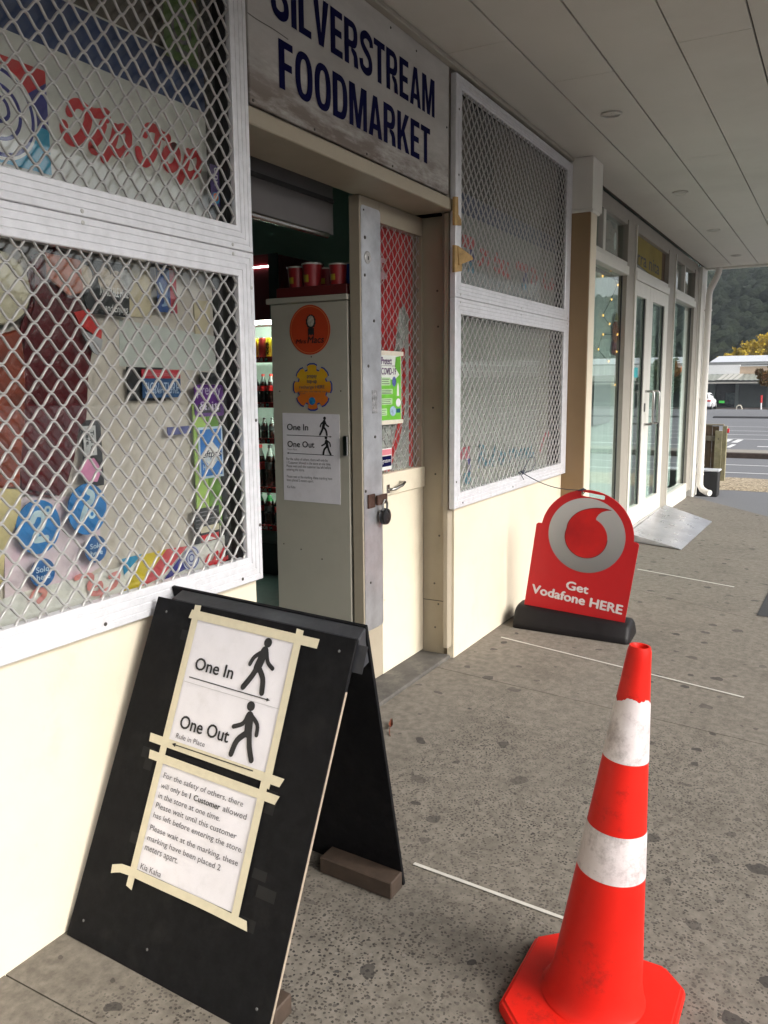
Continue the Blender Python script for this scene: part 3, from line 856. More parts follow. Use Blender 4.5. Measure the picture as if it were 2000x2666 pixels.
def wire_mesh(a0, a1, z0, z1, y, ox, oz, p=0.0720, w=0.0055, dep=0.0062):
    """diamond mesh: zigzag strands with rounded turns, pressed together where they meet"""
    mb = MB()
    h2 = p / 2
    lift = w * 0.42                       # strands lie against each other at the nodes
    k0r, k1r = math.floor((z0 - oz) / h2) - 1, math.ceil((z1 - oz) / h2) + 1
    for kr in range(k0r, k1r):
        zl, zh = oz + kr * h2 + lift, oz + (kr + 1) * h2 - lift
        i0 = math.floor((a0 - ox) / h2) - 1
        i1 = math.ceil((a1 - ox) / h2) + 1
        pts = []
        for i in range(i0, i1 + 1):
            up = (i + kr) % 2 != 0        # nodes of one level sit between those of the next
            x = ox + i * h2
            z = zh if up else zl
            s = -1 if up else 1
            pts += [(x - 0.0125, z + s * 0.0086), (x - 0.0082, z + s * 0.0030), (x - 0.0035, z), (x + 0.0035, z), (x + 0.0082, z + s * 0.0030), (x + 0.0125, z + s * 0.0086)]
        pts = [(x + 0.0013 * math.sin(31 * x + 17 * z) + 0.0008 * math.sin(83 * z + 5 * x), z + 0.0013 * math.sin(27 * z - 19 * x + 1.3) + 0.0007 * math.sin(71 * x)) for x, z in pts]
        # clip to the opening
        seg = []
        for (xa, za), (xb, zb) in zip(pts, pts[1:]):
            t0, t1 = 0.0, 1.0
            ok = True
            for (q0, dq, lo, hi) in ((xa, xb - xa, a0, a1), (za, zb - za, z0, z1)):
                if abs(dq) < 1e-9:
                    if q0 < lo or q0 > hi: ok = False
                    continue
                u0, u1 = (lo - q0) / dq, (hi - q0) / dq
                if u0 > u1: u0, u1 = u1, u0
                t0, t1 = max(t0, u0), min(t1, u1)
            if ok and t1 > t0 + 1e-4:
                seg.append(((xa + (xb - xa) * t0, za + (zb - za) * t0), (xa + (xb - xa) * t1, za + (zb - za) * t1)))
        # join into runs
        runs = []
        for s_ in seg:
            if runs and (Vector(runs[-1][-1]) - Vector(s_[0])).length < 1e-5:
                runs[-1].append(s_[1])
            else:
                runs.append([s_[0], s_[1]])
        for r_ in runs:
            V = []
            n = len(r_)
            for i, (x, z) in enumerate(r_):
                a, b = Vector(r_[max(i - 1, 0)]), Vector(r_[min(i + 1, n - 1)])
                t = (b - a).normalized()
                nx_, nz_ = -t.y * w / 2, t.x * w / 2
                c = 0.0012
                V += [(x + nx_, y + dep, z + nz_), (x + nx_, y + c * 1.5, z + nz_), (x + nx_ * 0.45, y, z + nz_ * 0.45), (x - nx_ * 0.45, y, z - nz_ * 0.45), (x - nx_, y + c * 1.5, z - nz_), (x - nx_, y + dep, z - nz_)]
            Fc = []
            for i in range(n - 1):
                for k in range(6):
                    a = i * 6 + k
                    b = i * 6 + (k + 1) % 6
                    Fc.append((a, b, b + 6, a + 6))
            Fc += [(5, 4, 3, 2, 1, 0), tuple((n - 1) * 6 + k for k in range(6))]
            mb.add(V, Fc)
    return mb
def grille(label, a0, a1, z0, z1, oa0, oa1, oz0, oz1, y, nx_, nz_, rivets, damaged=()):
    g = thing('security_grille', label, 'window grille', ((a0 + a1) / 2, y, z0), 'diamond mesh security grilles')
    dp = 0.032
    rb, rt = oz0 - z0, z1 - oz1
    rl, rr = oa0 - a0, a1 - oa1
    mb = MB(); rail(mb, a0, a1, z0, oz0, y, dp, True, (rl / rb, 0)); 
    # four mitred rails
    def R(kind):
        m_ = MB()
        w = {'b': rb, 't': rt, 'l': rl, 'r': rr}[kind]
        if kind == 'b': rail(m_, a0, a1, z0, oz0, y, dp, True)
        if kind == 't': rail(m_, a0, a1, oz1, z1, y, dp, True)
        if kind == 'l': rail(m_, oz0, oz1, a0, oa0, y, dp, False)
        if kind == 'r': rail(m_, oz0, oz1, oa1, a1, y, dp, False)
        # mitre: pull the inner corners in
        out = []
        for (x, yy, z) in m_.v:
            if kind in 'bt':
                s = (z - z0) if kind == 'b' else (z1 - z)
                f_ = s / w
                x = min(max(x, a0 + rl * f_), a1 - rr * f_)
            else:
                f_ = ((x - a0) if kind == 'l' else (a1 - x)) / w
                z = (z0 + rb * f_) if abs(z - oz0) < 1e-6 else (z1 - rt * f_)
            out.append((x, yy, z))
        m_.v = out
        return m_
    for kk, nm in (('b', 'bottom_rail'), ('t', 'top_rail'), ('l', 'side_rail'), ('r', 'side_rail')):
        m_ = R(kk)
        sh = 0.0006
        obj(nm, m_, alu, g, recalc=True)
    obj('diamond_mesh', wire_mesh(oa0 - 0.004, oa1 + 0.004, oz0 - 0.004, oz1 + 0.004, y + 0.009, nx_, nz_), alu_wire, g, kind='stuff', smooth=50)
    obj('glazing_strip', MB().box(oa1 - 0.006, oa1 + 0.004, y + 0.02, y + 0.07, oz0, oz1), black_gap, g)
    for (x, z, k) in rivets:
        obj('rivet', MB().lathe([(0.0062, 0), (0.0055, 0.0012), (0.003, 0.002)], (x, y, z), (0, -1, 0), 10), rivet_m if k else screw_m, g, smooth=30)
    return g
GY = 1.826
grille('large silver diamond mesh grille over the near upper window', 0.05, 2.374, 2.004, 3.12, 0.13, 2.289, 2.083, 3.04, GY, 1.432, 1.894, [(1.634, 2.017, 1), (2.264, 2.017, 1), (0.9, 2.017, 1)])
grille('large silver diamond mesh grille over the near lower window behind the black board', 0.05, 2.374, 0.850, 2.002, 0.13, 2.289, 0.942, 1.917, GY, 1.432, 1.894, [(1.634, 1.987, 1), (2.264, 1.987, 1), (2.358, 1.885, 1), (1.627, 0.872, 0), (2.255, 0.872, 0), (2.359, 1.428, 0), (2.363, 1.05, 0), (0.9, 0.872, 0)])
grille('diamond mesh grille over the far upper window, its left edge splintered', 4.086, 6.146, 2.003, 3.108, 4.158, 6.03, 2.082, 3.046, GY, 4.166, 1.445, [(4.12, 2.94, 0), (4.12, 2.62, 0), (4.15, 2.02, 1), (5.1, 2.02, 1), (6.10, 2.02, 1)])
grille('diamond mesh grille over the far lower window with a cord tied to it', 4.086, 6.146, 0.872, 2.001, 4.160, 6.03, 0.955, 1.918, GY, 4.166, 1.445, [(4.15, 1.98, 1), (5.1, 1.98, 1), (6.10, 1.98, 1), (4.11, 1.02, 0), (4.2, 0.895, 0), (5.0, 0.895, 0)])
# broken timber where the far grille was once forced
wood = paint('raw_splintered_pine', (0.42, 0.27, 0.11), 0.8, 0.3, 30)
sp = thing('splintered_wood', 'raw yellow splintered timber at the edge of the far upper grille', 'broken timber', (4.09, 1.82, 2.12))
fr = FAC(1.822)
obj('splinter', MB().prism([(4.056, 2.50), (4.095, 2.505), (4.10, 2.42), (4.135, 2.40), (4.14, 2.37), (4.056, 2.36)], fr, -0.01, 0.004), wood, sp)
obj('splinter', MB().prism([(4.056, 2.26), (4.09, 2.262), (4.098, 2.245), (4.15, 2.22), (4.15, 2.14), (4.056, 2.124)], fr, -0.01, 0.004), wood, sp)
m_ = MB()
m_.v = [(4.09, 1.815, 2.262), (4.17, 1.77, 2.215), (4.18, 1.765, 2.20), (4.10, 1.81, 2.165), (4.09, 1.822, 2.255), (4.17, 1.785, 2.21), (4.18, 1.78, 2.195), (4.10, 1.822, 2.165)]
m_.f = [(0, 1, 2, 3), (7, 6, 5, 4), (0, 4, 5, 1), (1, 5, 6, 2), (2, 6, 7, 3), (3, 7, 4, 0)]
obj('splinter', m_, wood, sp, recalc=True)

# ------------------------------------------------------------------ shop sign
sign_m = paint('weathered_white_sign', (0.56, 0.54, 0.51), 0.5, 0.10, 2.4, dirt=(0.15, 0.11, 0.085), dirt_amt=0.75, dirt_scale=2.6)
t_ = NT('weathered_sign_board')
xx, yy, zz = t_.xyz()
bn = t_.noise(3.2, 7, 0.65, t_.stretch(0.7, 1, 2.2))
bc = t_.ramp(bn, 0.3, 0.72, (0.42, 0.40, 0.375), (0.58, 0.56, 0.53))
lowm = t_.math('MULTIPLY', t_.math('SUBTRACT', 2.78, zz), 4.5)
lowm = t_.math('MINIMUM', 1.0, t_.math('MAXIMUM', 0.0, lowm))
sn = t_.ramp(t_.noise(4.0, 7, 0.7, t_.stretch(0.6, 1, 2.5)), 0.36, 0.56)
bc = t_.mix(t_.math('MULTIPLY', t_.math('MULTIPLY', lowm, sn), 0.9), bc, (0.13, 0.095, 0.075))
t_.col(bc); t_.rough(0.5)
sb = thing('shop_sign', 'weathered white shop sign with dark blue capitals above the doorway', 'sign', (3.23, 1.86, 2.51))
obj('board', MB().box(2.415, 4.047, 1.850, 1.868, 2.508, 3.125), t_.m, sb, bevel=0.003)
fr = FAC(1.8485)
letters('SILVERSTREAM', (2.553, 3.875, 2.836, 3.005), fr, 0.0, navy, sb, bold=0.045)
letters('FOODMARKET', (2.585, 3.825, 2.606, 2.772), fr, 0.0, navy, sb, bold=0.045)
for (x, z) in ((3.68, 3.08), (4.02, 2.83), (3.21, 2.52), (3.44, 2.52), (2.81, 2.52), (3.43, 3.095), (2.43, 2.52), (2.43, 3.08)):
    obj('screw', MB().lathe([(0.006, 0), (0.004, 0.003)], (x, 1.850, z), (0, -1, 0), 8), screw_m, sb)
obj('crack', MB().stroke([(2.412, 2.792), (2.47, 2.789), (2.56, 2.790), (2.645, 2.786)], 0.004, fr, 0.0003), paint('sign_crack', (0.12, 0.11, 0.10), 0.8), sb)

# ------------------------------------------------------------------ doorway
DY = 2.06
sd = thing('sliding_door', 'cream sliding door with wire mesh window and aluminium edge plate', 'door', (3.85, DY, 0.02))
obj('stile', MB().box(3.50, 3.69, DY, DY + 0.062, 0.02, 2.436), beige, sd, bevel=0.004)
obj('top_rail', MB().box(3.692, 4.176, DY + 0.002, DY + 0.06, 2.338, 2.436), beige, sd, bevel=0.003)
obj('mid_rail', MB().box(3.692, 4.176, DY - 0.012, DY + 0.06, 0.976, 1.092), cream, sd, bevel=0.005)
obj('lower_panel', MB().box(3.692, 4.176, DY + 0.002, DY + 0.05, 0.02, 0.974), cream, sd)
obj('side_stile', MB().box(4.15, 4.176, DY - 0.001, DY + 0.06, 1.094, 2.336), beige, sd)
obj('window_pane', MB().box(3.692, 4.148, DY + 0.03, DY + 0.034, 1.094, 2.336), pane_m, sd)
obj('diamond_mesh', wire_mesh(3.692, 4.15, 1.094, 2.336, DY + 0.012, 3.74, 1.20, p=0.066, w=0.0034, dep=0.004), alu_wire, sd, kind='stuff', smooth=50)
fr = FAC(DY - 0.0015)
pl_ = obj('edge_plate', MB().prism(rrect(3.506, 3.692, 0.30, 2.392, 0.02), fr, -0.003, 0.002), alu_plate, sd)
for (x, z, r_) in ((3.53, 2.37, .005), (3.54, 2.245, .009), (3.535, 2.07, .008), (3.62, 1.86, .008), (3.56, 1.64, .008), (3.62, 1.29, .008), (3.52, 1.025, .008), (3.56, 0.55, .007)):
    obj('bolt', MB().lathe([(r_, 0), (r_ * 0.9, 0.003), (r_ * 0.4, 0.004)], (x, DY - 0.0035, z), (0, -1, 0), 10), screw_m, pl_, smooth=30)
lk = obj('lock_escutcheon', MB().lathe([(0.030, 0), (0.030, 0.003), (0.024, 0.006), (0.022, 0.0045), (0.016, 0.005)], (3.562, DY - 0.0035, 2.155), (0, -1, 0), 24), alu_wire, sd, smooth=30)
obj('keyhole', MB().fbox(FAC(DY - 0.009), 3.559, 3.566, 2.143, 2.160, -0.001, 0.0008), black_gap, lk)
chrome = paint('worn_chrome', (0.45, 0.44, 0.42), 0.22, 0.1, 20, metal=1.0)
hd = MB().tube([(3.735, DY - 0.013, 1.010), (3.735, DY - 0.04, 1.012), (3.75, DY - 0.048, 1.014), (3.82, DY - 0.052, 1.026), (3.86, DY - 0.046, 1.036), (3.862, DY - 0.013, 1.036)], [0.008, 0.008, 0.0085, 0.009, 0.008, 0.007], 10)
obj('pull_handle', hd, chrome, sd, smooth=40)
obj('pull_handle_plate', MB().box(3.72, 3.752, DY - 0.016, DY - 0.012, 0.99, 1.035), chrome, sd, bevel=0.002)
rust = paint('rusty_steel', (0.11, 0.06, 0.045), 0.5, 0.4, 25, metal=0.6)
hp = obj('hasp', MB().box(3.535, 3.60, DY - 0.014, DY - 0.0037, 0.935, 1.005), rust, sd, bevel=0.002)
obj('hasp_arm', MB().box(3.60, 3.70, DY - 0.030, DY - 0.0145, 0.945, 0.995), rust, hp, bevel=0.003)
pk = thing('padlock', 'round black padlock hanging from the rusty door hasp', 'padlock', (3.66, DY - 0.04, 0.86))
blk = paint('black_lock_enamel', (0.012, 0.012, 0.013), 0.3)
obj('lock_body', MB().lathe([(0.028, 0.0), (0.040, 0.003), (0.043, 0.010), (0.043, 0.024), (0.040, 0.031), (0.028, 0.034)], (3.665, DY - 0.016, 0.880), (0, -1, 0), 26), blk, pk, smooth=35)
obj('shackle', MB().tube([(3.642, DY - 0.034, 0.912), (3.640, DY - 0.034, 0.945), (3.652, DY - 0.034, 0.966), (3.672, DY - 0.034, 0.966), (3.686, DY - 0.034, 0.945), (3.684, DY - 0.034, 0.912)], 0.0065, 8), chrome, pk, smooth=40)
obj('keyway', MB().lathe([(0.006, 0), (0.005, 0.0015)], (3.662, DY - 0.050, 0.862), (0, -1, 0), 10), screw_m, pk)
st_dark = paint('smudged_ink_sticker', (0.30, 0.30, 0.31), 0.6, 0.85, 55, dirt=(0.03, 0.03, 0.03), dirt_amt=0.9, dirt_scale=42)
tag(obj('door_sticker', MB().fbox(FAC(DY - 0.0036), 3.592, 3.646, 1.408, 1.523, 0.0, 0.0012), st_dark, loc=(3.62, DY, 1.41)), 'small smudged black and grey sticker on the aluminium door plate', 'sticker')
# red banner inside the door window
bn_ = thing('red_banner', 'bright red banner with a mottled grey shape behind the door mesh', 'banner', (3.9, 2.14, 1.1))
obj('cloth', MB().box(3.60, 4.14, 2.108, 2.112, 1.02, 2.40), paint('red_banner_cloth', (0.64, 0.018, 0.03), 0.5, 0.2, 4, dirt=(0.12, 0.01, 0.012), dirt_amt=0.6, dirt_scale=5), bn_)
greym = paint('mottled_grey_print', (0.48, 0.50, 0.48), 0.6, 0.4, 14, dirt=(0.07, 0.07, 0.07), dirt_amt=0.85, dirt_scale=11)
fr = FAC(2.1065)
obj('printed_shape', MB().flat([(3.98, 1.94), (4.04, 1.98), (4.09, 1.90), (4.09, 1.04), (3.70, 1.04), (3.70, 1.12), (3.80, 1.18), (3.72, 1.25), (3.72, 1.38), (3.90, 1.36), (3.98, 1.50), (3.92, 1.68)], fr, 0.0), greym, bn_)
obj('printed_shape', MB().stroke([(3.83, 1.10), (3.92, 1.22), (4.0, 1.38), (4.03, 1.58), (4.02, 1.72)], 0.055, fr, 0.0006), red_ink, bn_)
pk_ = paint('pale_pink', (0.70, 0.42, 0.48), 0.6)
tag(obj('pink_patch', MB().prism([(3.66, 2.19), (3.83, 2.185), (3.83, 2.165), (3.79, 2.16), (3.80, 2.13), (3.85, 2.10), (3.84, 2.085), (3.66, 2.06)], FAC(2.103), 0, 0.001), pk_, loc=(3.75, 2.13, 2.06)), 'ragged pale pink patch high behind the red door mesh', 'paper')  # flat pale pink patch with a ragged outline
# poster and sticker fixed on the door mesh
po = thing('health_poster', 'green and white health poster taped on the door mesh', 'poster', (3.80, DY, 1.36))
fr = FAC(DY + 0.006)
gr1 = paint('poster_green', (0.16, 0.50, 0.05), 0.4, 0.25, 8)
obj('sheet', MB().fbox(fr, 3.684, 3.922, 1.362, 1.706, 0.0, 0.0015), paint('poster_white', (0.72, 0.76, 0.70), 0.4, 0.05), po)
obj('green_print', MB().flat([(3.690, 1.368), (3.916, 1.366), (3.916, 1.698), (3.86, 1.69), (3.85, 1.64), (3.90, 1.60), (3.84, 1.57), (3.76, 1.585), (3.72, 1.57), (3.70, 1.60), (3.690, 1.57)], fr, 0.002), gr1, po)
purple_ink = paint('purple_ink', (0.10, 0.02, 0.14), 0.5)
text('Protect', (3.705, 3.815, 1.652, 1.688), fr, 0.0026, purple_ink, po, 0.02)
text('yourself and others against', (3.705, 3.855, 1.641, 1.649), fr, 0.0026, purple_ink, po, 0.0)
text('COVID-19', (3.705, 3.86, 1.600, 1.634), fr, 0.0026, purple_ink, po, 0.02)
pale_g = paint('pale_green_print', (0.45, 0.68, 0.36), 0.5)
for (z0, z1, w_) in ((1.545, 1.585, .10), (1.50, 1.527, .125), (1.447, 1.48, .12), (1.392, 1.428, .06)):
    obj('text_box', MB().flat(rrect(3.700, 3.700 + w_, z0, z1, 0.006), fr, 0.0026), pale_g, po)
    for k in range(3):
        zz_ = z1 - 0.008 - k * (z1 - z0 - 0.006) / 3
        obj('text_line', MB().flat([(3.706, zz_ - .002), (3.70 + w_ * 0.88 - 0.01 * (k % 2), zz_ - .002), (3.70 + w_ * 0.88 - 0.01 * (k % 2), zz_ + .001), (3.706, zz_ + .001)], fr, 0.0032), ink_grey, po)
obj('picture', MB().flat(circ((3.84, 1.565), 0.022, 16, 0, 0.026), fr, 0.0028), paint('print_blue', (0.10, 0.13, 0.38), 0.5, 0.5, 60), po)
obj('picture', MB().flat([(3.868, 1.49), (3.895, 1.49), (3.892, 1.54), (3.882, 1.56), (3.872, 1.54)], fr, 0.0028), white_ink, po)
obj('picture', MB().flat(circ((3.885, 1.455), 0.026, 18, 0, 0.022), fr, 0.0028), paper, po)
obj('picture', MB().flat(circ((3.825, 1.412), 0.034, 18, 0, 0.026), fr, 0.0028), paint('print_pale_blue', (0.36, 0.50, 0.66), 0.5, 0.4, 50), po)
obj('picture', MB().flat([(3.862, 1.402), (3.908, 1.402), (3.908, 1.424), (3.862, 1.424)], fr, 0.0028), paint('print_teal', (0.01, 0.09, 0.16), 0.5), po)
tape_c = paint('cream_tape', (0.72, 0.66, 0.55), 0.55, 0.08, 25)
obj('tape', MB().fbox(fr, 3.668, 3.945, 1.698, 1.720, 0.0022, 0.0034), tape_c, po)
obj('tape', MB().fbox(fr, 3.672, 3.938, 1.345, 1.366, 0.0022, 0.0034), tape_c, po)
sg = thing('tobacco_sticker', 'small white, pink and navy sticker low on the door mesh', 'sticker', (3.74, DY, 1.11))
obj('sheet', MB().fbox(fr, 3.67, 3.808, 1.110, 1.222, 0, 0.0015), white_ink, sg)
obj('pink_band', MB().fbox(fr, 3.674, 3.804, 1.188, 1.217, 0.0016, 0.0022), paint('faded_pink', (0.68, 0.22, 0.26), 0.5), sg)
obj('navy_band', MB().fbox(fr, 3.674, 3.804, 1.128, 1.183, 0.0016, 0.0022), navy, sg)
text('Signature', (3.690, 3.794, 1.142, 1.170), fr, 0.003, white_ink, sg, 0.0, shear=0.3)
# roller shutter behind the lintel
rs = thing('roller_shutter', 'grey roller shutter half rolled up inside the doorway', 'roller shutter', (2.95, 2.20, 2.24))
shm = paint('grey_shutter_steel', (0.13, 0.12, 0.118), 0.5, 0.08, 5, metal=0.2)
obj('curtain', MB().box(2.372, 3.495, 2.205, 2.215, 2.262, 2.62), shm, rs)
obj('bottom_bar', MB().tube([(2.372, 2.205, 2.252), (3.44, 2.205, 2.252)], 0.014, 12), chrome, rs, smooth=40)
obj('slat_seam', MB().box(2.372, 3.495, 2.198, 2.2045, 2.405, 2.425), lining, rs)
obj('roll', MB().tube([(2.372, 2.30, 2.60), (3.495, 2.30, 2.60)], 0.10, 16), shm, rs, smooth=40)

# ------------------------------------------------------------------ inside the shop
ct = thing('shop_counter', 'tall beige counter end with stickers just inside the doorway', 'counter', (3.6, 2.35, 0))
ctm = paint('counter_beige', (0.44, 0.42, 0.35), 0.5, 0.05, 4, dirt=(0.2, 0.18, 0.14), dirt_amt=0.2)
CX = 3.50
obj('end_panel', MB().box(CX, CX + 0.04, 2.135, 2.595, 0.0, 1.955), ctm, ct, bevel=0.003)
obj('carcass', MB().box(CX + 0.042, CX + 1.4, 2.17, 2.58, 0.0, 1.94), ctm, ct)
obj('top', MB().box(CX - 0.012, CX + 1.42, 2.13, 2.615, 1.957, 1.985), ctm, ct, bevel=0.003)
for (y, z) in ((2.31, 0.66), (2.44, 0.70), (2.55, 0.72), (2.55, 1.52), (2.18, 1.52), (2.35, 1.69)):
    obj('screw', MB().lathe([(0.004, 0), (0.004, 0.001)], (CX, y, z), (-1, 0, 0), 8), screw_m, ct)
obj('bolt', MB().box(CX - 0.015, CX, 2.138, 2.165, 1.20, 1.30), chrome, ct, bevel=0.003)
fi = frame((CX - 0.0005, 0, 0), (0, -1, 0), (0, 0, 1))     # a = -y
# round sticker
ms = thing('round_sticker', 'round orange-red sticker at the top of the beige counter end', 'sticker', (CX, 2.36, 1.70))
obj('disc', MB().prism(circ((-2.356, 1.822), 0.122, 40), fi, 0, 0.001), paint('orange_red_vinyl', (0.50, 0.055, 0.015), 0.4), ms)
obj('rim', MB().ring(fi, (-2.356, 1.822), 0.112, 0.115, 0.0016, 40), paint('orange_line', (0.65, 0.22, 0.08), 0.4), ms)
obj('rosette', MB().prism([(-2.348 + (0.031 if i % 2 else 0.027) * math.cos(i * math.pi / 12), 1.862 + (0.037 if i % 2 else 0.033) * math.sin(i * math.pi / 12)) for i in range(24)], fi, 0.0012, 0.0018), ink_black, ms)
obj('ribbon', MB().prism([(-2.366, 1.83), (-2.366, 1.79), (-2.356, 1.80), (-2.348, 1.795), (-2.340, 1.80), (-2.330, 1.79), (-2.330, 1.83)], fi, 0.0012, 0.0017), ink_black, ms)
obj('oval', MB().prism(circ((-2.348, 1.864), 0.020, 20, 0, 0.027), fi, 0.0019, 0.0023), paint('faded_print', (0.42, 0.38, 0.32), 0.6, 0.4, 70), ms)
text('Mrs', (-2.440, -2.378, 1.757, 1.778), fi, 0.002, ink_black, ms, 0.03, shear=0.2)
text('Macs', (-2.370, -2.272, 1.757, 1.790), fi, 0.002, ink_black, ms, 0.03, shear=0.2)
# flower sticker
fs = thing('flower_sticker', 'yellow and orange flower shaped sticker with a blue edge on the counter', 'sticker', (CX, 2.35, 1.43))
def flower(c, R, r):
    pts = []
    for i in range(8):
        an = math.pi / 2 + i * math.pi / 4
        for da, rr in ((-0.30, r), (-0.27, R * 0.96), (-0.12, R), (0.12, R), (0.27, R * 0.96), (0.30, r)):
            pts.append((c[0] + rr * math.cos(an + da), c[1] + rr * math.sin(an + da)))
    return pts
obj('blue_edge', MB().prism(flower((-2.347, 1.540), 0.120, 0.093), fi, 0, 0.001), paint('flower_blue', (0.01, 0.05, 0.30), 0.4), fs)
t_ = NT('flower_yellow_print')
xx, yy, zz = t_.xyz()
t_.col(t_.ramp(t_.math('MULTIPLY', t_.math('SUBTRACT', zz, 1.45), 5.5), 0.3, 0.75, (0.62, 0.16, 0.015), (0.66, 0.38, 0.015)))
obj('face', MB().prism(flower((-2.347, 1.540), 0.112, 0.086), fi, 0.0012, 0.0018), t_.m, fs)
text('prepay\ntop-up', (-2.378, -2.318, 1.555, 1.60), fi, 0.0025, ink_grey, fs, 0.01)
text('recharge HERE', (-2.425, -2.272, 1.528, 1.549), fi, 0.0025, ink_grey, fs, 0.01)
text('select any one top up card\nand call', (-2.44, -2.26, 1.505, 1.522), fi, 0.0025, ink_grey, fs, 0.0)
obj('emblem', MB().prism(circ((-2.350, 1.470), 0.020, 16), fi, 0.0019, 0.0024), paint('emblem_blue', (0.02, 0.22, 0.5), 0.4, 0.6, 60), fs)

TRMAN = TR
def walking_man(which, fr, d, m, parent, au=1.0, org=(0, 0), dst=(0, 0)):
    """pictogram from the measured strokes, scaled by au about org and moved to dst"""
    q = TR[which]
    g = lambda p: (dst[0] + (p[0] - org[0]) * au, dst[1] + (p[1] - org[1]) * au)
    hc = g(q['head'][0])
    pm = obj('walking_figure', MB().flat(circ(hc, 0.0135 * au, 20), fr, d), m, parent)
    k = 1
    for nm, w in (('torso', 0.026), ('arm1', 0.0125), ('arm2', 0.0125), ('leg1', 0.017), ('leg2', 0.017)):
        k += 1
        obj('stroke', MB().stroke([g(p) for p in q[nm]], w * au, fr, d + 0.00012 * k), m, pm)

def arrow(fr, a, b, d, m, parent, w=0.003, h=0.010):
    A, B = Vector(a), Vector(b)
    t = (B - A).normalized()
    n = Vector((-t.y, t.x))
    obj('arrow', MB().flat([tuple(A + n * w / 2), tuple(A - n * w / 2), tuple(B - n * w / 2), tuple(B + n * w / 2)], fr, d), m, parent)
    obj('arrow_head', MB().flat([tuple(B + t * h * 0.6), tuple(B - t * h * 0.6 + n * h * 0.5), tuple(B - t * h * 0.6 - n * h * 0.5)], fr, d + 0.0003), m, parent)

nt = thing('door_notice', 'white one in one out notice stuck on the beige counter end', 'notice', (CX, 2.37, 0.95))
obj('sheet', MB().prism([(-2.540, 0.956), (-2.192, 0.952), (-2.190, 1.405), (-2.536, 1.410)], fi, 0.0, 0.0012), paper, nt)
text('One In', (-2.508, -2.378, 1.322, 1.354), fi, 0.0018, ink_black, nt, 0.02)
text('One Out', (-2.508, -2.342, 1.235, 1.266), fi, 0.0018, ink_black, nt, 0.02)
text('Rule in Place', (-2.508, -2.452, 1.219, 1.227), fi, 0.0018, ink_grey, nt)
arrow(fi, (-2.512, 1.296), (-2.242, 1.293), 0.0018, ink_black, nt)
arrow(fi, (-2.228, 1.199), (-2.508, 1.203), 0.0018, ink_black, nt)
walking_man('man1', fi, 0.0018, ink_black, nt, 0.62, (0.45, 0.86), (-2.277, 1.342))
walking_man('man2', fi, 0.0018, ink_black, nt, 0.62, (0.45, 0.68), (-2.268, 1.243))
text('For the safety of others, there will only be\n1 Customer allowed in the store at one time.\nPlease wait until this customer has left before\nentering the store.\n\nPlease wait at the marking, these marking have\nbeen placed 2 meters apart.\n\nKia Kaha', (-2.518, -2.238, 1.020, 1.180), fi, 0.0018, ink_grey, nt)

# tubs on the counter
tub_w = paint('tub_lid', (0.55, 0.52, 0.48), 0.35)
tub_r = paint('tub_red', (0.28, 0.012, 0.016), 0.4)
tub_y = paint('tub_yellow', (0.45, 0.33, 0.03), 0.4)
tray = thing('counter_tray', 'dark red tray along the top of the counter', 'tray', (3.6, 2.35, 1.985))
obj('tray', MB().box(3.505, 4.6, 2.14, 2.56, 1.986, 2.035), paint('dark_red_tray', (0.10, 0.008, 0.008), 0.5), tray, bevel=0.004)
def tub(label, x, y, r, h, body):
    g = thing('tub', label, 'tub', (x, y, 2.036), 'tubs on the shop counter')
    z = 2.036
    obj('body', MB().lathe([(r * 0.84, 0), (r, h * 0.92)], (x, y, z), n=20), body, g, smooth=40)
    obj('lid', MB().lathe([(r * 1.05, h * 0.921), (r * 1.05, h * 0.98), (r * 0.9, h)], (x, y, z), n=20), tub_w, g, smooth=40)
    fr_ = frame((x - r * 1.0, y, z), (0, -1, 0), (0, 0, 1))
    if body is tub_r:
        m_ = MB()
        for i in range(7):
            an = math.pi + 0.55 - 0.55 * i / 6 * 1.3
            for zz in (0.02, h * 0.48):
                rr = r * (0.84 + 0.16 * zz / (h * 0.92)) + 0.001
                m_.v.append((x + rr * math.cos(-an), y - rr * math.sin(an), z + zz))
        m_.f = [(2 * i, 2 * i + 1, 2 * i + 3, 2 * i + 2) for i in range(6)]
        obj('yellow_panel', m_, tub_y, g)
    return g
tub('red tub with a pale lid nearest the fridge, leftmost on the counter', 3.57, 2.475, 0.046, 0.105, tub_r)
tub('tallest red tub, second from the left on the counter', 3.56, 2.375, 0.050, 0.115, tub_r)
tub('red tub set back in the middle of the counter row', 3.66, 2.345, 0.047, 0.10, tub_r)
tub('red tub beside the blue tub on the counter', 3.55, 2.215, 0.045, 0.10, tub_r)
tub('bright blue tub at the right end of the counter row', 3.60, 2.155, 0.045, 0.105, paint('tub_blue', (0.01, 0.06, 0.30), 0.4))
tag(obj('green_packet', MB().box(3.78, 3.84, 2.22, 2.34, 2.036, 2.17), paint('green_packet', (0.05, 0.16, 0.015), 0.5, 0.5, 20), loc=(3.8, 2.28, 2.036), bevel=0.01), 'dark green packet standing behind the tubs on the counter', 'packet')

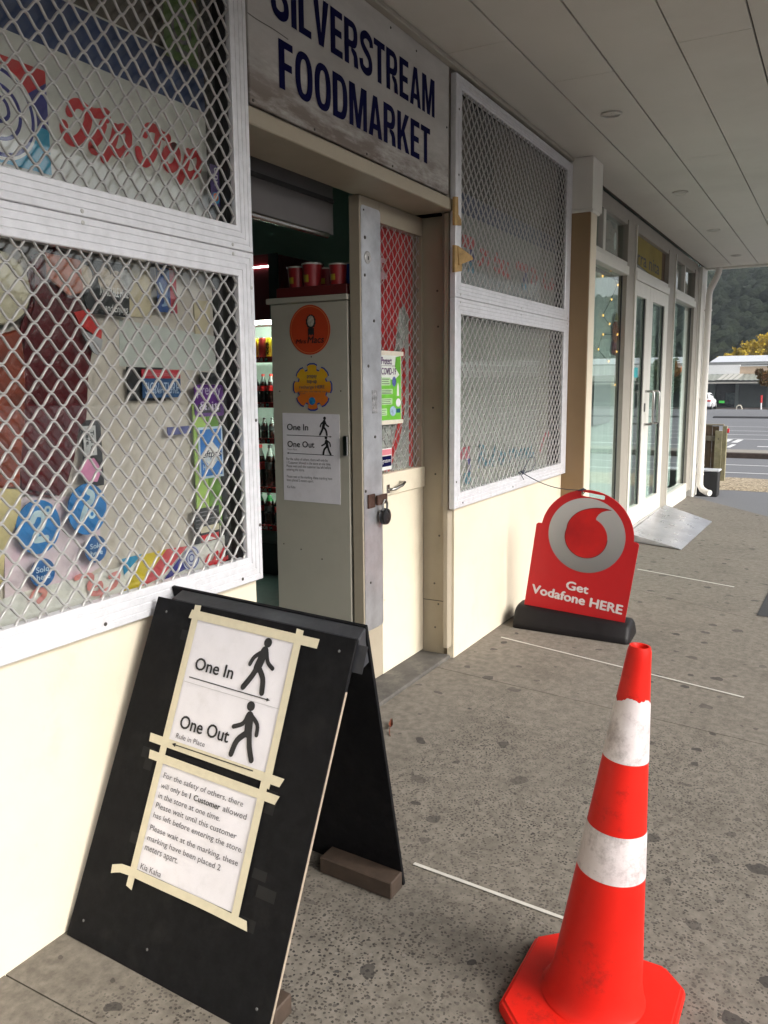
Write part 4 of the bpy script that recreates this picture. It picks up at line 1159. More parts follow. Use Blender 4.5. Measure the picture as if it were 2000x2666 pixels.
# drinks fridge
FX = 5.40
fg = thing('drinks_fridge', 'open drinks fridge with a dark red header deep inside the shop', 'fridge', (5.7, 4.3, 0))
frm = paint('fridge_dark', (0.02, 0.02, 0.021), 0.4)
frin = paint('fridge_lining', (0.50, 0.58, 0.52), 0.5)
redh = paint('fridge_red_header', (0.16, 0.008, 0.012), 0.4)
obj('side', MB().box(FX, FX + 0.62, 3.90, 3.935, 0, 2.55), redh, fg)
obj('side', MB().box(FX, FX + 0.62, 4.75, 4.785, 0, 2.55), redh, fg)
obj('back', MB().box(FX + 0.60, FX + 0.63, 3.936, 4.749, 0, 2.55), frin, fg)
obj('header', MB().box(FX - 0.02, FX + 0.598, 3.936, 4.749, 2.06, 2.56), redh, fg)
obj('header_edge', MB().box(FX - 0.03, FX - 0.021, 3.90, 3.99, 2.07, 2.56), frm, fg)
obj('plinth', MB().box(FX, FX + 0.598, 3.936, 4.749, 0, 0.26), frm, fg)
obj('light_strip', MB().box(FX - 0.026, FX - 0.0205, 3.995, 4.749, 2.462, 2.472), emit('header_light', (0.9, 0.95, 1.0), 12.0), fg)
obj('fridge_lamp', MB().box(FX + 0.02, FX + 0.05, 3.95, 4.74, 2.035, 2.055), emit('fridge_light', (0.78, 1.0, 0.86), 45.0), fg)
obj('fridge_lamp', MB().box(FX + 0.02, FX + 0.035, 3.9365, 3.945, 0.42, 2.03), MATS['fridge_light'], fg)
obj('fridge_lamp', MB().box(FX + 0.02, FX + 0.035, 4.735, 4.748, 0.42, 2.03), MATS['fridge_light'], fg)
lip_r = paint('shelf_strip_red', (0.42, 0.012, 0.016), 0.45)
shelves = [0.40, 0.715, 1.115, 1.405, 1.765]
for z in shelves:
    sh = obj('shelf', MB().box(FX + 0.012, FX + 0.55, 3.937, 4.748, z - 0.018, z - 0.004), frin, fg)
    obj('price_strip', MB().box(FX, FX + 0.010, 3.937, 4.748, z - 0.032, z + 0.012), lip_r, sh)
    ff = frame((FX - 0.0006, 0, 0), (0, -1, 0), (0, 0, 1))
    for k in range(3):
        y0 = 4.14 + k * 0.22
        text('Coca-Cola', (-(y0 + 0.05), -(y0 - 0.045), z - 0.024, z + 0.008), ff, 0.0005, white_ink, sh, 0.01, shear=0.25)
        obj('price_disc', MB().flat(circ((-(y0 - 0.08), z - 0.010), 0.018, 16), ff, 0.0005), ink_black, sh)
        text('3.9', (-(y0 - 0.068), -(y0 - 0.092), z - 0.017, z - 0.002), ff, 0.0012, white_ink, sh, 0.01)
cola = paint('cola_liquid', (0.020, 0.008, 0.006), 0.12)
clear_neck = paint('clear_plastic_neck', (0.20, 0.22, 0.20), 0.15)
green_neck = paint('green_plastic', (0.03, 0.22, 0.06), 0.15)
lab_red = paint('bottle_label_red', (0.62, 0.02, 0.02), 0.4)
lab_blk = paint('bottle_label_black', (0.02, 0.02, 0.02), 0.4)
cap_red = paint('bottle_cap_red', (0.70, 0.03, 0.02), 0.4)
cap_blk = paint('bottle_cap_dark', (0.03, 0.03, 0.03), 0.4)
can_y = paint('can_yellow', (0.62, 0.48, 0.02), 0.3); can_g = paint('can_lime', (0.36, 0.55, 0.03), 0.3); can_r = paint('can_dark_red', (0.25, 0.02, 0.02), 0.3)
def bottle(name, label, x, y, z, r, h, label_m, cap_m, neck_m, body_m, group):
    g = thing(name, label, 'bottle', (x, y, z), group)
    obj('body', MB().lathe([(r * 0.8, 0), (r, h * 0.03), (r, h * 0.30), (r * 0.90, h * 0.36), (r, h * 0.43), (r, h * 0.60), (r * 0.75, h * 0.74)], (x, y, z), n=14), body_m, g, smooth=40)
    obj('neck', MB().lathe([(r * 0.75, h * 0.741), (r * 0.40, h * 0.87), (r * 0.36, h * 0.92)], (x, y, z), n=14), neck_m, g, smooth=40)
    obj('cap', MB().lathe([(r * 0.44, h * 0.921), (r * 0.44, h * 0.985), (r * 0.38, h)], (x, y, z), n=12), cap_m, g, smooth=40)
    obj('label_band', MB().lathe([(r * 1.012, h * 0.43), (r * 1.012, h * 0.60)], (x, y, z), n=14, cap=False), label_m, g, smooth=40)
    return g
def can(label, x, y, z, r, h, m, txt=None):
    g = thing('drink_can', label, 'can', (x, y, z), 'cans in the drinks fridge')
    obj('can_body', MB().lathe([(r * 0.85, 0), (r, h * 0.04), (r, h * 0.93), (r * 0.86, h * 0.985)], (x, y, z), n=14), m, g, smooth=40)
    obj('can_top', MB().lathe([(r * 0.88, h * 0.986), (r * 0.88, h)], (x, y, z), n=14), chrome, g, smooth=40)
    if txt:
        ff = frame((x - r - 0.0008, y, z), (0, -1, 0), (0, 0, 1))
        text(txt, (-0.014, 0.012, 0.03, h - 0.04), ff, 0.0, ink_black, g, 0.03, rot=3)
for k, (y, m, nm) in enumerate(((3.985, can_g, 'lime green'), (4.062, can_y, 'yellow'), (4.135, can_r, 'dark red'), (4.21, can_y, 'second yellow'), (4.285, can_g, 'second lime green'))):
    can('slim %s energy drink can on the top fridge shelf' % nm, FX + 0.06, y, 1.766, 0.033, 0.165, m, 'MONSTER' if m is not can_r else None)
pos_w = ['in front of the counter edge', 'second from the counter edge', 'third from the counter edge', 'fourth from the counter edge', 'fifth from the counter edge']
for k in range(5):
    y = 3.985 + k * 0.078
    bottle('cola_bottle', 'small cola bottle on the second fridge shelf, %s' % pos_w[k], FX + 0.06, y, 1.406, 0.033, 0.235, lab_red, cap_red if k != 3 else cap_blk, clear_neck, cola, 'bottles in the drinks fridge')
    bottle('small_bottle', 'short dark cola bottle on the middle fridge shelf, %s' % pos_w[k], FX + 0.06, y, 1.116, 0.030, 0.175, lab_red if k == 0 else lab_blk, cap_blk, clear_neck, cola, 'bottles in the drinks fridge')
for k in range(4):
    y = 4.0 + k * 0.10
    bottle('large_cola_bottle', 'large cola bottle on the fourth fridge shelf, %s' % pos_w[k], FX + 0.07, y, 0.716, 0.044, 0.355, lab_red if k != 1 else lab_blk, cap_red if k != 1 else cap_blk, clear_neck, cola, 'bottles in the drinks fridge')
    bottle('green_bottle', 'large green necked bottle on the lowest fridge shelf, %s' % pos_w[k], FX + 0.07, y + 0.02, 0.401, 0.044, 0.275, lab_red if k % 2 == 0 else lab_blk, cap_blk, green_neck, cola, 'bottles in the drinks fridge')

# ------------------------------------------------------------------ near window display
def panel(name, label, cat, pts, y, m, th=0.003, group=None):
    fr_ = FAC(y)
    c = (sum(p[0] for p in pts) / len(pts), y, min(p[1] for p in pts))
    return tag(obj(name, MB().prism(pts, fr_, -th, 0.0), m, loc=c), label, cat, group)
def rectof(k):
    q = TR[k]
    xs_, zs_ = sorted(p[0] for p in q), sorted(p[1] for p in q)
    n = len(q)
    h = n // 2
    return (sum(xs_[:h]) / h, sum(xs_[-h:]) / h, sum(zs_[:h]) / h, sum(zs_[-h:]) / h)
def rect_pts(a0, a1, b0, b1):
    return [(a0, b0), (a1, b0), (a1, b1), (a0, b1)]
B0 = 1.945        # back boards
Y1 = 1.905       # things on the boards
brownish = paint('brown_grey_panel', (0.11, 0.09, 0.072), 0.7, 0.15, 3)
blue_band = paint('blue_band_vinyl', (0.008, 0.036, 0.14), 0.45, 0.15, 4)
panel('header_panel', 'dull brown panel at the top of the near upper window', 'panel', rect_pts(0.2, 2.277, 2.60, 3.18), B0, brownish)
dh = thing('ice_cream_board', 'white ice cream board with red script in the near upper window', 'display board', (1.3, B0, 2.06))
obj('board', MB().box(0.2, 2.277, B0 - 0.01, B0 - 0.006, 2.02, 2.596), white_board, dh)
f2 = FAC(B0 - 0.0105)
obj('blue_band', MB().flat(rect_pts(0.2, 2.277, 2.452, 2.590), f2, 0.0), blue_band, dh)
f1 = FAC(B0 - 0.012)
for k, st in enumerate(TR['tiptop']):
    w = 0.028 if len(st) > 3 else 0.024
    obj('script_stroke', MB().stroke([(x * 1.015, 1.55 + (z - 1.55) * 1.015) for x, z in st], w, f1, 0.0002 * k), red_ink, dh)
# square emblem: coloured corners round a white swirl
cx_, cz_ = 1.475, 2.245
for (pts, c) in (([(1.28, 2.255), (1.28, 2.385), (1.63, 2.385), (1.63, 2.355), (1.475, 2.245)], (0.56, 0.012, 0.02)), ([(1.63, 2.355), (1.63, 2.235), (1.475, 2.245)], (0.008, 0.01, 0.20)), ([(1.63, 2.2348), (1.63, 2.12), (1.28, 2.12), (1.28, 2.2545), (1.4745, 2.2445)], (0.01, 0.30, 0.50))):
    obj('emblem_corner', MB().flat(pts, f1, 0.003), paint('emblem_%d' % int(c[2] * 1000), c, 0.4), dh)
obj('emblem_disc', MB().flat(circ((cx_, cz_), 0.118), f1, 0.0035), white_ink, dh)
for r_ in (0.105, 0.066):
    obj('emblem_ring', MB().ring(f1, (cx_, cz_), r_ - 0.005, r_ + 0.005, 0.004, 40, -2.2, 2.6), paint('emblem_navy', (0.008, 0.01, 0.20), 0.4), dh)
obj('emblem_curl', MB().stroke([(1.445, 2.28), (1.495, 2.275), (1.505, 2.24), (1.475, 2.22), (1.455, 2.235)], 0.010, f1, 0.0046), MATS['emblem_navy'], dh)
ys_ = thing('lottery_strip', 'yellow and green vertical strip sign in the near upper window corner', 'sign', (2.2, Y1, 2.55))
q0, q1 = 2.065, 2.215
obj('yellow_part', MB().box(q0, q1, Y1 - 0.003, Y1, 2.76, 3.06), paint('dull_yellow', (0.26, 0.19, 0.010), 0.5), ys_)
obj('green_part', MB().box(q0, q1, Y1 - 0.003, Y1, 2.56, 2.758), paint('dull_green', (0.06, 0.13, 0.012), 0.5), ys_)
fy_ = FAC(Y1 - 0.0035)
for zc in (2.88, 2.66):
    obj('ring_mark', MB().ring(fy_, (2.14, zc), 0.034, 0.046, 0.0005, 24), ink_grey, ys_)
    obj('bar_mark', MB().flat(rect_pts(2.11, 2.168, zc - 0.075, zc - 0.062), fy_, 0.0005), ink_grey, ys_)
op = thing('top_up_card', 'narrow purple card with an orange disc at the upper window edge', 'card', (2.30, 1.955, 2.16))
fo = FAC(1.886)
obj('card', MB().fbox(fo, 2.232, 2.276, 2.145, 2.275, 0, 0.002), paint('deep_purple', (0.05, 0.015, 0.16), 0.4), op)
text('ndo', (2.242, 2.268, 2.21, 2.268), fo, 0.0025, white_ink, op, 0.0, rot=3)
obj('disc', MB().flat(circ((2.255, 2.170), 0.019, 20), fo, 0.0025), paint('sky_blue_print', (0.02, 0.30, 0.55), 0.4), op)
obj('disc_letter', MB().ring(fo, (2.255, 2.173), 0.007, 0.013, 0.0032, 18), paint('orange_print', (0.75, 0.16, 0.02), 0.4), op)

lw = thing('window_back_board', 'stained white backing board in the near lower window', 'display board', (1.3, B0, 0.87))
obj('board', MB().box(0.2, 2.277, B0 - 0.01, B0 - 0.006, 0.87, 1.98), paint('stained_cream_board', (0.54, 0.485, 0.42), 0.65, 0.10, 6, dirt=(0.48, 0.40, 0.30), dirt_amt=0.45, dirt_scale=7, bump=0.25, bump_scale=9), lw)
panel('grey_sheet', 'large pale grey paper sheet in the near lower window', 'paper', TR['greyarea'], B0 - 0.011, paint('pale_grey_sheet', (0.52, 0.55, 0.51), 0.6, 0.06, 5))
panel('yellowed_sheet', 'yellowed paper sheet beside the black poster in the window', 'paper', TR['yellowpaper'], B0 - 0.016, paint('yellowed_paper', (0.58, 0.50, 0.34), 0.65, 0.12, 8))
panel('yellowed_sheet', 'small yellowed paper high in the right corner of the near lower window', 'paper', TR['yellowpaper2'], B0 - 0.016, MATS['yellowed_paper'])
bp = thing('black_poster', 'black and white poster with a row of round shapes in the window', 'poster', (1.85, Y1, 1.72))
fb = FAC(Y1)
obj('sheet', MB().prism(TR['black'], fb, -0.003, 0), paint('poster_black', (0.018, 0.018, 0.02), 0.5, 0.2, 20), bp)
for k, (x, z) in enumerate(TR['faces']):
    obj('round_print', MB().flat(circ((x, z), 0.026, 18, 0, 0.034), fb, 0.0006 + 0.0004 * k), paint('print_beige' if k < 3 else 'print_grey', (0.55, 0.46, 0.36) if k < 3 else (0.45, 0.45, 0.44), 0.6, 0.4, 50), bp)
xa = [p[0] for p in TR['avail']]
text('AVAILABLE HERE', (TR['avail'][0][0], TR['avail'][1][0] - 0.006, TR['avail'][0][1] - 0.006, TR['avail'][0][1] + 0.020), fb, 0.0008, white_ink, bp, 0.02)
text('and Enjoys', (TR['ankers'][0][0] - 0.02, TR['ankers'][1][0] - 0.006, TR['ankers'][0][1] - 0.014, TR['ankers'][0][1] + 0.014), fb, 0.0008, ink_grey if False else white_ink, bp, 0.0, shear=0.35)
br = thing('blue_red_card', 'tall narrow blue and red card high in the near lower window', 'card', (2.07, Y1, 1.72))
a0, a1, b0, b1 = rectof('bluered')
obj('blue_part', MB().fbox(fb, a0, a0 + (a1 - a0) * 0.66, b0, b1, -0.003, 0), paint('card_blue', (0.015, 0.06, 0.24), 0.45, 0.4, 30), br)
obj('red_part', MB().fbox(fb, a0 + (a1 - a0) * 0.662, a1, b0, b1, -0.003, 0), paint('card_red', (0.40, 0.02, 0.04), 0.45, 0.3, 30), br)
obj('bird_mark', MB().stroke([(a0 + 0.012, b1 - 0.05), (a0 + 0.03, b1 - 0.08), (a0 + 0.045, b1 - 0.06), (a0 + 0.03, b1 - 0.11)], 0.008, fb, 0.0006), paint('pale_blue_print', (0.25, 0.36, 0.55), 0.5), br)
obj('bird_mark', MB().stroke([(a0 + 0.012, b0 + 0.04), (a0 + 0.03, b0 + 0.055), (a0 + 0.045, b0 + 0.03), (a0 + 0.02, b0 + 0.02)], 0.008, fb, 0.0006), MATS['pale_blue_print'], br)
panel('black_sheet', 'black sheet partly hidden behind the red and blue sign', 'paper', TR['blacksheet'], Y1 + 0.012, MATS['poster_black'])
ss = thing('tobacco_sign', 'red and blue sign with white capitals in the near lower window', 'sign', (2.03, Y1, 1.44))
a0, a1, b0, b1 = rectof('signature')
zm = (TR['sig_m'][0][1] + TR['sig_m'][1][1]) / 2
obj('red_band', MB().fbox(fb, a0, a1, zm + 0.0005, b1, -0.003, 0), paint('sign_crimson', (0.46, 0.015, 0.035), 0.45), ss)
obj('blue_field', MB().fbox(fb, a0, a1, b0, zm, -0.003, 0), paint('sign_blue', (0.02, 0.075, 0.20), 0.45, 0.1), ss)
text('SIGNATURE', (a0 + 0.010, a1 - 0.010, zm - 0.048, zm - 0.012), fb, 0.0007, paint('pale_blue_letters', (0.42, 0.52, 0.68), 0.5), ss, 0.0)
text('CIGARETTE ITEMS', (a0 + 0.030, a1 - 0.012, b0 + 0.014, b0 + 0.026), fb, 0.0007, MATS['pale_blue_letters'], ss, 0.0)
text('ELECTRONIC TOBACCO\nELECTRONIC CIGARETTES', (a0 + 0.016, a1 - 0.02, zm + 0.008, b1 - 0.010), fb, 0.0007, paint('pink_letters', (0.62, 0.30, 0.32), 0.5), ss, 0.0)
gc = thing('green_display_stand', 'lime green display stand at the right end of the near lower window', 'display stand', (2.24, 1.99, 0.9))
obj('front', MB().box(2.130, 2.192, Y1 + 0.006, Y1 + 0.012, 1.10, 1.50), paint('lime_card', (0.36, 0.55, 0.10), 0.5), gc)
obj('side_panel', MB().box(2.193, 2.255, Y1 + 0.004, Y1 + 0.011, 1.06, 1.52), paint('green_card', (0.13, 0.30, 0.02), 0.5, 0.4, 3), gc)
panel('dark_sheet', 'dark grey sheet behind the purple prepay sign', 'paper', TR['darktop'], Y1 + 0.004, MATS['poster_black'])
pp = thing('prepay_sign', 'purple sign with white lower case letters in the near window', 'sign', (2.19, Y1, 1.35))
a0, a1, b0, b1 = rectof('prepay')
obj('sheet', MB().prism(rrect(a0, a1, b0, b1, 0.012), fb, -0.003, 0), paint('prepay_purple', (0.10, 0.012, 0.20), 0.4), pp)
text('prepay', (a0 + 0.012, a1 - 0.014, b1 - 0.045, b1 - 0.010), fb, 0.0006, paint('lilac_letters', (0.60, 0.52, 0.70), 0.5), pp, 0.0)
text('& it', (a0 + 0.020, a1 - 0.030, b1 - 0.085, b1 - 0.056), fb, 0.0006, MATS['lilac_letters'], pp, 0.01)
obj('dark_box', MB().flat(rect_pts(a0 + 0.015, a1 - 0.02, b0 + 0.012, b0 + 0.042), fb, 0.0006), ink_black, pp)
text('with Energy', (a0 + 0.020, a1 - 0.025, b0 + 0.018, b0 + 0.032), fb, 0.0012, MATS['lilac_letters'], pp, 0.0)
ef = thing('payment_sign', 'blue card payment sign with a white diamond in the near window', 'sign', (2.20, Y1, 1.10))
a0, a1, b0, b1 = rectof('eftpos')
obj('border', MB().fbox(fb, a0, a1, b0, b1, -0.003, 0), paint('pale_blue_border', (0.50, 0.62, 0.74), 0.4), ef)
obj('blue_field', MB().fbox(fb, a0 + 0.008, a1 - 0.008, b0 + 0.008, b1 - 0.008, 0.0003, 0.0010), paint('eftpos_blue', (0.01, 0.17, 0.55), 0.4), ef)
cx_ = (a0 + a1) / 2
obj('diamond', MB().flat([(a0 + 0.008, b1 - 0.095), (cx_, b1 - 0.045), (a1 - 0.008, b1 - 0.095), (cx_, b1 - 0.145)], fb, 0.0015), white_ink, ef)
text('eftpos', (a0 + 0.016, a1 - 0.012, b1 - 0.112, b1 - 0.080), fb, 0.0022, navy, ef, 0.01, shear=0.25)
text('AVAILABLE\nHERE', (a0 + 0.016, a1 - 0.016, b0 + 0.030, b0 + 0.075), fb, 0.0016, paint('pale_print', (0.55, 0.68, 0.82), 0.4), ef, 0.01)
panel('blue_label', 'small blue label strip alone on the white backing board', 'label', TR['smallblue'], Y1, paint('faded_blue', (0.08, 0.09, 0.26), 0.5))
dp_ = thing('licence_poster', 'dark poster with fine print and a red and white pack below', 'poster', (2.21, Y1, 0.98))
a0, a1, b0, b1 = rectof('darkposter_b')
b0, b1 = 1.015, 1.135
a0, a1 = 2.105, 2.235
obj('sheet', MB().fbox(fb, a0, a1, b0, b1, -0.003, 0), MATS['poster_black'], dp_)
for k in range(5):
    z = b1 - 0.012 - k * 0.013
    obj('text_line', MB().flat(rect_pts(a0 + 0.008, a1 - 0.012 - 0.008 * (k % 2), z - 0.003, z), fb, 0.0006), ink_grey if k == 3 else paint('dim_print', (0.20, 0.20, 0.22), 0.5), dp_)
obj('cream_label', MB().flat(rect_pts(a0 + 0.03, a1 - 0.004, b0 + 0.034, b0 + 0.056), fb, 0.0009), paint('cream_label', (0.60, 0.54, 0.38), 0.5), dp_)
obj('red_pack', MB().flat(rect_pts(a0 + 0.032, a1 - 0.008, b0 + 0.002, b0 + 0.026), fb, 0.0009), red_ink, dp_)
obj('pack_white', MB().flat([(a0 + 0.042, b0 + 0.004), (a1 - 0.02, b0 + 0.004), (a0 + 0.062, b0 + 0.022)], fb, 0.0014), white_ink, dp_)
# top-up strip
tu = thing('top_up_sign', 'tall black sign with a sideways white label beside the red figure', 'sign', (1.77, Y1, 1.20))
a0, a1, b0, b1 = rectof('topup')
obj('sheet', MB().fbox(fb, a0, a1, b0, b1, -0.004, 0), MATS['poster_black'], tu)
w0, w1, v0, v1 = rectof('topup_w')
obj('label_card', MB().fbox(fb, a0 + 0.002, w1, v0, v1, 0.0005, 0.0015), paint('label_grey', (0.50, 0.50, 0.50), 0.5), tu)
text('Top up\nhere.', (a0 + 0.010, w1 - 0.008, v0 + 0.008, v1 - 0.014), fb, 0.002, ink_black, tu, 0.01, rot=1)
pinkm = paint('soft_pink_print', (0.66, 0.24, 0.42), 0.6, 0.2, 20)
panel('pink_card', 'rounded pink card below the sideways black sign', 'card', TR['pink1'], Y1 - 0.006, pinkm)
pb = panel('pink_white_board', 'pale pink and white board behind the blue discs', 'display board', TR['pinkboard'], B0 - 0.022, paint('pinkish_white', (0.68, 0.56, 0.60), 0.6, 0.15, 9, dirt=(0.62, 0.30, 0.42), dirt_amt=0.6, dirt_scale=9))
pale_disc = paint('pale_disc_print', (0.46, 0.60, 0.66), 0.5, 0.15, 20)
blue2 = paint('bright_blue_disc', (0.008, 0.17, 0.47), 0.4, 0.08)
blue3 = paint('blue_small_disc', (0.01, 0.10, 0.30), 0.4)
for k, (a, b, lab) in enumerate((('disc1', 'sub1', 'large blue disc sign with a smaller sold here disc, lower left of the window'), ('disc2', 'sub2', 'large blue disc sign with a smaller sold here disc under the sideways black sign'))):
    (c, e_, t_p), (sc, se) = TR[a], TR[b]
    g = thing('disc_sign', lab, 'sign', (c[0], Y1 - 0.012, sc[1] - 0.05), 'blue disc signs in the near window')
    fd = FAC(Y1 - 0.012 - 0.006 * k)
    rx, rz = abs(c[0] - e_[0]), 0.074
    obj('disc', MB().prism(circ(c, rx, 36, 0, rz), fd, -0.003, 0), blue2, g)
    obj('small_disc', MB().prism(circ((sc[0], sc[1] - 0.012), 0.040, 28), fd, -0.003, -0.0005), blue3, g)
    text('Sold\nhere', (sc[0] - 0.022, sc[0] + 0.022, sc[1] - 0.030, sc[1] + 0.006), fd, 0.0004, MATS['pale_print'], g, 0.01)
    if k == 0:
        obj('numeral', MB().stroke([(c[0] - 0.020, c[1] + 0.018), (c[0] - 0.006, c[1] + 0.036), (c[0] + 0.016, c[1] + 0.030), (c[0] + 0.014, c[1] + 0.006), (c[0] - 0.010, c[1] - 0.018), (c[0] - 0.014, c[1] - 0.034), (c[0] + 0.022, c[1] - 0.034)], 0.018, fd, 0.0006), pale_disc, g)
        obj('ring_mark', MB().ring(fd, (c[0] + 0.032, c[1] + 0.042), 0.005, 0.012, 0.0008, 16), pale_disc, g)
    else:
        obj('numeral', MB().stroke([(c[0] + 0.006, c[1] + 0.050), (c[0] + 0.020, c[1] + 0.040), (c[0] + 0.014, c[1] + 0.022), (c[0] - 0.004, c[1] + 0.010), (c[0] - 0.022, c[1] - 0.026)], 0.018, fd, 0.0006), pale_disc, g)
        obj('ring_mark', MB().ring(fd, (c[0] + 0.014, c[1] - 0.016), 0.006, 0.014, 0.0008, 16), pale_disc, g)
panel('yellow_bag', 'pale yellow paper bag at the lower left of the window', 'bag', TR['yellowbag'], Y1 - 0.01, paint('pale_yellow_bag', (0.55, 0.46, 0.22), 0.6, 0.2, 12))
# lower ice cream board with stripes
lb = thing('striped_board', 'white board with blue, yellow and red stripes along the window bottom', 'display board', (1.7, Y1, 0.87))
fl = FAC(B0 - 0.026)
obj('board', MB().prism([(1.26, 0.90), (2.275, 0.90), (2.275, 1.02), (1.9, 1.0), (1.45, 1.0), (1.26, 0.99)], fl, -0.003, 0), white_board, lb)
fl2 = FAC(B0 - 0.031)
for k, (nm, c) in enumerate((('flag_blue', (0.01, 0.25, 0.46)), ('flag_y', (0.60, 0.46, 0.02)), ('flag_r', (0.58, 0.06, 0.07)), ('flag_n', (0.012, 0.015, 0.22)))):
    obj('stripe', MB().flat(TR[nm], fl2, 0.0004 * k), paint('stripe_' + nm, c, 0.45, 0.12), lb)
sc = TR['swirl'][0]
obj('swirl_disc', MB().flat(circ(sc, 0.042, 28), fl2, 0.003), paint('swirl_grey', (0.45, 0.48, 0.58), 0.5), lb)
for r_ in (0.036, 0.024, 0.012):
    obj('swirl_ring', MB().ring(fl2, sc, r_ - 0.002, r_ + 0.002, 0.0036, 28), MATS['emblem_navy'], lb)
for k, st in enumerate(TR['toplow']):
    obj('script_stroke', MB().stroke(st, 0.015, fl2, 0.0022 + 0.0003 * k), red_ink, lb)
for k, st in enumerate(TR['redlow']):
    obj('faded_script_stroke', MB().stroke(st, 0.016, fl2, 0.0022 + 0.0003 * k), paint('faded_red', (0.60, 0.22, 0.20), 0.5), lb)
# plain dark red inflatable figure, cut off by the picture edge
fgm = paint('dark_red_vinyl', (0.085, 0.004, 0.007), 0.25, 0.25, 5)
fig = thing('red_inflatable', 'large glossy dark red inflatable shape with a cream ball in the window', 'inflatable', (1.6, 1.97, 1.1))
obj('body', MB().prism(TR['fig_body'], FAC(1.902), -0.028, 0), fgm, fig, bevel=0.012, segs=3, smooth=40, recalc=True)
obj('side_roll', MB().prism(TR['fig_side'], FAC(1.896), -0.02, 0), paint('rust_orange_vinyl', (0.22, 0.035, 0.012), 0.4, 0.35, 12), fig, bevel=0.006, smooth=40, recalc=True)
c, e_, b_ = TR['fig_ball']
obj('cream_ball', MB().prism(circ((c[0] - 0.02, c[1]), 0.10, 32), FAC(1.892), -0.02, 0), paint('cream_vinyl', (0.55, 0.50, 0.36), 0.35, 0.1), fig, bevel=0.012, segs=3, smooth=40, recalc=True)
obj('strap', MB().prism(TR['fig_strap'], FAC(1.888), -0.004, 0), paint('bright_red_vinyl', (0.50, 0.015, 0.012), 0.3), fig)
obj('grey_tag', MB().prism(TR['fig_grey'], FAC(1.882), -0.004, 0), paint('grey_vinyl', (0.42, 0.42, 0.44), 0.4), fig)
obj('painted_reflection', MB().prism(TR['fig_strips'], FAC(1.885), -0.006, 0), paint('salmon_sky_reflection', (0.42, 0.12, 0.06), 0.3, 0.5, 16), fig, bevel=0.003)  # sky and mesh reflection over the figure's top, painted as a salmon patch

# ------------------------------------------------------------------ far window display
r1_ = thing('far_window_board', 'white board with blue band and red script in the far upper window', 'display board', (5.2, 1.99, 2.05))
RB = 1.906
obj('board', MB().box(4.22, 6.02, RB, RB + 0.006, 2.03, 2.50), paint('greyish_board', (0.27, 0.285, 0.265), 0.6, 0.08, 3), r1_)
obj('upper_panel', MB().box(4.22, 6.02, RB + 0.002, RB + 0.008, 2.56, 3.12), brownish, r1_)
obj('blue_band', MB().box(4.22, 6.02, RB - 0.003, RB - 0.001, 2.475, 2.585), blue_band, r1_)
obj('dark_hole', MB().box(4.44, 4.80, RB - 0.003, RB + 0.0005, 2.587, 3.10), lining, r1_)
f3 = FAC(1.8985)
for nm in ('rw_script1', 'rw_script2'):
    for k, st in enumerate(TR[nm]):
        obj('script_stroke', MB().stroke(st, 0.034, f3, 0.0003 * k), red_ink, r1_)
for (x0, x1, z0, z1) in ((4.33, 4.50, 2.17, 2.365), (5.19, 5.41, 2.16, 2.325)):
    xm, zm = (x0 + x1) / 2, (z0 + z1) / 2
    obj('emblem_red', MB().flat(rect_pts(x0, x1, zm + 0.03, z1), f3, 0.002), red_ink, r1_)
    obj('emblem_navy', MB().flat(rect_pts(xm + 0.02, x1, zm - 0.04, zm + 0.029), f3, 0.002), MATS['emblem_navy'], r1_)
    obj('emblem_cyan', MB().flat(rect_pts(xm, x1, z0, zm - 0.041), f3, 0.002), paint('emblem_cyan', (0.01, 0.22, 0.36), 0.4), r1_)
r2_ = thing('far_window_screen', 'pale grey-green screen with teal script in the far lower window', 'display board', (5.2, 1.99, 0.92))
obj('board', MB().box(4.22, 5.93, RB, RB + 0.006, 0.90, 1.97), paint('grey_green_board', (0.36, 0.385, 0.33), 0.6, 0.06, 3), r2_)
tealm = paint('teal_print', (0.02, 0.20, 0.28), 0.5)
for k, st in enumerate(TR['rl_script']):
    obj('script_stroke', MB().stroke(st, 0.032, f3, 0.0003 * k), tealm, r2_)
obj('heart_stroke', MB().stroke(TR['rl_heart'], 0.030, f3, 0.0), paint('dull_pink_red', (0.50, 0.08, 0.12), 0.5), r2_)
obj('emblem_red', MB().flat(rect_pts(4.31, 4.46, 1.12, 1.19), f3, 0.0), MATS['dull_pink_red'], r2_)
obj('emblem_navy', MB().flat(rect_pts(4.43, 4.48, 1.04, 1.119), f3, 0.0), MATS['emblem_navy'], r2_)
obj('emblem_teal', MB().flat(rect_pts(4.38, 4.48, 0.97, 1.039), f3, 0.0), tealm, r2_)

# ------------------------------------------------------------------ canopy
cn = thing('street_canopy', 'white panelled canopy soffit over the whole shop front', 'canopy', (4, 0.5, 3.15))
edges = [1.858, 1.50, 1.165, 0.815, 0.48, 0.14, -0.20, -0.54, -0.86]
breaks = {0: [-5, 0.9, 3.955, 9.5, 12.84], 1: [-5, 1.2, 4.606, 10.2, 12.84], 2: [-5, 0.6, 6.597, 12.84], 3: [-5, 4.39, 9.8, 12.84]}
for k in range(8):
    bx = breaks.get(k, [-5, 1.5 + 0.6 * (k % 3), 6.8 + 0.5 * (k % 2), 12.84])
    for i in range(len(bx) - 1):
        dz = 0.0015 * ((k * 7 + i * 3) % 3)
        obj('soffit_panel', MB().box(bx[i] + 0.0025, bx[i + 1] - 0.0025, edges[k + 1] + 0.0038, edges[k] - 0.0038, 3.15 + dz, 3.166), soffit_m, cn, bevel=0.0015)
obj('soffit_backing', MB().box(-5.2, 12.86, -0.87, 1.895, 3.168, 3.30), paint('dark_soffit_gap', (0.12, 0.11, 0.10), 0.9), cn)
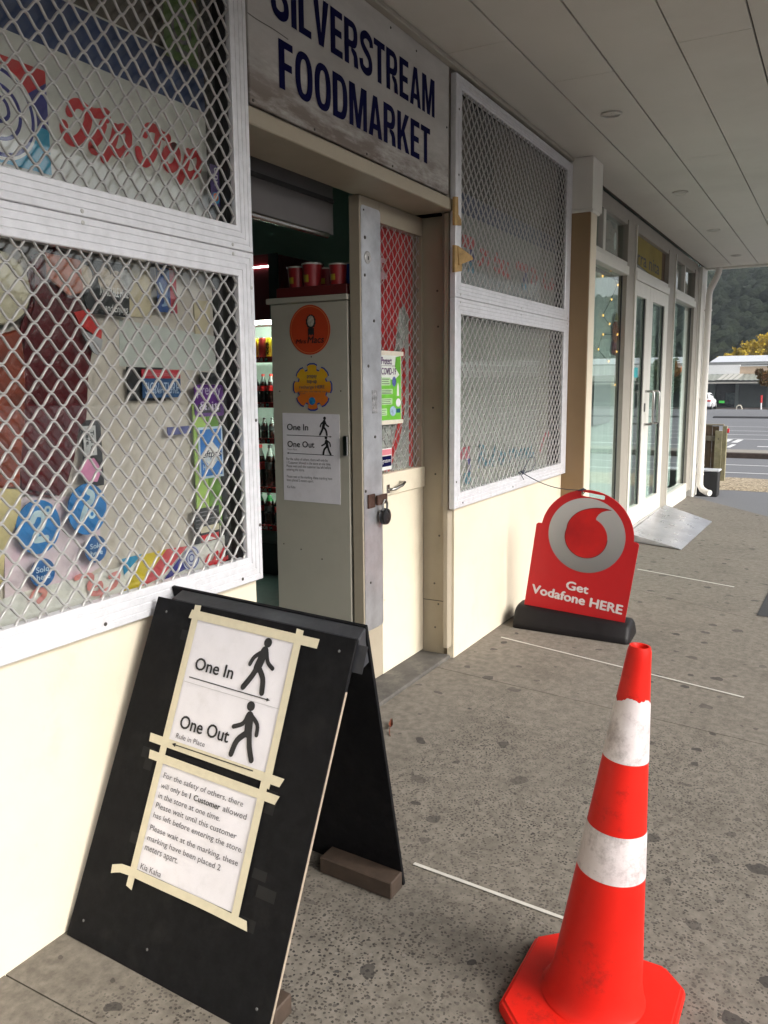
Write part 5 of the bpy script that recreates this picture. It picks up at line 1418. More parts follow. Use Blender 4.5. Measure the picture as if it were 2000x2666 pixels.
obj('fascia', MB().box(-5.2, 13.0, -0.93, -0.872, 3.10, 3.55), white_joinery, cn, bevel=0.004)
obj('end_fascia', MB().box(12.862, 12.93, -0.870, 1.93, 3.125, 3.50), white_joinery, cn, bevel=0.004)
obj('roof_sheet', MB().box(-5.2, 13.0, -0.93, 1.90, 3.552, 3.58), paint('roof_grey', (0.3, 0.3, 0.3), 0.5), cn)
obj('cornice_strip', MB().box(-5, 6.14, 1.815, 1.857, 3.124, 3.149), grey_joinery, cn, bevel=0.004)
dl_rim = paint('downlight_rim', (0.56, 0.54, 0.50), 0.45)
for k, x in enumerate((0.9, 3.1, 5.29, 7.68, 9.73, 11.78)):
    d_ = obj('downlight', MB().lathe([(0.064, 0.0), (0.066, 0.005), (0.052, 0.009), (0.048, 0.004)], (x, 1.345, 3.1495), (0, 0, -1), 28, cap=False), dl_rim, cn, smooth=40)
    obj('downlight_lens', MB().lathe([(0.047, -0.002), (0.046, -0.003)], (x, 1.345, 3.1515), (0, 0, 1), 24), paint('dull_lens', (0.5, 0.48, 0.44), 0.3), d_)

# ------------------------------------------------------------------ neighbouring shop
NY = 1.89
ns = thing('neighbouring_shop', 'white framed glass shopfront with double doors beyond the tan column', 'shop', (9.5, 2.5, 0))
def nbox(name, m, *b, bevel=0.0, parent=None):
    return obj(name, MB().box(*b), m, parent or ns, bevel=bevel)
pier = nbox('column', beige_dk, 6.149, 6.312, 1.688, 1.95, -0.08, 2.79, bevel=0.004)
obj('column_front', MB().box(6.155, 6.306, 1.684, 1.6875, -0.06, 2.79), cream, pier)
obj('column_cap', MB().box(6.149, 6.42, 1.678, 1.95, 2.792, 3.149), white_joinery, pier, bevel=0.004)
obj('cap_moulding', MB().box(6.146, 6.34, 1.672, 1.95, 2.765, 2.7915), white_joinery, pier, bevel=0.006)
# frame members (x ranges from the measured verticals)
for (x0, x1, m) in ((6.32, 6.42, white_joinery), (8.13, 8.46, grey_joinery), (10.19, 10.60, grey_joinery), (12.10, 12.40, grey_joinery)):
    nbox('mullion', m, x0, x1, NY - 0.02, NY + 0.10, 0.02, 3.05, bevel=0.003)
    nbox('mullion_edge', white_joinery, x1 - 0.03, x1 - 0.002, NY - 0.034, NY - 0.0205, 0.02, 3.05)
nbox('corner_trim', white_joinery, 12.42, 12.86, NY - 0.06, NY + 0.10, -0.1, 3.12, bevel=0.004)
nbox('head_band', grey_joinery, 6.42, 12.40, NY + 0.005, NY + 0.10, 3.052, 3.15)
for (x0, x1) in ((6.43, 8.125), (8.465, 10.185), (10.605, 12.095)):
    nbox('transom', white_joinery, x0, x1, NY - 0.04, NY + 0.08, 2.545, 2.625, bevel=0.004)
    nbox('transom', white_joinery, x0, x1, NY - 0.02, NY + 0.08, 2.63, 2.668, bevel=0.003)
    nbox('fanlight_head', grey_joinery, x0, x1, NY - 0.01, NY + 0.08, 3.005, 3.05)
    nbox('fanlight_pane', pane_far, x0, x1, NY + 0.03, NY + 0.034, 2.67, 3.004)
for (x0, x1) in ((7.25, 7.33), (11.3, 11.37)):
    nbox('fanlight_bar', white_joinery, x0, x1, NY - 0.012, NY + 0.06, 2.67, 3.003, bevel=0.003)
for (x0, x1) in ((6.43, 8.125), (10.605, 12.095)):
    nbox('window_pane', pane_far, x0 + 0.01, x1 - 0.07, NY + 0.02, NY + 0.024, 0.15, 2.54)
    nbox('pane_gasket', black_gap, x1 - 0.07, x1 - 0.045, NY + 0.008, NY + 0.019, 0.15, 2.54)
    nbox('bottom_rail', white_joinery, x0, x1, NY - 0.03, NY + 0.08, -0.06, 0.148, bevel=0.004)
# double doors
for k, (x0, x1) in enumerate(((8.468, 9.155), (9.160, 10.183))):
    d_ = obj('door', MB().box(x0, x0 + 0.06 + 0.10 * k, NY - 0.03, NY + 0.02, 0.07, 2.54), white_joinery, ns, bevel=0.003)
    obj('stile', MB().box(x1 - (0.17 if k == 0 else 0.20), x1, NY - 0.03, NY + 0.02, 0.07, 2.54), white_joinery, d_, bevel=0.003)
    obj('top_rail', MB().box(x0 + 0.061 + 0.10 * k, x1 - 0.201 + (0.03 if k == 0 else 0), NY - 0.03, NY + 0.02, 2.40, 2.54), white_joinery, d_)
    obj('bottom_rail', MB().box(x0 + 0.061 + 0.10 * k, x1 - 0.201 + (0.03 if k == 0 else 0), NY - 0.03, NY + 0.02, 0.07, 0.26), white_joinery, d_)
    obj('glass', MB().box(x0 + 0.061 + 0.10 * k, x1 - 0.201 + (0.03 if k == 0 else 0), NY - 0.006, NY - 0.002, 0.261, 2.399), pane_far, d_)
    obj('gasket', MB().box(x1 - 0.235 + (0.03 if k == 0 else 0), x1 - 0.2005 + (0.03 if k == 0 else 0), NY - 0.018, NY - 0.007, 0.262, 2.398), black_gap, d_)
for (x, nm) in ((9.05, 'lock_rail'),):
    nbox('lock_plate', chrome, x, x + 0.05, NY - 0.036, NY - 0.031, 1.24, 1.33)
for x in (9.10, 9.40):
    obj('pull_handle', MB().tube([(x, NY - 0.03, 1.105), (x, NY - 0.10, 1.105), (x + 0.02, NY - 0.115, 1.12), (x + 0.02, NY - 0.115, 1.44), (x, NY - 0.10, 1.455), (x, NY - 0.03, 1.455)], 0.014, 10), chrome, ns, smooth=40)
nbox('threshold', paint('pale_threshold', (0.45, 0.44, 0.42), 0.5), 8.46, 10.19, NY - 0.05, NY + 0.06, -0.02, 0.066, bevel=0.004)
# pale interior, curtains
inm = paint('pale_shop_wall', (0.60, 0.70, 0.66), 0.7, 0.1, 1.5)
nbox('floor', paint('shop_floor_pale', (0.35, 0.38, 0.37), 0.5), 6.2, 12.8, NY + 0.11, 5.0, -0.05, 0.0)
nbox('rear_wall', inm, 6.2, 12.8, 4.2, 4.3, 0.0, 3.15)
nbox('side_wall', inm, 12.70, 12.84, NY + 0.11, 6.99, -0.3, 3.15)
nbox('ceiling', paint('dim_ceiling', (0.10, 0.10, 0.095), 0.7), 6.2, 12.69, NY + 0.11, 4.19, 3.10, 3.148)
curt = paint('sheer_curtain', (0.86, 0.90, 0.88), 0.8, 0.06, 8)
for (x0, x1, y0) in ((6.45, 7.35, 1.962), (7.38, 8.12, 1.956), (8.48, 9.14, 1.952), (9.2, 10.18, 1.952), (10.62, 11.3, 1.962), (11.80, 12.09, 1.956)):
    m_ = MB()
    n = 40
    for i in range(n + 1):
        x = x0 + (x1 - x0) * i / n
        y = y0 + 0.012 * math.sin(i * 1.7)
        m_.v += [(x, y, 0.2), (x, y, 2.5)]
    m_.f = [(2 * i, 2 * i + 2, 2 * i + 3, 2 * i + 1) for i in range(n)]
    obj('curtain', m_, curt, ns, smooth=60)
# fanlight pictures, banner, stickers, lights
pic = paint('dim_red_picture', (0.17, 0.05, 0.055), 0.6, 0.6, 7, dirt=(0.33, 0.24, 0.24), dirt_amt=0.5, dirt_scale=6)
for (x0, x1, lab) in ((6.6, 7.2, 'dim red picture in the first fanlight, half hidden by the column'), (7.45, 8.05, 'dim red picture in the fanlight beside the yellow banner'), (10.66, 11.25, 'dim red picture in the fanlight right of the yellow banner'), (11.45, 12.0, 'dim red and white picture in the last fanlight by the downpipe')):
    g_ = thing('fanlight_picture', lab, 'picture', (x0, NY + 0.06, 2.68), 'pictures in the fanlights')
    pts = [(x0, 2.68), (x1, 2.68), (x1, 2.90), (x1 - 0.12, 2.95), (x1 - 0.2, 2.92), (x0 + 0.25, 2.99), (x0 + 0.1, 2.95), (x0, 2.97)]
    obj('picture', MB().prism(pts, FAC(NY + 0.05), -0.01, 0), pic, g_)
    obj('pale_patch', MB().flat(circ((x1 - 0.14, 2.83), 0.045, 14, 0, 0.08), FAC(NY + 0.049), 0.0), paper, g_)
yb = thing('yellow_banner', 'drooping yellow banner with dark lower case letters above the double doors', 'banner', (9.3, NY, 2.67))
ybm = paint('mustard_cloth', (0.30, 0.23, 0.045), 0.7, 0.25, 2.5)
obj('cloth', MB().prism([(8.47, 3.0), (10.0, 3.0), (10.0, 2.70), (9.5, 2.69), (9.0, 2.72), (8.47, 2.75)], FAC(NY + 0.026), -0.003, 0), ybm, yb)
obj('brown_end', MB().prism([(10.005, 3.0), (10.18, 3.0), (10.18, 2.67), (10.005, 2.69)], FAC(NY + 0.026), -0.003, 0), paint('brown_cloth', (0.09, 0.05, 0.025), 0.7), yb)
text('arra nita', (8.56, 9.85, 2.735, 2.86), FAC(NY + 0.0255), 0.0006, paint('dim_blue_letters', (0.075, 0.075, 0.085), 0.7), yb, 0.015)
tag(obj('teal_sticker', MB().fbox(FAC(NY - 0.007), 8.56, 8.80, 1.60, 1.70, 0, 0.001), paint('teal_vinyl', (0.03, 0.42, 0.45), 0.4, 0.2, 20), loc=(8.68, NY, 1.6)), 'square teal sticker on the left glass door of the far shop', 'sticker')
rp_ = thing('round_poster', 'round orange and maroon paper decoration in the first shop window', 'decoration', (7.95, 1.98, 1.7))
obj('disc', MB().prism(circ((8.00, 2.02), 0.11, 24, 0, 0.10), FAC(1.926), -0.008, 0), paint('rust_orange', (0.40, 0.09, 0.03), 0.6), rp_)
obj('tail', MB().prism([(7.90, 1.93), (8.06, 1.93), (8.06, 1.80), (7.90, 1.83)], FAC(1.930), -0.004, 0), paint('maroon_paper', (0.22, 0.03, 0.06), 0.6), rp_)
obj('crown', MB().prism([(7.92, 2.13), (7.98, 2.20), (8.06, 2.17), (8.08, 2.12)], FAC(1.922), -0.003, 0), paint('olive_paper', (0.34, 0.28, 0.06), 0.6), rp_)
fl_ = thing('fairy_lights', 'string of warm fairy lights hung inside the first shop window', 'string lights', (7.7, 1.97, 1.5))
pts = [(7.44, 2.47), (7.71, 2.55), (8.0, 2.45), (7.78, 2.30), (7.50, 2.14), (7.74, 2.08), (8.05, 2.0), (7.52, 1.975), (7.37, 1.84), (7.75, 1.745), (8.04, 1.84), (8.02, 1.53)]
obj('wire', MB().tube([(x, 1.928, z) for x, z in pts], 0.0025, 5), paint('light_wire', (0.05, 0.06, 0.05), 0.6), fl_)
bulb = emit('warm_bulb', (1.0, 0.50, 0.12), 2.5)
for x, z in pts:
    obj('bulb', MB().lathe([(0.003, -0.010), (0.006, -0.004), (0.006, 0.005), (0.002, 0.010)], (x, 1.922, z), n=8), bulb, fl_, smooth=60)
tag(obj('paper_lantern', MB().lathe([(0.02, -0.115), (0.08, -0.09), (0.115, -0.03), (0.115, 0.03), (0.08, 0.09), (0.02, 0.115)], (11.55, 2.02, 1.72), n=20), paint('orange_paper', (0.62, 0.20, 0.06), 0.6), loc=(11.55, 2.02, 1.6), smooth=60), 'round orange paper lantern in the last shop window', 'lantern')
tag(obj('window_poster', MB().fbox(FAC(NY + 0.034), 7.28, 7.86, 1.18, 1.62, -0.002, 0.0), paper, loc=(7.5, NY + .04, 1.2)), 'pale poster low inside the first window of the far shop', 'poster')
# aluminium ramp at the doors
rp = thing('door_ramp', 'shiny chequered aluminium ramp laid at the far shop doors', 'ramp', (9.3, 1.6, 0))
rm = paint('ramp_aluminium', (0.62, 0.62, 0.66), 0.30, 0.25, 2.5, metal=0.8)
A_, B_, C_, D_ = (8.30, 1.805, 0.060), (8.13, 1.27, gz(8.13, 1.27) + 0.010), (10.08, 1.25, gz(10.08, 1.25) + 0.010), (10.46, 1.845, 0.060)
m_ = MB()
m_.v = [A_, B_, C_, D_] + [(p[0], p[1], p[2] - 0.008) for p in (A_, B_, C_, D_)]
m_.f = [(0, 1, 2, 3), (7, 6, 5, 4), (0, 4, 5, 1), (1, 5, 6, 2), (2, 6, 7, 3), (3, 7, 4, 0)]
obj('plate', m_, rm, rp, recalc=True)
m_ = MB()
m_.v = [(8.31, 1.80, 0.048), (8.16, 1.30, gz(8.16, 1.3) + 0.004), (8.31, 1.80, gz(8.31, 1.80) + 0.002)]
m_.v += [(x + 0.03, y, z) for x, y, z in m_.v]
m_.f = [(0, 1, 2), (5, 4, 3), (0, 3, 4, 1), (1, 4, 5, 2), (2, 5, 3, 0)]
obj('side_web', m_, rm, rp, recalc=True)
# downpipe
dpm = paint('white_pvc', (0.76, 0.73, 0.68), 0.4, 0.05)
dp = thing('downpipe', 'white downpipe on the corner of the far shop', 'downpipe', (12.7, 1.76, -0.05))
obj('pipe', MB().tube([(12.72, 1.66, 3.13), (12.72, 1.665, 3.06), (12.72, 1.69, 2.99), (12.72, 1.765, 2.83), (12.72, 1.775, 2.76), (12.72, 1.772, 0.12), (12.71, 1.765, 0.05), (12.68, 1.73, 0.0), (12.62, 1.66, -0.03), (12.58, 1.61, -0.035)], 0.044, 16), dpm, dp, smooth=40)
for z in (2.55, 1.3, 0.35, 0.22):
    obj('bracket', MB().lathe([(0.050, -0.012), (0.050, 0.012)], (12.72, 1.773, z), n=18), dpm, dp, smooth=40)
    obj('bracket_arm', MB().box(12.70, 12.74, 1.815, 1.836, z - 0.01, z + 0.01), dpm, dp)
bb = thing('black_box', 'black plastic box behind the foot of the downpipe', 'box', (13.0, 1.7, -0.1))
obj('body', MB().box(12.90, 13.15, 1.55, 1.86, road_z(13, 1.7), 0.24), black_gap, bb, bevel=0.01)
obj('lid', MB().box(12.885, 13.165, 1.535, 1.875, 0.242, 0.27), paint('pale_grey_lid', (0.5, 0.52, 0.55), 0.4), bb, bevel=0.008)

# ------------------------------------------------------------------ taped marks, leaf, cord
tape_w = paint('white_floor_tape', (0.52, 0.50, 0.45), 0.6, 0.1, 30)
def floor_tape(a, b, w, label):
    A, B = Vector(a), Vector(b)
    t = (B - A).normalized()
    n = Vector((-t.y, t.x))
    m_ = MB()
    k = 12
    for i in range(k + 1):
        p = A + (B - A) * i / k
        ww = w * (0.5 + 0.03 * math.sin(i * 2.3))
        for q in (p + n * ww, p - n * ww):
            m_.v.append((q.x, q.y, gz(q.x, q.y) + 0.0035))
    m_.f = [(2 * i, 2 * i + 1, 2 * i + 3, 2 * i + 2) for i in range(k)]
    tag(obj('floor_tape', m_, tape_w, loc=(A.x, A.y, gz(A.x, A.y)), recalc=False), label, 'floor marking', 'waiting marks taped across the footpath')
floor_tape((2.25, 1.146), (2.225, 0.55), 0.0145, 'strip of white tape on the ground behind the traffic cone')
floor_tape((4.654, 1.761), (4.398, 0.347), 0.0155, 'long strip of white tape in front of the red freestanding sign')
floor_tape((7.036, 1.445), (6.833, 0.659), 0.022, 'strip of white tape on the ground behind the red sign, towards the ramp')
lf = thing('dead_leaf', 'small curled red-brown leaf beside the black board', 'leaf', (3.15, 1.70, 0))
lm = paint('dead_leaf_brown', (0.16, 0.035, 0.012), 0.7, 0.4, 60)
m_ = MB()
for i in range(8):
    s = i / 7
    x, y = 3.185 - 0.075 * s, 1.735 - 0.03 * s
    w = 0.013 * math.sin(math.pi * min(1, s * 0.9 + 0.08))
    z = gz(x, y) + 0.006 + 0.014 * (s - 0.5) ** 2 * 4
    m_.v += [(x + w * 0.3, y + w, z + 0.008), (x, y, z), (x - w * 0.3, y - w, z + 0.010)]
m_.f = [f for i in range(7) for f in ((3 * i, 3 * i + 1, 3 * i + 4, 3 * i + 3), (3 * i + 1, 3 * i + 2, 3 * i + 5, 3 * i + 4))]
obj('blade', m_, lm, lf, smooth=60)
obj('stem', MB().tube([(3.11, 1.705, gz(3.11, 1.705) + 0.016), (3.08, 1.69, gz(3.08, 1.69) + 0.006), (3.06, 1.675, gz(3.06, 1.675) + 0.004)], 0.0018, 5), lm, lf)

# ------------------------------------------------------------------ black sandwich board
AO = Vector((1.4342, 1.8468, 0.002))
AE = Vector((-0.0339, -0.9988, -0.0344)).normalized()
AV = Vector((0.3857, -0.0449, 0.9215))
fa = frame(AO, AE, AV)
AW, AH = 0.7253, 0.9896
bb_m = paint('matt_black_board', (0.008, 0.008, 0.009), 0.62, 0.35, 30, dirt=(0.022, 0.021, 0.021), dirt_amt=0.5, spec=0.10, dirt_scale=9, bump=0.08, bump_scale=120)
raw = paint('raw_ply_edge', (0.36, 0.29, 0.22), 0.8, 0.25, 40)
brown_blk = paint('dark_stained_wood', (0.058, 0.038, 0.026), 0.7, 0.3, 18)
ab = thing('sandwich_board', 'black folding sandwich board with taped paper notices by the near wall', 'sandwich board', tuple(AO))
fp = obj('front_panel', MB().fbox(fa, 0, AW, 0, AH, -0.012, 0.0), bb_m, ab, bevel=0.0015)
obj('bare_edge', MB().fbox(fa, AW + 0.0002, AW + 0.0016, 0.03, AH * 0.86, -0.0095, -0.0015), raw, fp)
# rear leaf
TB = P3(fa, 0, AH, 0) + Vector((0.092, 0, 0.012))
BB_ = Vector((2.168, 1.846, 0.004))
RV = (TB - BB_)
fb2 = frame(BB_, AE, RV)
RH = RV.length
obj('rear_panel', MB().fbox(fb2, 0.0, AW, 0.0, RH, 0.0, 0.012), bb_m, ab, bevel=0.0015)
# ridge plank tying the leaves
m_ = MB()
pa, pb = P3(fa, 0.045, AH - 0.004, -0.013), P3(fa, AW, AH - 0.004, -0.013)
qa, qb = P3(fb2, 0.045, RH - 0.012, 0.013), P3(fb2, AW, RH - 0.012, 0.013)
up = Vector((0, 0, 0.006))
dn_ = Vector((0, 0, -0.05))
m_.v = [tuple(v) for v in (pa + up, pb + up, qb + up * 1.5, qa + up * 1.5, pa + dn_, pb + dn_, qb + dn_, qa + dn_)]
m_.f = [(0, 1, 2, 3), (7, 6, 5, 4), (0, 4, 5, 1), (1, 5, 6, 2), (2, 6, 7, 3), (3, 7, 4, 0)]
slate = paint('worn_black_paint', (0.028, 0.029, 0.034), 0.5, 0.3, 14)
obj('ridge_plank', m_, slate, ab, recalc=True, bevel=0.003)
obj('hinge_tape', MB().fbox(fa, AW - 0.006, AW + 0.030, AH - 0.085, AH - 0.012, -0.014, -0.0125), slate, ab)
obj('end_block', MB().fbox(fb2, AW - 0.065, AW - 0.004, RH - 0.115, RH - 0.014, 0.013, 0.052), slate, ab, bevel=0.002)
obj('bare_end', MB().fbox(fb2, AW - 0.063, AW - 0.02, RH - 0.10, RH - 0.052, 0.053, 0.056), paint('orange_wood', (0.24, 0.09, 0.03), 0.7), ab)
def foot(name, fr_, a0, a1, sgn, d):
    g0, g1 = P3(fr_, a0, 0), P3(fr_, a1, 0)
    m_ = MB()
    for p in (g0, g1):
        z = gz(p.x, p.y) + 0.001
        m_.v += [(p.x + d[0], p.y, z), (p.x + d[1], p.y, z), (p.x + d[1], p.y, z + 0.055), (p.x + d[0], p.y, z + 0.055)]
    m_.f = [(0, 1, 2, 3), (7, 6, 5, 4), (0, 4, 5, 1), (1, 5, 6, 2), (2, 6, 7, 3), (3, 7, 4, 0)]
    obj(name, m_, brown_blk, ab, recalc=True, bevel=0.003)
foot('foot_block', fb2, 0.46, AW + 0.002, 1, (-0.10, -0.026))
foot('foot_block', fb2, 0.02, 0.26, 1, (-0.10, -0.026))
foot('foot_block', fa, 0.46, AW + 0.002, 1, (0.036, 0.11))
foot('foot_block', fa, 0.02, 0.26, 1, (0.036, 0.11))
obj('scrap', MB().box(1.955, 1.985, 1.22, 1.27, 0.905, 0.912), paper, ab) if False else None
# old tape ghosts on the board
ghost = paint('old_tape_residue', (0.014, 0.014, 0.015), 0.45, spec=0.15)
for (a, b, w, h) in ((0.100, 0.53, 0.05, 0.03), (0.140, 0.30, 0.05, 0.03), (0.565, 0.50, 0.03, 0.06), (0.60, 0.30, 0.06, 0.03), (0.575, 0.34, 0.045, 0.025), (0.56, 0.215, 0.06, 0.03), (0.13, 0.88, 0.03, 0.03), (0.12, 0.50, 0.03, 0.045)):
    obj('tape_residue', MB().flat(rect_pts(a, a + w, b, b + h), fa, 0.0004), ghost, fp)
for (a, b) in ((0.05, 0.055), (0.30, 0.065), (0.68, 0.06), (0.05, 0.95), (0.68, 0.95)):
    obj('nail', MB().lathe([(0.004, 0), (0.003, 0.001)], tuple(P3(fa, a, b, 0.0002)), tuple(fa[3]), 8), paint('dull_nail', (0.12, 0.12, 0.12), 0.5), fp)

mask = paint('masking_tape', (0.66, 0.60, 0.44), 0.6, 0.06, 40, bump=0.1, bump_scale=150)
def sheet_mesh(a0, a1, b0, b1, fr_, d, wav=0.0012, n=14):
    m_ = MB()
    for j in range(n + 1):
        for i in range(n + 1):
            a, b = a0 + (a1 - a0) * i / n, b0 + (b1 - b0) * j / n
            w = wav * (math.sin(a * 43 + b * 17) + math.sin(b * 57 - a * 21)) * 0.5
            if i in (0, n) or j in (0, n): w = 0
            m_.v.append(tuple(P3(fr_, a, b, d + w)))
    m_.f = [(j * (n + 1) + i, j * (n + 1) + i + 1, (j + 1) * (n + 1) + i + 1, (j + 1) * (n + 1) + i) for j in range(n) for i in range(n)]
    return m_
def strip(pts, w, d, parent):
    """masking tape: straight run with slightly ragged ends"""
    P = [Vector(p) for p in pts]
    t = (P[-1] - P[0]).normalized()
    n = Vector((-t.y, t.x))
    m_ = MB()
    L = []
    steps = 10
    for i in range(steps + 1):
        s = i / steps * (len(P) - 1)
        k = min(int(s), len(P) - 2)
        p = P[k] + (P[k + 1] - P[k]) * (s - k)
        L.append(p)
    for i, p in enumerate(L):
        e0 = random.uniform(-0.006, 0.006) if i in (0, steps) else 0
        e1 = random.uniform(-0.006, 0.006) if i in (0, steps) else 0
        a = p + n * w / 2 + t * e0
        b = p - n * w / 2 + t * e1
        m_.v += [tuple(P3(fa, a.x, a.y, d)), tuple(P3(fa, b.x, b.y, d))]
    m_.f = [(2 * i, 2 * i + 1, 2 * i + 3, 2 * i + 2) for i in range(steps)]
    obj('tape', m_, mask, parent, smooth=0)
n1 = thing('taped_notice', 'white one in one out notice with two walking figures taped on the black board', 'notice', tuple(P3(fa, 0.36, 0.6)))
obj('sheet', sheet_mesh(0.176, 0.551, 0.596, 0.958, fa, 0.0018, 0.0007), paper, n1, smooth=0)
PD = 0.0036
text('One In', (0.216, 0.358, 0.808, 0.843), fa, PD, ink_black, n1, 0.025)
text('One Out', (0.216, 0.397, 0.640, 0.676), fa, PD, ink_black, n1, 0.025)
text('Rule in Place', (0.213, 0.322, 0.610, 0.624), fa, PD, ink_grey, n1)
arrow(fa, (0.205, 0.783), (0.497, 0.780), PD, ink_black, n1, 0.0028, 0.010)
arrow(fa, (0.504, 0.592), (0.214, 0.5915), PD + 0.002, ink_black, n1, 0.0028, 0.012)
obj('crease', MB().stroke([(0.19, 0.768), (0.36, 0.766), (0.54, 0.765)], 0.0014, fa, PD), paint('crease_grey', (0.50, 0.49, 0.50), 0.6), n1)
walking_man('man1', fa, PD, ink_black, n1)
walking_man('man2', fa, PD, ink_black, n1)
n2 = thing('taped_notice', 'white typed customer notice taped low on the black board', 'notice', tuple(P3(fa, 0.36, 0.25)))
obj('sheet', sheet_mesh(0.180, 0.552, 0.242, 0.545, fa, 0.0018, 0.0012), paper, n2, smooth=0)
inkn = paint('typed_grey_ink', (0.085, 0.08, 0.09), 0.7)
lines = ['For the safety of others, there', None, 'in the store at one time.', 'Please wait until this customer', 'has left before entering the store.', 'Please wait at the marking, these', 'marking have been placed 2', 'meters apart.']
wid = [0.292, 0, 0.229, 0.295, 0.325, 0.320, 0.269, 0.125]
zs_ = [0.496, 0.468, 0.4405, 0.4135, 0.3865, 0.352, 0.3245, 0.297]
for s_, w_, z_ in zip(lines, wid, zs_):
    if s_:
        text(s_, (0.206, 0.206 + w_, z_ - (0.0042 if any(c in s_ for c in 'gjpqy') else 0.0), z_ + 0.0150), fa, PD + 0.0006, inkn, n2)
text('will only be', (0.206, 0.306, 0.4638, 0.4830), fa, PD + 0.0006, inkn, n2)
text('1 Customer', (0.316, 0.426, 0.468, 0.4830), fa, PD + 0.0006, ink_black, n2, 0.022)
text('allowed', (0.436, 0.518, 0.468, 0.4830), fa, PD + 0.0006, inkn, n2)
text('Kia Kaha', (0.208, 0.286, 0.2475, 0.263), fa, PD + 0.0006, inkn, n2)
strip([(0.146, 0.960), (0.618, 0.956)], 0.026, 0.0042, n1)
strip([(0.170, 0.990), (0.180, 0.55)], 0.024, 0.0046, n1)
strip([(0.546, 0.983), (0.556, 0.56)], 0.024, 0.0048, n1)
strip([(0.120, 0.590), (0.602, 0.586)], 0.024, 0.0044, n1)
strip([(0.132, 0.545), (0.600, 0.541)], 0.024, 0.0052, n2)
strip([(0.180, 0.572), (0.187, 0.192)], 0.024, 0.0050, n2)
strip([(0.549, 0.580), (0.556, 0.225)], 0.024, 0.0054, n2)
strip([(0.105, 0.216), (0.150, 0.231), (0.30, 0.231), (0.46, 0.232), (0.600, 0.228)], 0.023, 0.0058, n2)

# ------------------------------------------------------------------ freestanding red sign
VE = Vector((0.0576, -0.9884, -0.1407)).normalized()
VV = Vector((-0.0362, -0.1429, 0.9891))
VO = Vector((4.9967, 1.407, 0.14))
fv = frame(VO, VE, VV)
vs_ = thing('freestanding_sign', 'red freestanding sign with a silver ring and red drop emblem, tied to the window', 'sign', (VO.x, VO.y, 0))
vred = paint('sign_red_plastic', (0.50, 0.010, 0.014), 0.38, 0.06, 4)
w2, sh_, R0, RC, RR = 0.318, 0.505, 0.236, 0.484, 0.2854
pts = [(-w2, -0.06), (w2, -0.06), (w2, sh_ - 0.012), (w2 - 0.012, sh_), (0.282, sh_)]
a_start = math.asin((sh_ - RC) / RR)
xa_ = RR * math.cos(a_start)
pts = [(-w2, -0.06), (w2, -0.06), (w2, sh_ - 0.012), (w2 - 0.010, sh_ - 0.002)]
for i in range(33):
    an = a_start + (math.pi - 2 * a_start) * i / 32
    pts.append((RR * math.cos(an), RC + RR * math.sin(an)))
pts += [(-w2 + 0.010, sh_ - 0.002), (-w2, sh_ - 0.012)]
# hand hole: build the panel as two halves round the slot
hx, hz0, hz1 = 0.072, RC + RR - 0.044, RC + RR - 0.018
left = [p for p in pts if p[0] < -1e-6]
m_ = MB()
n_ = len(pts)
def panel_with_hole(outer, hole, fr_, d0, d1):
    bm = bmesh.new()
    def loop(ps, d):
        return [bm.verts.new(P3(fr_, a, b, d)) for a, b in ps]
    loops = []
    for d in (d0, d1):
        lo, lh = loop(outer, d), loop(hole, d)
        es = [bm.edges.new((lo[i], lo[(i + 1) % len(lo)])) for i in range(len(lo))] + [bm.edges.new((lh[i], lh[(i + 1) % len(lh)])) for i in range(len(lh))]
        bmesh.ops.triangle_fill(bm, use_beauty=True, use_dissolve=False, edges=es)
        loops.append((lo, lh))
    for k in (0, 1):
        a, b = loops[0][k], loops[1][k]
        for i in range(len(a)):
            j = (i + 1) % len(a)
            bm.faces.new((a[i], a[j], b[j], b[i]))
    bmesh.ops.recalc_face_normals(bm, faces=bm.faces)
    out = MB()
    bm.verts.index_update()
    out.v = [tuple(v.co) for v in bm.verts]
    out.f = [tuple(v.index for v in f.verts) for f in bm.faces]
    bm.free()
    return out
pn = obj('panel', panel_with_hole(pts, rrect(-hx, hx, hz0, hz1, 0.006, 3), fv, -0.008, 0.0), vred, vs_)
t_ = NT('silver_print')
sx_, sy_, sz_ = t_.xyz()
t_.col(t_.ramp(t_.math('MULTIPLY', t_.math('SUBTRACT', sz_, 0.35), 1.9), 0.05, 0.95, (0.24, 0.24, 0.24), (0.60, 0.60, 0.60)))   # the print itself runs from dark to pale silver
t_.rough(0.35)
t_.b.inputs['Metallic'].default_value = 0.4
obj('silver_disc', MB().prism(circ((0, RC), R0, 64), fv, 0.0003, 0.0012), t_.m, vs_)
# comma drop: circle with a swept tail
dc, dr = (0.0, RC - 0.012), 0.130
arc_ = []
for i in range(41):                       # clockwise from the notch at the top right round to the upper left
    an = math.radians(71) - math.radians(266) * i / 40
    arc_.append((dc[0] + dr * math.cos(an), dc[1] + dr * math.sin(an)))
tail_out = [(-0.124, RC + 0.050), (-0.111, RC + 0.086), (-0.087, RC + 0.121), (-0.054, RC + 0.149), (-0.01, RC + 0.171), (0.04, RC + 0.185), (0.085, RC + 0.190), (0.124, RC + 0.186)]
tail_in = [(0.094, RC + 0.178), (0.070, RC + 0.165), (0.052, RC + 0.145), (0.043, RC + 0.124)]
drop = arc_ + tail_out + tail_in
t_ = NT('red_drop_print')
xx, yy, zz = t_.xyz()
t_.col(t_.ramp(t_.noise(5, 3), 0.35, 0.7, (0.36, 0.005, 0.008), (0.56, 0.012, 0.012)))
t_.rough(0.35)
obj('red_drop', MB().prism(drop, fv, 0.0014, 0.0024), t_.m, vs_)
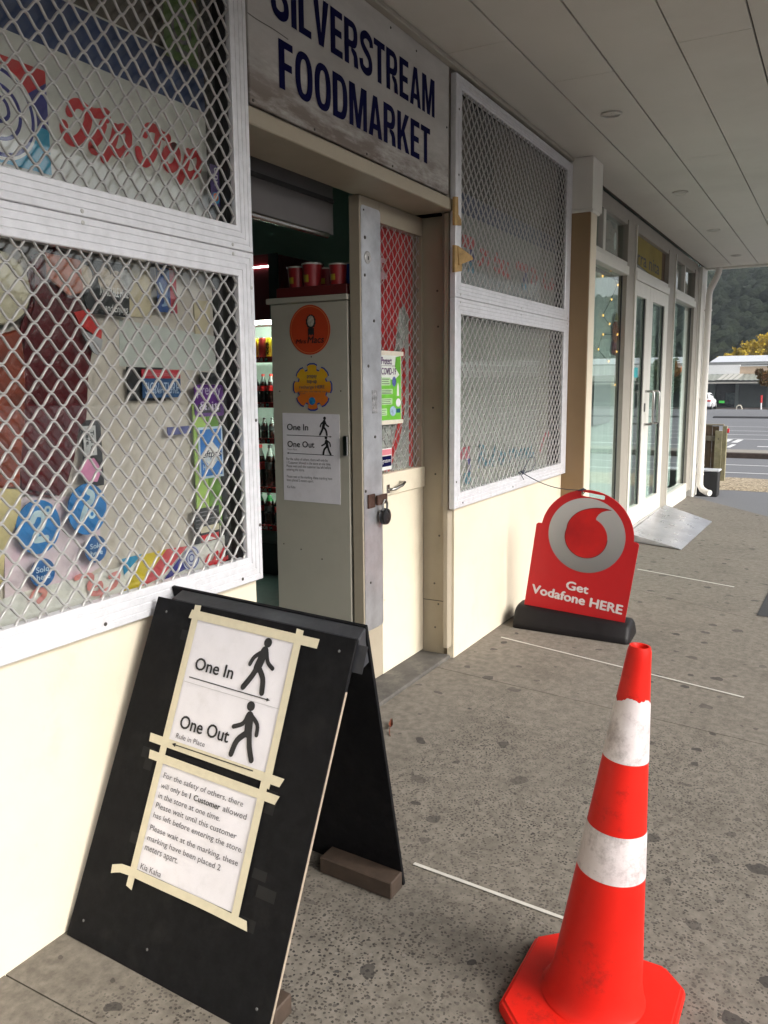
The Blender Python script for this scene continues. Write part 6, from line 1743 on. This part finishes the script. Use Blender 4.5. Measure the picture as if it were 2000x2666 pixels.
obj('drop_edge', MB().stroke(arc_[10:] + tail_out, 0.004, fv, 0.0027, sub=2, cap=False), paint('dark_red_edge', (0.14, 0.003, 0.005), 0.4), vs_)
vw = paint('sign_white_letters', (0.70, 0.66, 0.66), 0.5)
text('Get', (-0.070, 0.068, 0.118, 0.172), fv, 0.0006, vw, vs_, 0.055)
text('Vodafone HERE', (-0.283, 0.290, 0.040, 0.098), fv, 0.0006, vw, vs_, 0.055)
# weighted rubber base
bm_ = paint('black_rubber_base', (0.008, 0.0065, 0.007), 0.5, 0.2, 20, spec=0.25)
BE = Vector((VE.x, VE.y, -0.10)).normalized()
BN = Vector((-BE.y, BE.x, 0)).normalized()
if BN.x < 0: BN = -BN
bc_ = Vector((5.055, 1.420, 0.0))
m_ = MB()
sec = [(-0.150, 0.0), (-0.153, 0.040), (-0.145, 0.050), (-0.108, 0.108), (-0.085, 0.126), (-0.05, 0.132), (0.05, 0.132), (0.085, 0.126), (0.108, 0.108), (0.145, 0.050), (0.153, 0.040), (0.150, 0.0)]
st = []
LH = 0.368
for i, (s, k) in enumerate(((-1.0, 0.55), (-0.985, 0.80), (-0.96, 0.94), (-0.92, 1.0), (-0.5, 1.0), (0, 1.0), (0.5, 1.0), (0.92, 1.0), (0.96, 0.94), (0.985, 0.80), (1.0, 0.55))):
    c = bc_ + Vector((BE.x, BE.y, 0)).normalized() * LH * s
    lift = -0.085 * LH * s / 1.0 * 1.0
    for (d, z) in sec:
        p = c + BN * d * (0.55 + 0.45 * k)
        g0 = gz(p.x, p.y)
        zz_ = max(g0 + 0.001, z * k + lift * (z / 0.15) + g0 * (1 - min(1, z / 0.15)) - 0.005 * 0)
        m_.v.append((p.x, p.y, g0 + (zz_ - g0) * 0.88 if z > 0 else g0 + 0.001))
ns_ = len(sec)
for i in range(10):
    for k in range(ns_):
        a, b = i * ns_ + k, i * ns_ + (k + 1) % ns_
        m_.f.append((a, b, b + ns_, a + ns_))
m_.f += [tuple(range(ns_ - 1, -1, -1)), tuple(10 * ns_ + k for k in range(ns_))]
obj('rubber_base', m_, bm_, vs_, recalc=True, smooth=50)
# cord from the far grille to the sign
cm = paint('blue_grey_cord', (0.03, 0.04, 0.07), 0.7)
cr = thing('tie_cord', 'thin dark cord tying the red sign to the window grille', 'cord', (5.3, 1.8, 0.9))
p0 = Vector((5.14, 1.822, 0.975))
p1 = P3(fv, -0.060, hz1 + 0.012, 0.010)
cp = []
for i in range(25):
    s = i / 24
    p = p0.lerp(p1, s)
    p.z -= 0.035 * math.sin(math.pi * s) ** 1.0
    cp.append(tuple(p))
obj('line', MB().tube(cp, 0.0026, 6), cm, cr, smooth=60)
obj('loop', MB().tube([(5.17, 1.815, 0.965), (5.28, 1.80, 0.975), (5.35, 1.795, 1.02), (5.33, 1.795, 1.06), (5.26, 1.80, 1.065), (5.20, 1.81, 1.02), (5.15, 1.818, 0.975)], 0.0024, 6), cm, cr, smooth=60)
obj('tail_end', MB().tube([(5.12, 1.82, 0.97), (5.14, 1.815, 0.945), (5.165, 1.812, 0.925)], 0.0024, 6), cm, cr)
obj('knot', MB().tube([(5.09, 1.822, 0.975), (5.12, 1.812, 0.985), (5.15, 1.815, 0.968), (5.12, 1.806, 0.962), (5.16, 1.808, 0.985)], 0.004, 6), cm, cr, smooth=60)
hk = P3(fv, -0.060, hz1 + 0.004, 0)
obj('knot', MB().tube([tuple(hk + VE * a * 0.03 + VV * b * 0.02 + fv[3] * c * 0.012) for a, b, c in ((-1, 0, 1), (0, 1, 1), (0.4, 0.2, -1), (0, -0.8, 0), (-0.4, 0.4, 1), (0.5, 0.8, 1))], 0.0038, 6), cm, cr, smooth=60)

# ------------------------------------------------------------------ traffic cone
cb = Vector((1.93, 0.465, gz(1.93, 0.465)))
ctop = Vector((1.95, 0.387, 0.93))
ax = (ctop - cb).normalized()
CL = (ctop - cb).length
tc = thing('traffic_cone', 'tall orange-red traffic cone with two scuffed white bands', 'traffic cone', tuple(cb))
t_ = NT('cone_orange_pvc')
c0 = t_.ramp(t_.noise(5, 5, 0.6), 0.3, 0.7, (0.56, 0.010, 0.005), (0.68, 0.016, 0.008))
sc1 = t_.ramp(t_.noise(8, 9, 0.78), 0.57, 0.72)
c0 = t_.mix(t_.math('MULTIPLY', sc1, 0.7), c0, (0.10, 0.012, 0.010))
t_.col(c0); t_.rough(0.45); t_.b.inputs['Specular IOR Level'].default_value = 0.25; t_.bump(t_.noise(70, 4), 0.06, 0.003)
cone_m = t_.m
t_ = NT('reflective_band')
c0 = t_.ramp(t_.noise(7, 6, 0.65), 0.3, 0.75, (0.58, 0.50, 0.50), (0.78, 0.74, 0.74))
sc1 = t_.ramp(t_.noise(11, 10, 0.80), 0.47, 0.66)
c0 = t_.mix(t_.math('MULTIPLY', sc1, 0.7), c0, (0.14, 0.10, 0.095))
t_.col(c0); t_.rough(0.35)
vv = t_.vor(160)
t_.bump(vv.outputs['Distance'], 0.12, 0.002)
band_m = t_.m
rad = lambda s: 0.1215 + (0.0265 - 0.1215) * s
t0 = 0.055
body_prof = [(0.137, 0.037), (0.128, 0.044), (0.1225, 0.056), (rad(0.10), 0.10 * CL)] + [(rad(s), s * CL) for s in (0.2, 0.3, 0.4, 0.5, 0.6, 0.7, 0.8, 0.9, 0.97)] + [(rad(0.985), CL * 0.988), (rad(1.0) - 0.002, CL), (0.020, CL), (0.017, CL - 0.006), (0.016, CL - 0.05)]
obj('body', MB().lathe(body_prof, tuple(cb), tuple(ax), 48, cap=False), cone_m, tc, smooth=50)
def band(s0, s1, rag0=0.0):
    m_ = MB()
    n = 64
    s_ = ax.cross(Vector((0, 1, 0))).normalized()
    q_ = ax.cross(s_)
    rr_ = random.Random(3)
    for k in range(n):
        a = 2 * math.pi * k / n
        jag = rag0 * (0.9 * math.sin(2 * a + 0.7) + 0.5 * math.sin(5 * a + 2) + 0.3 * rr_.uniform(-1, 1))
        for s in (s0, s1 + jag):
            m_.v.append(tuple(cb + ax * s * CL + (s_ * math.cos(a) + q_ * math.sin(a)) * (rad(s) + 0.0012)))
    m_.f = [(2 * k, 2 * ((k + 1) % n), 2 * ((k + 1) % n) + 1, 2 * k + 1) for k in range(n)]
    return m_
obj('white_band', band(0.712, 0.868, 0.008), band_m, tc, smooth=60)
obj('white_band', band(0.406, 0.529), band_m, tc, smooth=60)
hw, ch = 0.205, 0.062
octo = [(-hw + ch, -hw), (hw - ch, -hw), (hw, -hw + ch), (hw, hw - ch), (hw - ch, hw), (-hw + ch, hw), (-hw, hw - ch), (-hw, -hw + ch)]
cx_dir = Vector((1, 0, -0.0)).normalized()
fbse = frame(cb + Vector((0, 0, 0.001)), Vector((1, 0.0, 0)), Vector((0, 1, 0.03)))
m_ = MB()
n_ = 8
prof = [(1.0, 0.0), (1.0, 0.020), (0.965, 0.034), (0.70, 0.040)]
for k, z in prof:
    m_.v += [tuple(P3(fbse, a * k, b * k, z)) for a, b in octo]
for i in range(3):
    m_.f += [(i * 8 + j, i * 8 + (j + 1) % 8, (i + 1) * 8 + (j + 1) % 8, (i + 1) * 8 + j) for j in range(8)]
m_.f += [tuple(range(7, -1, -1)), tuple(24 + j for j in range(8))]
obj('base', m_, cone_m, tc, recalc=True, bevel=0.006, segs=2, smooth=35)

# ------------------------------------------------------------------ timber fence end
fn = thing('timber_fence', 'weathered timber fence end with a mossy post beyond the downpipe', 'fence', (14.9, 2.0, -0.1))
fw = paint('weathered_fence_wood', (0.17, 0.115, 0.075), 0.85, 0.35, 9, dirt=(0.07, 0.055, 0.045), dirt_amt=0.6, dirt_scale=4, streak=True)
fg_ = paint('grey_fence_wood', (0.24, 0.21, 0.16), 0.85, 0.3, 9, streak=True)
moss = paint('mossy_post_wood', (0.26, 0.235, 0.15), 0.85, 0.3, 8, dirt=(0.13, 0.125, 0.03), dirt_amt=0.8, dirt_scale=2.5)
zb = -0.12
for k in range(14):
    y0 = 1.79 + k * 0.105
    obj('paling', MB().box(14.70, 14.722, y0, y0 + 0.100, zb + 0.16, 0.82 + 0.008 * ((k * 5) % 3)), fw, fn, bevel=0.002)
obj('capping', MB().box(14.655, 14.745, 1.715, 3.3, 0.832, 0.858), fg_, fn, bevel=0.004)
obj('rail', MB().box(14.655, 14.699, 1.79, 3.3, 0.58, 0.66), fg_, fn, bevel=0.003)
obj('rail', MB().box(14.655, 14.699, 1.79, 3.3, 0.04, 0.12), fg_, fn, bevel=0.003)
obj('plinth_board', MB().box(14.68, 14.70, 1.79, 3.3, zb, 0.035), paint('dark_wet_board', (0.03, 0.026, 0.02), 0.8), fn)
obj('post', MB().box(14.575, 14.652, 1.722, 1.832, zb, 0.75), moss, fn, bevel=0.004)
obj('post', MB().box(14.60, 14.70, 1.655, 1.7215, zb, 0.83), moss, fn, bevel=0.004)
obj('knot', MB().lathe([(0.012, 0), (0.010, 0.002)], (14.574, 1.775, 0.62), (-1, 0, 0), 10), screw_m, fn)
obj('reflector', MB().box(14.61, 14.66, 1.625, 1.6545, 0.72, 0.79), paint('reflector_red', (0.62, 0.02, 0.03), 0.3), fn, bevel=0.004)

# ------------------------------------------------------------------ far shops over the car park
BX = 84.0
BZ = road_z(84, 0)
fbld = thing('car_park_shops', 'low far shops with white parapet, ribbed awning and pale metal roof', 'building', (BX, 8, BZ))
wht = paint('bright_white_render', (0.80, 0.80, 0.80), 0.6, 0.03)
peach = paint('peach_render', (0.62, 0.47, 0.34), 0.6, 0.08)
dgrn = paint('grey_green_cladding', (0.11, 0.13, 0.125), 0.6, 0.15, 1.2)
lgrn = paint('pale_green_pilaster', (0.19, 0.22, 0.21), 0.6)
metal_r = paint('pale_metal_roof', (0.66, 0.68, 0.72), 0.35, 0.08, metal=0.3)
awn = paint('ribbed_awning', (0.24, 0.255, 0.22), 0.5, 0.2)
awn_l = paint('clear_awning_sheet', (0.46, 0.45, 0.41), 0.4)
dark_o = paint('dark_shop_opening', (0.012, 0.014, 0.015), 0.3)
Y0, Y1_ = -60.0, 16.0
fb_ = lambda n, m, *b: obj(n, MB().box(*b), m, fbld)
fb_('wall', dgrn, BX + 0.5, BX + 8, Y0, 8.70, BZ, 2.20)
fb_('wall', dgrn, BX + 0.5, BX + 8, 10.80, Y1_, BZ, 2.20)
fb_('shop_opening', dark_o, BX + 0.9, BX + 7.9, 8.701, 10.799, BZ, 2.199)
fb_('pilaster', lgrn, BX + 0.3, BX + 0.498, 8.72, 9.03, BZ, 1.45)
fb_('pilaster', lgrn, BX + 0.3, BX + 0.498, 10.82, 11.28, BZ, 1.45)
for k in range(9):
    y = 6.0 - k * 5.2
    fb_('pilaster', lgrn, BX + 0.3, BX + 0.498, y, y + 0.35, BZ, 1.45)
    fb_('shop_window', dark_o, BX + 0.40, BX + 0.497, y - 4.2, y - 0.6, BZ + 0.5, 1.2)
fb_('green_sign', emit('green_sign_light', (0.05, 0.45, 0.06), 0.5), BX + 0.85, BX + 0.899, 9.98, 10.47, -0.46, -0.24)
fb_('counter_items', paint('shop_items', (0.10, 0.13, 0.13), 0.5, 0.6, 4), BX + 0.86, BX + 0.899, 9.1, 9.9, -0.6, 0.5)
fb_('white_parapet', wht, BX + 0.2, BX + 0.7, 8.72, Y1_, 2.25, 3.10)
fb_('peach_parapet', peach, BX + 0.25, BX + 0.75, -14.0, 8.718, 2.25, 2.93)
fb_('parapet_cap', wht, BX + 0.15, BX + 0.80, -14.0, 8.717, 2.932, 3.02)
fb_('white_parapet', wht, BX + 0.2, BX + 0.7, Y0, -14.02, 2.25, 3.25)
fb_('eave_band', paint('eave_grey', (0.30, 0.31, 0.30), 0.5), BX + 0.9, BX + 9.2, Y0, 11.9, 3.10, 3.36)
m_ = MB()
m_.v = [(BX + 0.8, 11.5, 3.38), (BX + 0.8, Y0, 3.38), (BX + 4.6, Y0, 4.05), (BX + 4.6, 11.15, 4.05), (BX + 9, 11.5, 3.38), (BX + 9, Y0, 3.38)]
m_.f = [(0, 3, 2, 1), (4, 5, 2, 3), (0, 4, 3), (1, 2, 5)]
obj('roof', m_, metal_r, fbld, recalc=True)
# awning with ribs
ntr = 150
m_ = MB()
for i in range(ntr + 1):
    y = 13.0 - i * (13.0 + 22.0) / ntr
    dz = 0.035 if i % 2 else 0.0
    m_.v += [(BX + 0.2, y, 2.22 + dz), (BX - 2.4, y, 1.66 + dz)]
m_.f = [(2 * i, 2 * i + 1, 2 * i + 3, 2 * i + 2) for i in range(ntr)]
obj('awning_sheet', m_, awn, fbld, recalc=True)
for k in range(4):
    y = 10.0 - k * 0.46
    m_ = MB()
    m_.v = [(BX + 0.2, y - 0.0, 2.29), (BX - 2.4, y + 0.35, 1.73), (BX - 2.4, y - 0.0, 1.73), (BX + 0.2, y - 0.35, 2.29)]
    m_.f = [(0, 1, 2, 3)]
    obj('clear_sheet', m_, awn_l, fbld)
fb_('awning_gutter', paint('dark_gutter', (0.05, 0.05, 0.045), 0.5), BX - 2.5, BX - 2.41, -22, 13, 1.53, 1.66)
fb_('awning_fascia', paint('pale_fascia', (0.45, 0.43, 0.38), 0.5), BX - 2.48, BX - 2.38, -22, 13, 1.39, 1.529)
for y in (12.2, 4.0, -4, -12, -20):
    obj('awning_post', MB().tube([(BX - 2.3, y, BZ), (BX - 2.3, y, 1.39)], 0.06, 8), lgrn, fbld)
obj('flood_lamp', MB().box(BX - 2.62, BX - 2.51, 11.22, 11.42, 1.36, 1.50), white_ink, fbld, bevel=0.02)
obj('pavement', MB().box(BX - 3.2, BX + 0.5, Y0, Y1_, BZ - 0.1, BZ + 0.10), paint('far_pavement', (0.12, 0.10, 0.09), 0.9, 0.3, 3), kind='structure')

# hoop barrier and marker post on that pavement
hb = tag(obj('hoop_rail', MB().tube([(BX - 3.6, 8.45, BZ), (BX - 3.6, 8.40, BZ + 0.28), (BX - 3.6, 8.32, BZ + 0.38), (BX - 3.6, 8.10, BZ + 0.38), (BX - 3.6, 8.02, BZ + 0.28), (BX - 3.6, 7.97, BZ)], 0.055, 8), paint('pale_hoop', (0.62, 0.58, 0.48), 0.5), loc=(BX - 3.6, 8.2, BZ)), 'low pale hoop rail in front of the far shops', 'hoop rail')
mp = thing('marker_post', 'red and white marker post across the car park', 'post', (BX - 3.6, 6.55, BZ))
obj('lower_part', MB().tube([(BX - 3.6, 6.42, BZ), (BX - 3.6, 6.43, BZ + 0.62)], 0.07, 10), wht, mp, smooth=40)
obj('upper_part', MB().tube([(BX - 3.6, 6.43, BZ + 0.621), (BX - 3.6, 6.44, BZ + 1.28)], 0.085, 10), paint('post_red', (0.60, 0.04, 0.04), 0.5), mp, smooth=40)

# white car parked at the far shops, tail towards us
CXX, CYY = 77.2, 11.05
cz_ = road_z(CXX, CYY)
car = thing('parked_car', 'white hatchback parked across the car park, half behind the downpipe', 'car', (CXX, CYY, cz_))
carw = paint('white_car_paint', (0.74, 0.75, 0.78), 0.25, 0.02)
dglass = paint('dark_car_glass', (0.015, 0.018, 0.022), 0.1)
def loft(secs, m_, n):
    for i in range(len(secs) - 1):
        for k in range(n):
            a, b = i * n + k, i * n + (k + 1) % n
            m_.f.append((a, b, b + n, a + n))
    m_.f += [tuple(range(n - 1, -1, -1)), tuple((len(secs) - 1) * n + k for k in range(n))]
secs = [(0.0, 0.38, 0.62, 0.78), (0.06, 0.30, 0.86, 0.86), (0.5, 0.22, 0.95, 0.89), (2.0, 0.20, 0.95, 0.90), (3.4, 0.22, 0.88, 0.88), (4.0, 0.28, 0.78, 0.82), (4.25, 0.36, 0.62, 0.70)]
m_ = MB()
for (x, z0, z1, hw_) in secs:
    for (yy, z) in ((-hw_ * 0.92, z0), (-hw_, z0 + 0.15), (-hw_, z1 - 0.12), (-hw_ * 0.90, z1), (hw_ * 0.90, z1), (hw_, z1 - 0.12), (hw_, z0 + 0.15), (hw_ * 0.92, z0)):
        m_.v.append((CXX + x, CYY + yy, cz_ + z))
loft(secs, m_, 8)
obj('body', m_, carw, car, recalc=True, bevel=0.03, segs=2, smooth=40)
cab = [(0.10, 0.90, 0.78), (0.42, 1.40, 0.62), (1.2, 1.47, 0.62), (2.0, 1.42, 0.62), (2.9, 0.93, 0.76)]
m_ = MB()
for i, (x, z, hw_) in enumerate(cab):
    m_.v += [(CXX + x, CYY - hw_, cz_ + z), (CXX + x, CYY + hw_, cz_ + z), (CXX + min(max(x, 0.12), 2.85), CYY + 0.80, cz_ + 0.88), (CXX + min(max(x, 0.12), 2.85), CYY - 0.80, cz_ + 0.88)]
loft(cab, m_, 4)
obj('cabin', m_, carw, car, recalc=True, bevel=0.02, smooth=40)
m_ = MB(); m_.v = [(CXX + 0.13, CYY - 0.62, cz_ + 0.97), (CXX + 0.13, CYY + 0.62, cz_ + 0.97), (CXX + 0.375, CYY + 0.54, cz_ + 1.35), (CXX + 0.375, CYY - 0.54, cz_ + 1.35)]; m_.f = [(0, 3, 2, 1)]
m_.v = [(x - 0.012, y, z + 0.006) for x, y, z in m_.v]
obj('rear_window', m_, dglass, car)
for s in (-1, 1):
    m_ = MB(); yy = CYY + s * 0.735
    m_.v = [(CXX + 0.55, yy, cz_ + 1.0), (CXX + 2.5, yy, cz_ + 1.0), (CXX + 1.95, CYY + s * 0.665, cz_ + 1.34), (CXX + 0.7, CYY + s * 0.665, cz_ + 1.34)]
    m_.f = [(0, 1, 2, 3)]
    obj('side_window', m_, dglass, car)
    obj('tail_light', MB().box(CXX - 0.015, CXX + 0.22, CYY + s * 0.66 - 0.20, CYY + s * 0.66 + 0.20, cz_ + 0.70, cz_ + 0.84), paint('tail_light_red', (0.62, 0.03, 0.03), 0.3), car, bevel=0.02)
    for x in (0.75, 3.4):
        w_ = obj('wheel', MB().lathe([(0.20, -0.1), (0.31, -0.09), (0.32, 0.0), (0.31, 0.09), (0.20, 0.1)], (CXX + x, CYY + s * 0.80, cz_ + 0.32), (0, 1, 0), 20), black_gap, car, smooth=40)
        obj('rim', MB().lathe([(0.19, 0), (0.17, 0.012)], (CXX + x, CYY + s * 0.80 + s * 0.101, cz_ + 0.32), (0, s, 0), 16), rivet_m, w_)
obj('rear_bumper', MB().box(CXX - 0.06, CXX + 0.2, CYY - 0.82, CYY + 0.82, cz_ + 0.28, cz_ + 0.50), carw, car, bevel=0.05, segs=2)
obj('underside', MB().box(CXX + 0.1, CXX + 4.0, CYY - 0.7, CYY + 0.7, cz_ + 0.16, cz_ + 0.279), black_gap, car)

# ------------------------------------------------------------------ trees and hill
def leaf_m(name, c0, c1, sc):
    t = NT(name)
    n = t.noise(sc, 4, 0.6)
    t.col(t.ramp(n, 0.35, 0.68, c0, c1))
    t.rough(0.75)
    t.b.inputs['Specular IOR Level'].default_value = 0.2
    return t.m
def tree(name, label, base, trunk_h, blobs, n, size, lm_, seed):
    rg = np.random.default_rng(seed)
    g = thing(name, label, 'tree', tuple(base))
    bark = paint('tree_bark', (0.09, 0.07, 0.05), 0.9, 0.3, 5)
    m_ = MB()
    top = Vector(base) + Vector((0, 0, trunk_h))
    m_.tube([tuple(base), tuple(Vector(base).lerp(top, 0.5) + Vector((0.05, 0.08, 0))), tuple(top)], [0.22 * trunk_h / 3, 0.17 * trunk_h / 3, 0.10 * trunk_h / 3], 8)
    obj('trunk', m_, bark, g, smooth=40)
    for (bx, by, bz_, br_) in blobs:
        obj('limb', MB().tube([tuple(top - Vector((0, 0, trunk_h * 0.25))), tuple((top + Vector((bx, by, bz_))) * 0.5), (bx, by, bz_)], [0.07 * trunk_h / 3, 0.05 * trunk_h / 3, 0.02], 6), bark, g, smooth=40)
    V, Fc = [], []
    tot = sum(b[3] ** 2 for b in blobs)
    for (bx, by, bz_, br_) in blobs:
        k = int(n * br_ ** 2 / tot)
        d = rg.normal(size=(k, 3)); d /= np.linalg.norm(d, axis=1)[:, None]
        lump = 0.78 + 0.22 * np.sin(d[:, 0] * 5 + seed) * np.sin(d[:, 1] * 6 + 1) + 0.12 * np.sin(d[:, 2] * 11)
        r = br_ * lump * rg.uniform(0.45, 1.05, k) ** 0.5
        c = np.array([bx, by, bz_]) + d * r[:, None] * np.array([1, 1, 0.85])
        u = rg.normal(size=(k, 3)); u /= np.linalg.norm(u, axis=1)[:, None]
        w = np.cross(u, rg.normal(size=(k, 3))); w /= np.linalg.norm(w, axis=1)[:, None]
        s = size * rg.uniform(0.6, 1.3, k)[:, None]
        q = np.stack([c - u * s, c - w * s * 0.6, c + u * s, c + w * s * 0.6], 1).reshape(-1, 3)
        k0 = len(V)
        V += [tuple(x) for x in q]
        Fc += [(k0 + 4 * i, k0 + 4 * i + 1, k0 + 4 * i + 2, k0 + 4 * i + 3) for i in range(k)]
    m_ = MB(); m_.v = V; m_.f = Fc
    obj('crown', m_, lm_, g, kind='stuff')
    return g
yellow_l = leaf_m('autumn_yellow_leaves', (0.30, 0.22, 0.02), (0.68, 0.48, 0.05), 1.3)
mix_l = leaf_m('turning_leaves', (0.07, 0.085, 0.02), (0.30, 0.13, 0.05), 1.6)
tree('yellow_tree', 'autumn yellow tree rising behind the far shops', (96, 6.2, -1.1), 3.2, [(96, 8.6, 4.4, 2.0), (96, 7.2, 5.2, 1.8), (96, 9.9, 4.2, 1.3), (96.5, 5.8, 5.0, 2.1), (95.6, 11.0, 3.9, 0.95), (96, 11.9, 3.7, 0.7), (96, 4.2, 5.4, 2.0)], 9000, 0.17, yellow_l, 3)
tree('car_park_tree', 'small tree with green and russet leaves over the far awning', (62, 3.7, road_z(62, 4)), 1.6, [(62, 4.75, 1.75, 0.70), (62, 4.1, 2.45, 0.75), (62, 3.4, 1.9, 0.9), (62.3, 5.2, 2.15, 0.35)], 3500, 0.10, mix_l, 5)
for k, (x, y, s) in enumerate(((92, -16, 1.3), (94, -27, 1.5), (70, -9, 0.8))):
    tree('street_tree', ['olive green tree beyond the right end of the far shops', 'tall green tree far along the car park to the right', 'young green tree in the car park to the right'][k], (x, y, -1.1), 3 * s, [(x, y, 4.2 * s - 1, 1.8 * s), (x, y + 1.2 * s, 3.2 * s - 1, 1.3 * s), (x, y - 1.3 * s, 3.4 * s - 1, 1.4 * s)], 2500, 0.22, leaf_m('green_leaves_%d' % k, (0.03, 0.05, 0.015), (0.10, 0.12, 0.035), 1.0), 11 + k)

def hill_h(x, y):
    """hills ring the car park: high ahead of the shops, lower round to the street side"""
    r = math.hypot(x, y)
    az = math.atan2(y, x)
    s = min(1.0, max(0.0, (az + 0.20) / 0.26))
    f_ = 0.47 + 0.53 * s * s * (3 - 2 * s)
    d = max(0.0, r - 112.0)
    h = 78.0 * (1 - math.exp(-d / 175.0))
    h *= 1 + 0.16 * math.sin(az * 9 + 1.0) * math.sin(r * 0.02) + 0.08 * math.sin(az * 23 + r * 0.05)
    return -2.0 + h * f_
m_ = MB()
hr_ = [112 + 10 * i for i in range(46)]
ha_ = [-2.3 + 0.03 * j for j in range(101)]
m_.v = [(r * math.cos(a), r * math.sin(a), hill_h(r * math.cos(a), r * math.sin(a))) for a in ha_ for r in hr_]
nh = len(hr_)
m_.f = [(j * nh + i, j * nh + i + 1, (j + 1) * nh + i + 1, (j + 1) * nh + i) for j in range(len(ha_) - 1) for i in range(nh - 1)]
hill_mat = leaf_m('hill_undergrowth', (0.012, 0.020, 0.012), (0.035, 0.045, 0.022), 0.35)
obj('hill', m_, hill_mat, smooth=0, kind='structure')
# forest canopy: thousands of crowns, too far to count
rg = np.random.default_rng(21)
bmx = bmesh.new(); bmesh.ops.create_icosphere(bmx, subdivisions=2, radius=1.0)
iv = np.array([v.co[:] for v in bmx.verts]); itri = np.array([[v.index for v in f.verts] for f in bmx.faces]); bmx.free()
AV_, AF_ = [], []
k0 = 0
cnt = 0
while cnt < 7500:
    r = rg.uniform(114, 400)
    ang = rg.uniform(0.04, 0.19) if rg.uniform() < 0.5 else (rg.uniform(-0.42, 0.04) if rg.uniform() < 0.5 else rg.uniform(-1.9, -0.42))
    x, y = r * math.cos(ang), r * math.sin(ang)
    s = rg.uniform(0.9, 2.1) * (0.7 + r / 420) * (1.0 if ang > -0.42 else 2.2)
    n_ = iv
    lump = 1 + 0.22 * np.sin(n_[:, 0] * 5 + rg.uniform(0, 6)) * np.sin(n_[:, 1] * 6 + rg.uniform(0, 6)) + rg.uniform(-0.16, 0.16, len(n_))
    P = n_ * lump[:, None] * s * np.array([1, 1, rg.uniform(0.8, 1.35)])
    P = P + np.array([x, y, hill_h(x, y) + s * 0.45])
    AV_.append(P); AF_.append(itri + k0); k0 += len(P); cnt += 1
AV_ = np.concatenate(AV_); AF_ = np.concatenate(AF_)
me = bpy.data.meshes.new('hillside_forest')
me.vertices.add(len(AV_)); me.vertices.foreach_set('co', AV_.ravel())
me.loops.add(len(AF_) * 3); me.loops.foreach_set('vertex_index', AF_.ravel().astype(np.int32))
me.polygons.add(len(AF_)); me.polygons.foreach_set('loop_start', np.arange(0, len(AF_) * 3, 3, dtype=np.int32))
me.update(calc_edges=True)
fm = NT('forest_leaves')
fo_n = fm.noise(0.30, 5, 0.65)
fo_f = fm.noise(2.2, 4, 0.7)
fc = fm.ramp(fo_n, 0.32, 0.70, (0.010, 0.018, 0.013), (0.032, 0.043, 0.024))
fc = fm.mix(fm.ramp(fo_f, 0.45, 0.75), fc, (0.045, 0.052, 0.032))
fm.col(fc); fm.rough(0.85); fm.b.inputs['Specular IOR Level'].default_value = 0.1
fm.bump(fm.noise(1.6, 5, 0.75), 1.0, 0.9)
me.materials.append(fm.m)
fo_o = bpy.data.objects.new('hillside_forest', me)
COL.objects.link(fo_o)
tag(fo_o, 'dark bush covered hillside behind the far shops', 'forest', kind='stuff')

# ------------------------------------------------------------------ air
hz = bpy.data.materials.new('haze_air')
hz.use_nodes = True
ht = hz.node_tree
ht.nodes.clear()
ho = ht.nodes.new('ShaderNodeOutputMaterial')
hv = ht.nodes.new('ShaderNodeVolumePrincipled')
hv.inputs['Color'].default_value = (0.80, 0.88, 1.0, 1)
hv.inputs['Density'].default_value = 0.0004
hv.inputs['Anisotropy'].default_value = 0.0
ht.links.new(hv.outputs[0], ho.inputs['Volume'])
m_ = MB().box(-70, 600, -600, 600, -12, 96)
tag(obj('haze', m_, hz, kind='stuff'), 'pale blue haze in the air towards the hills', 'haze')
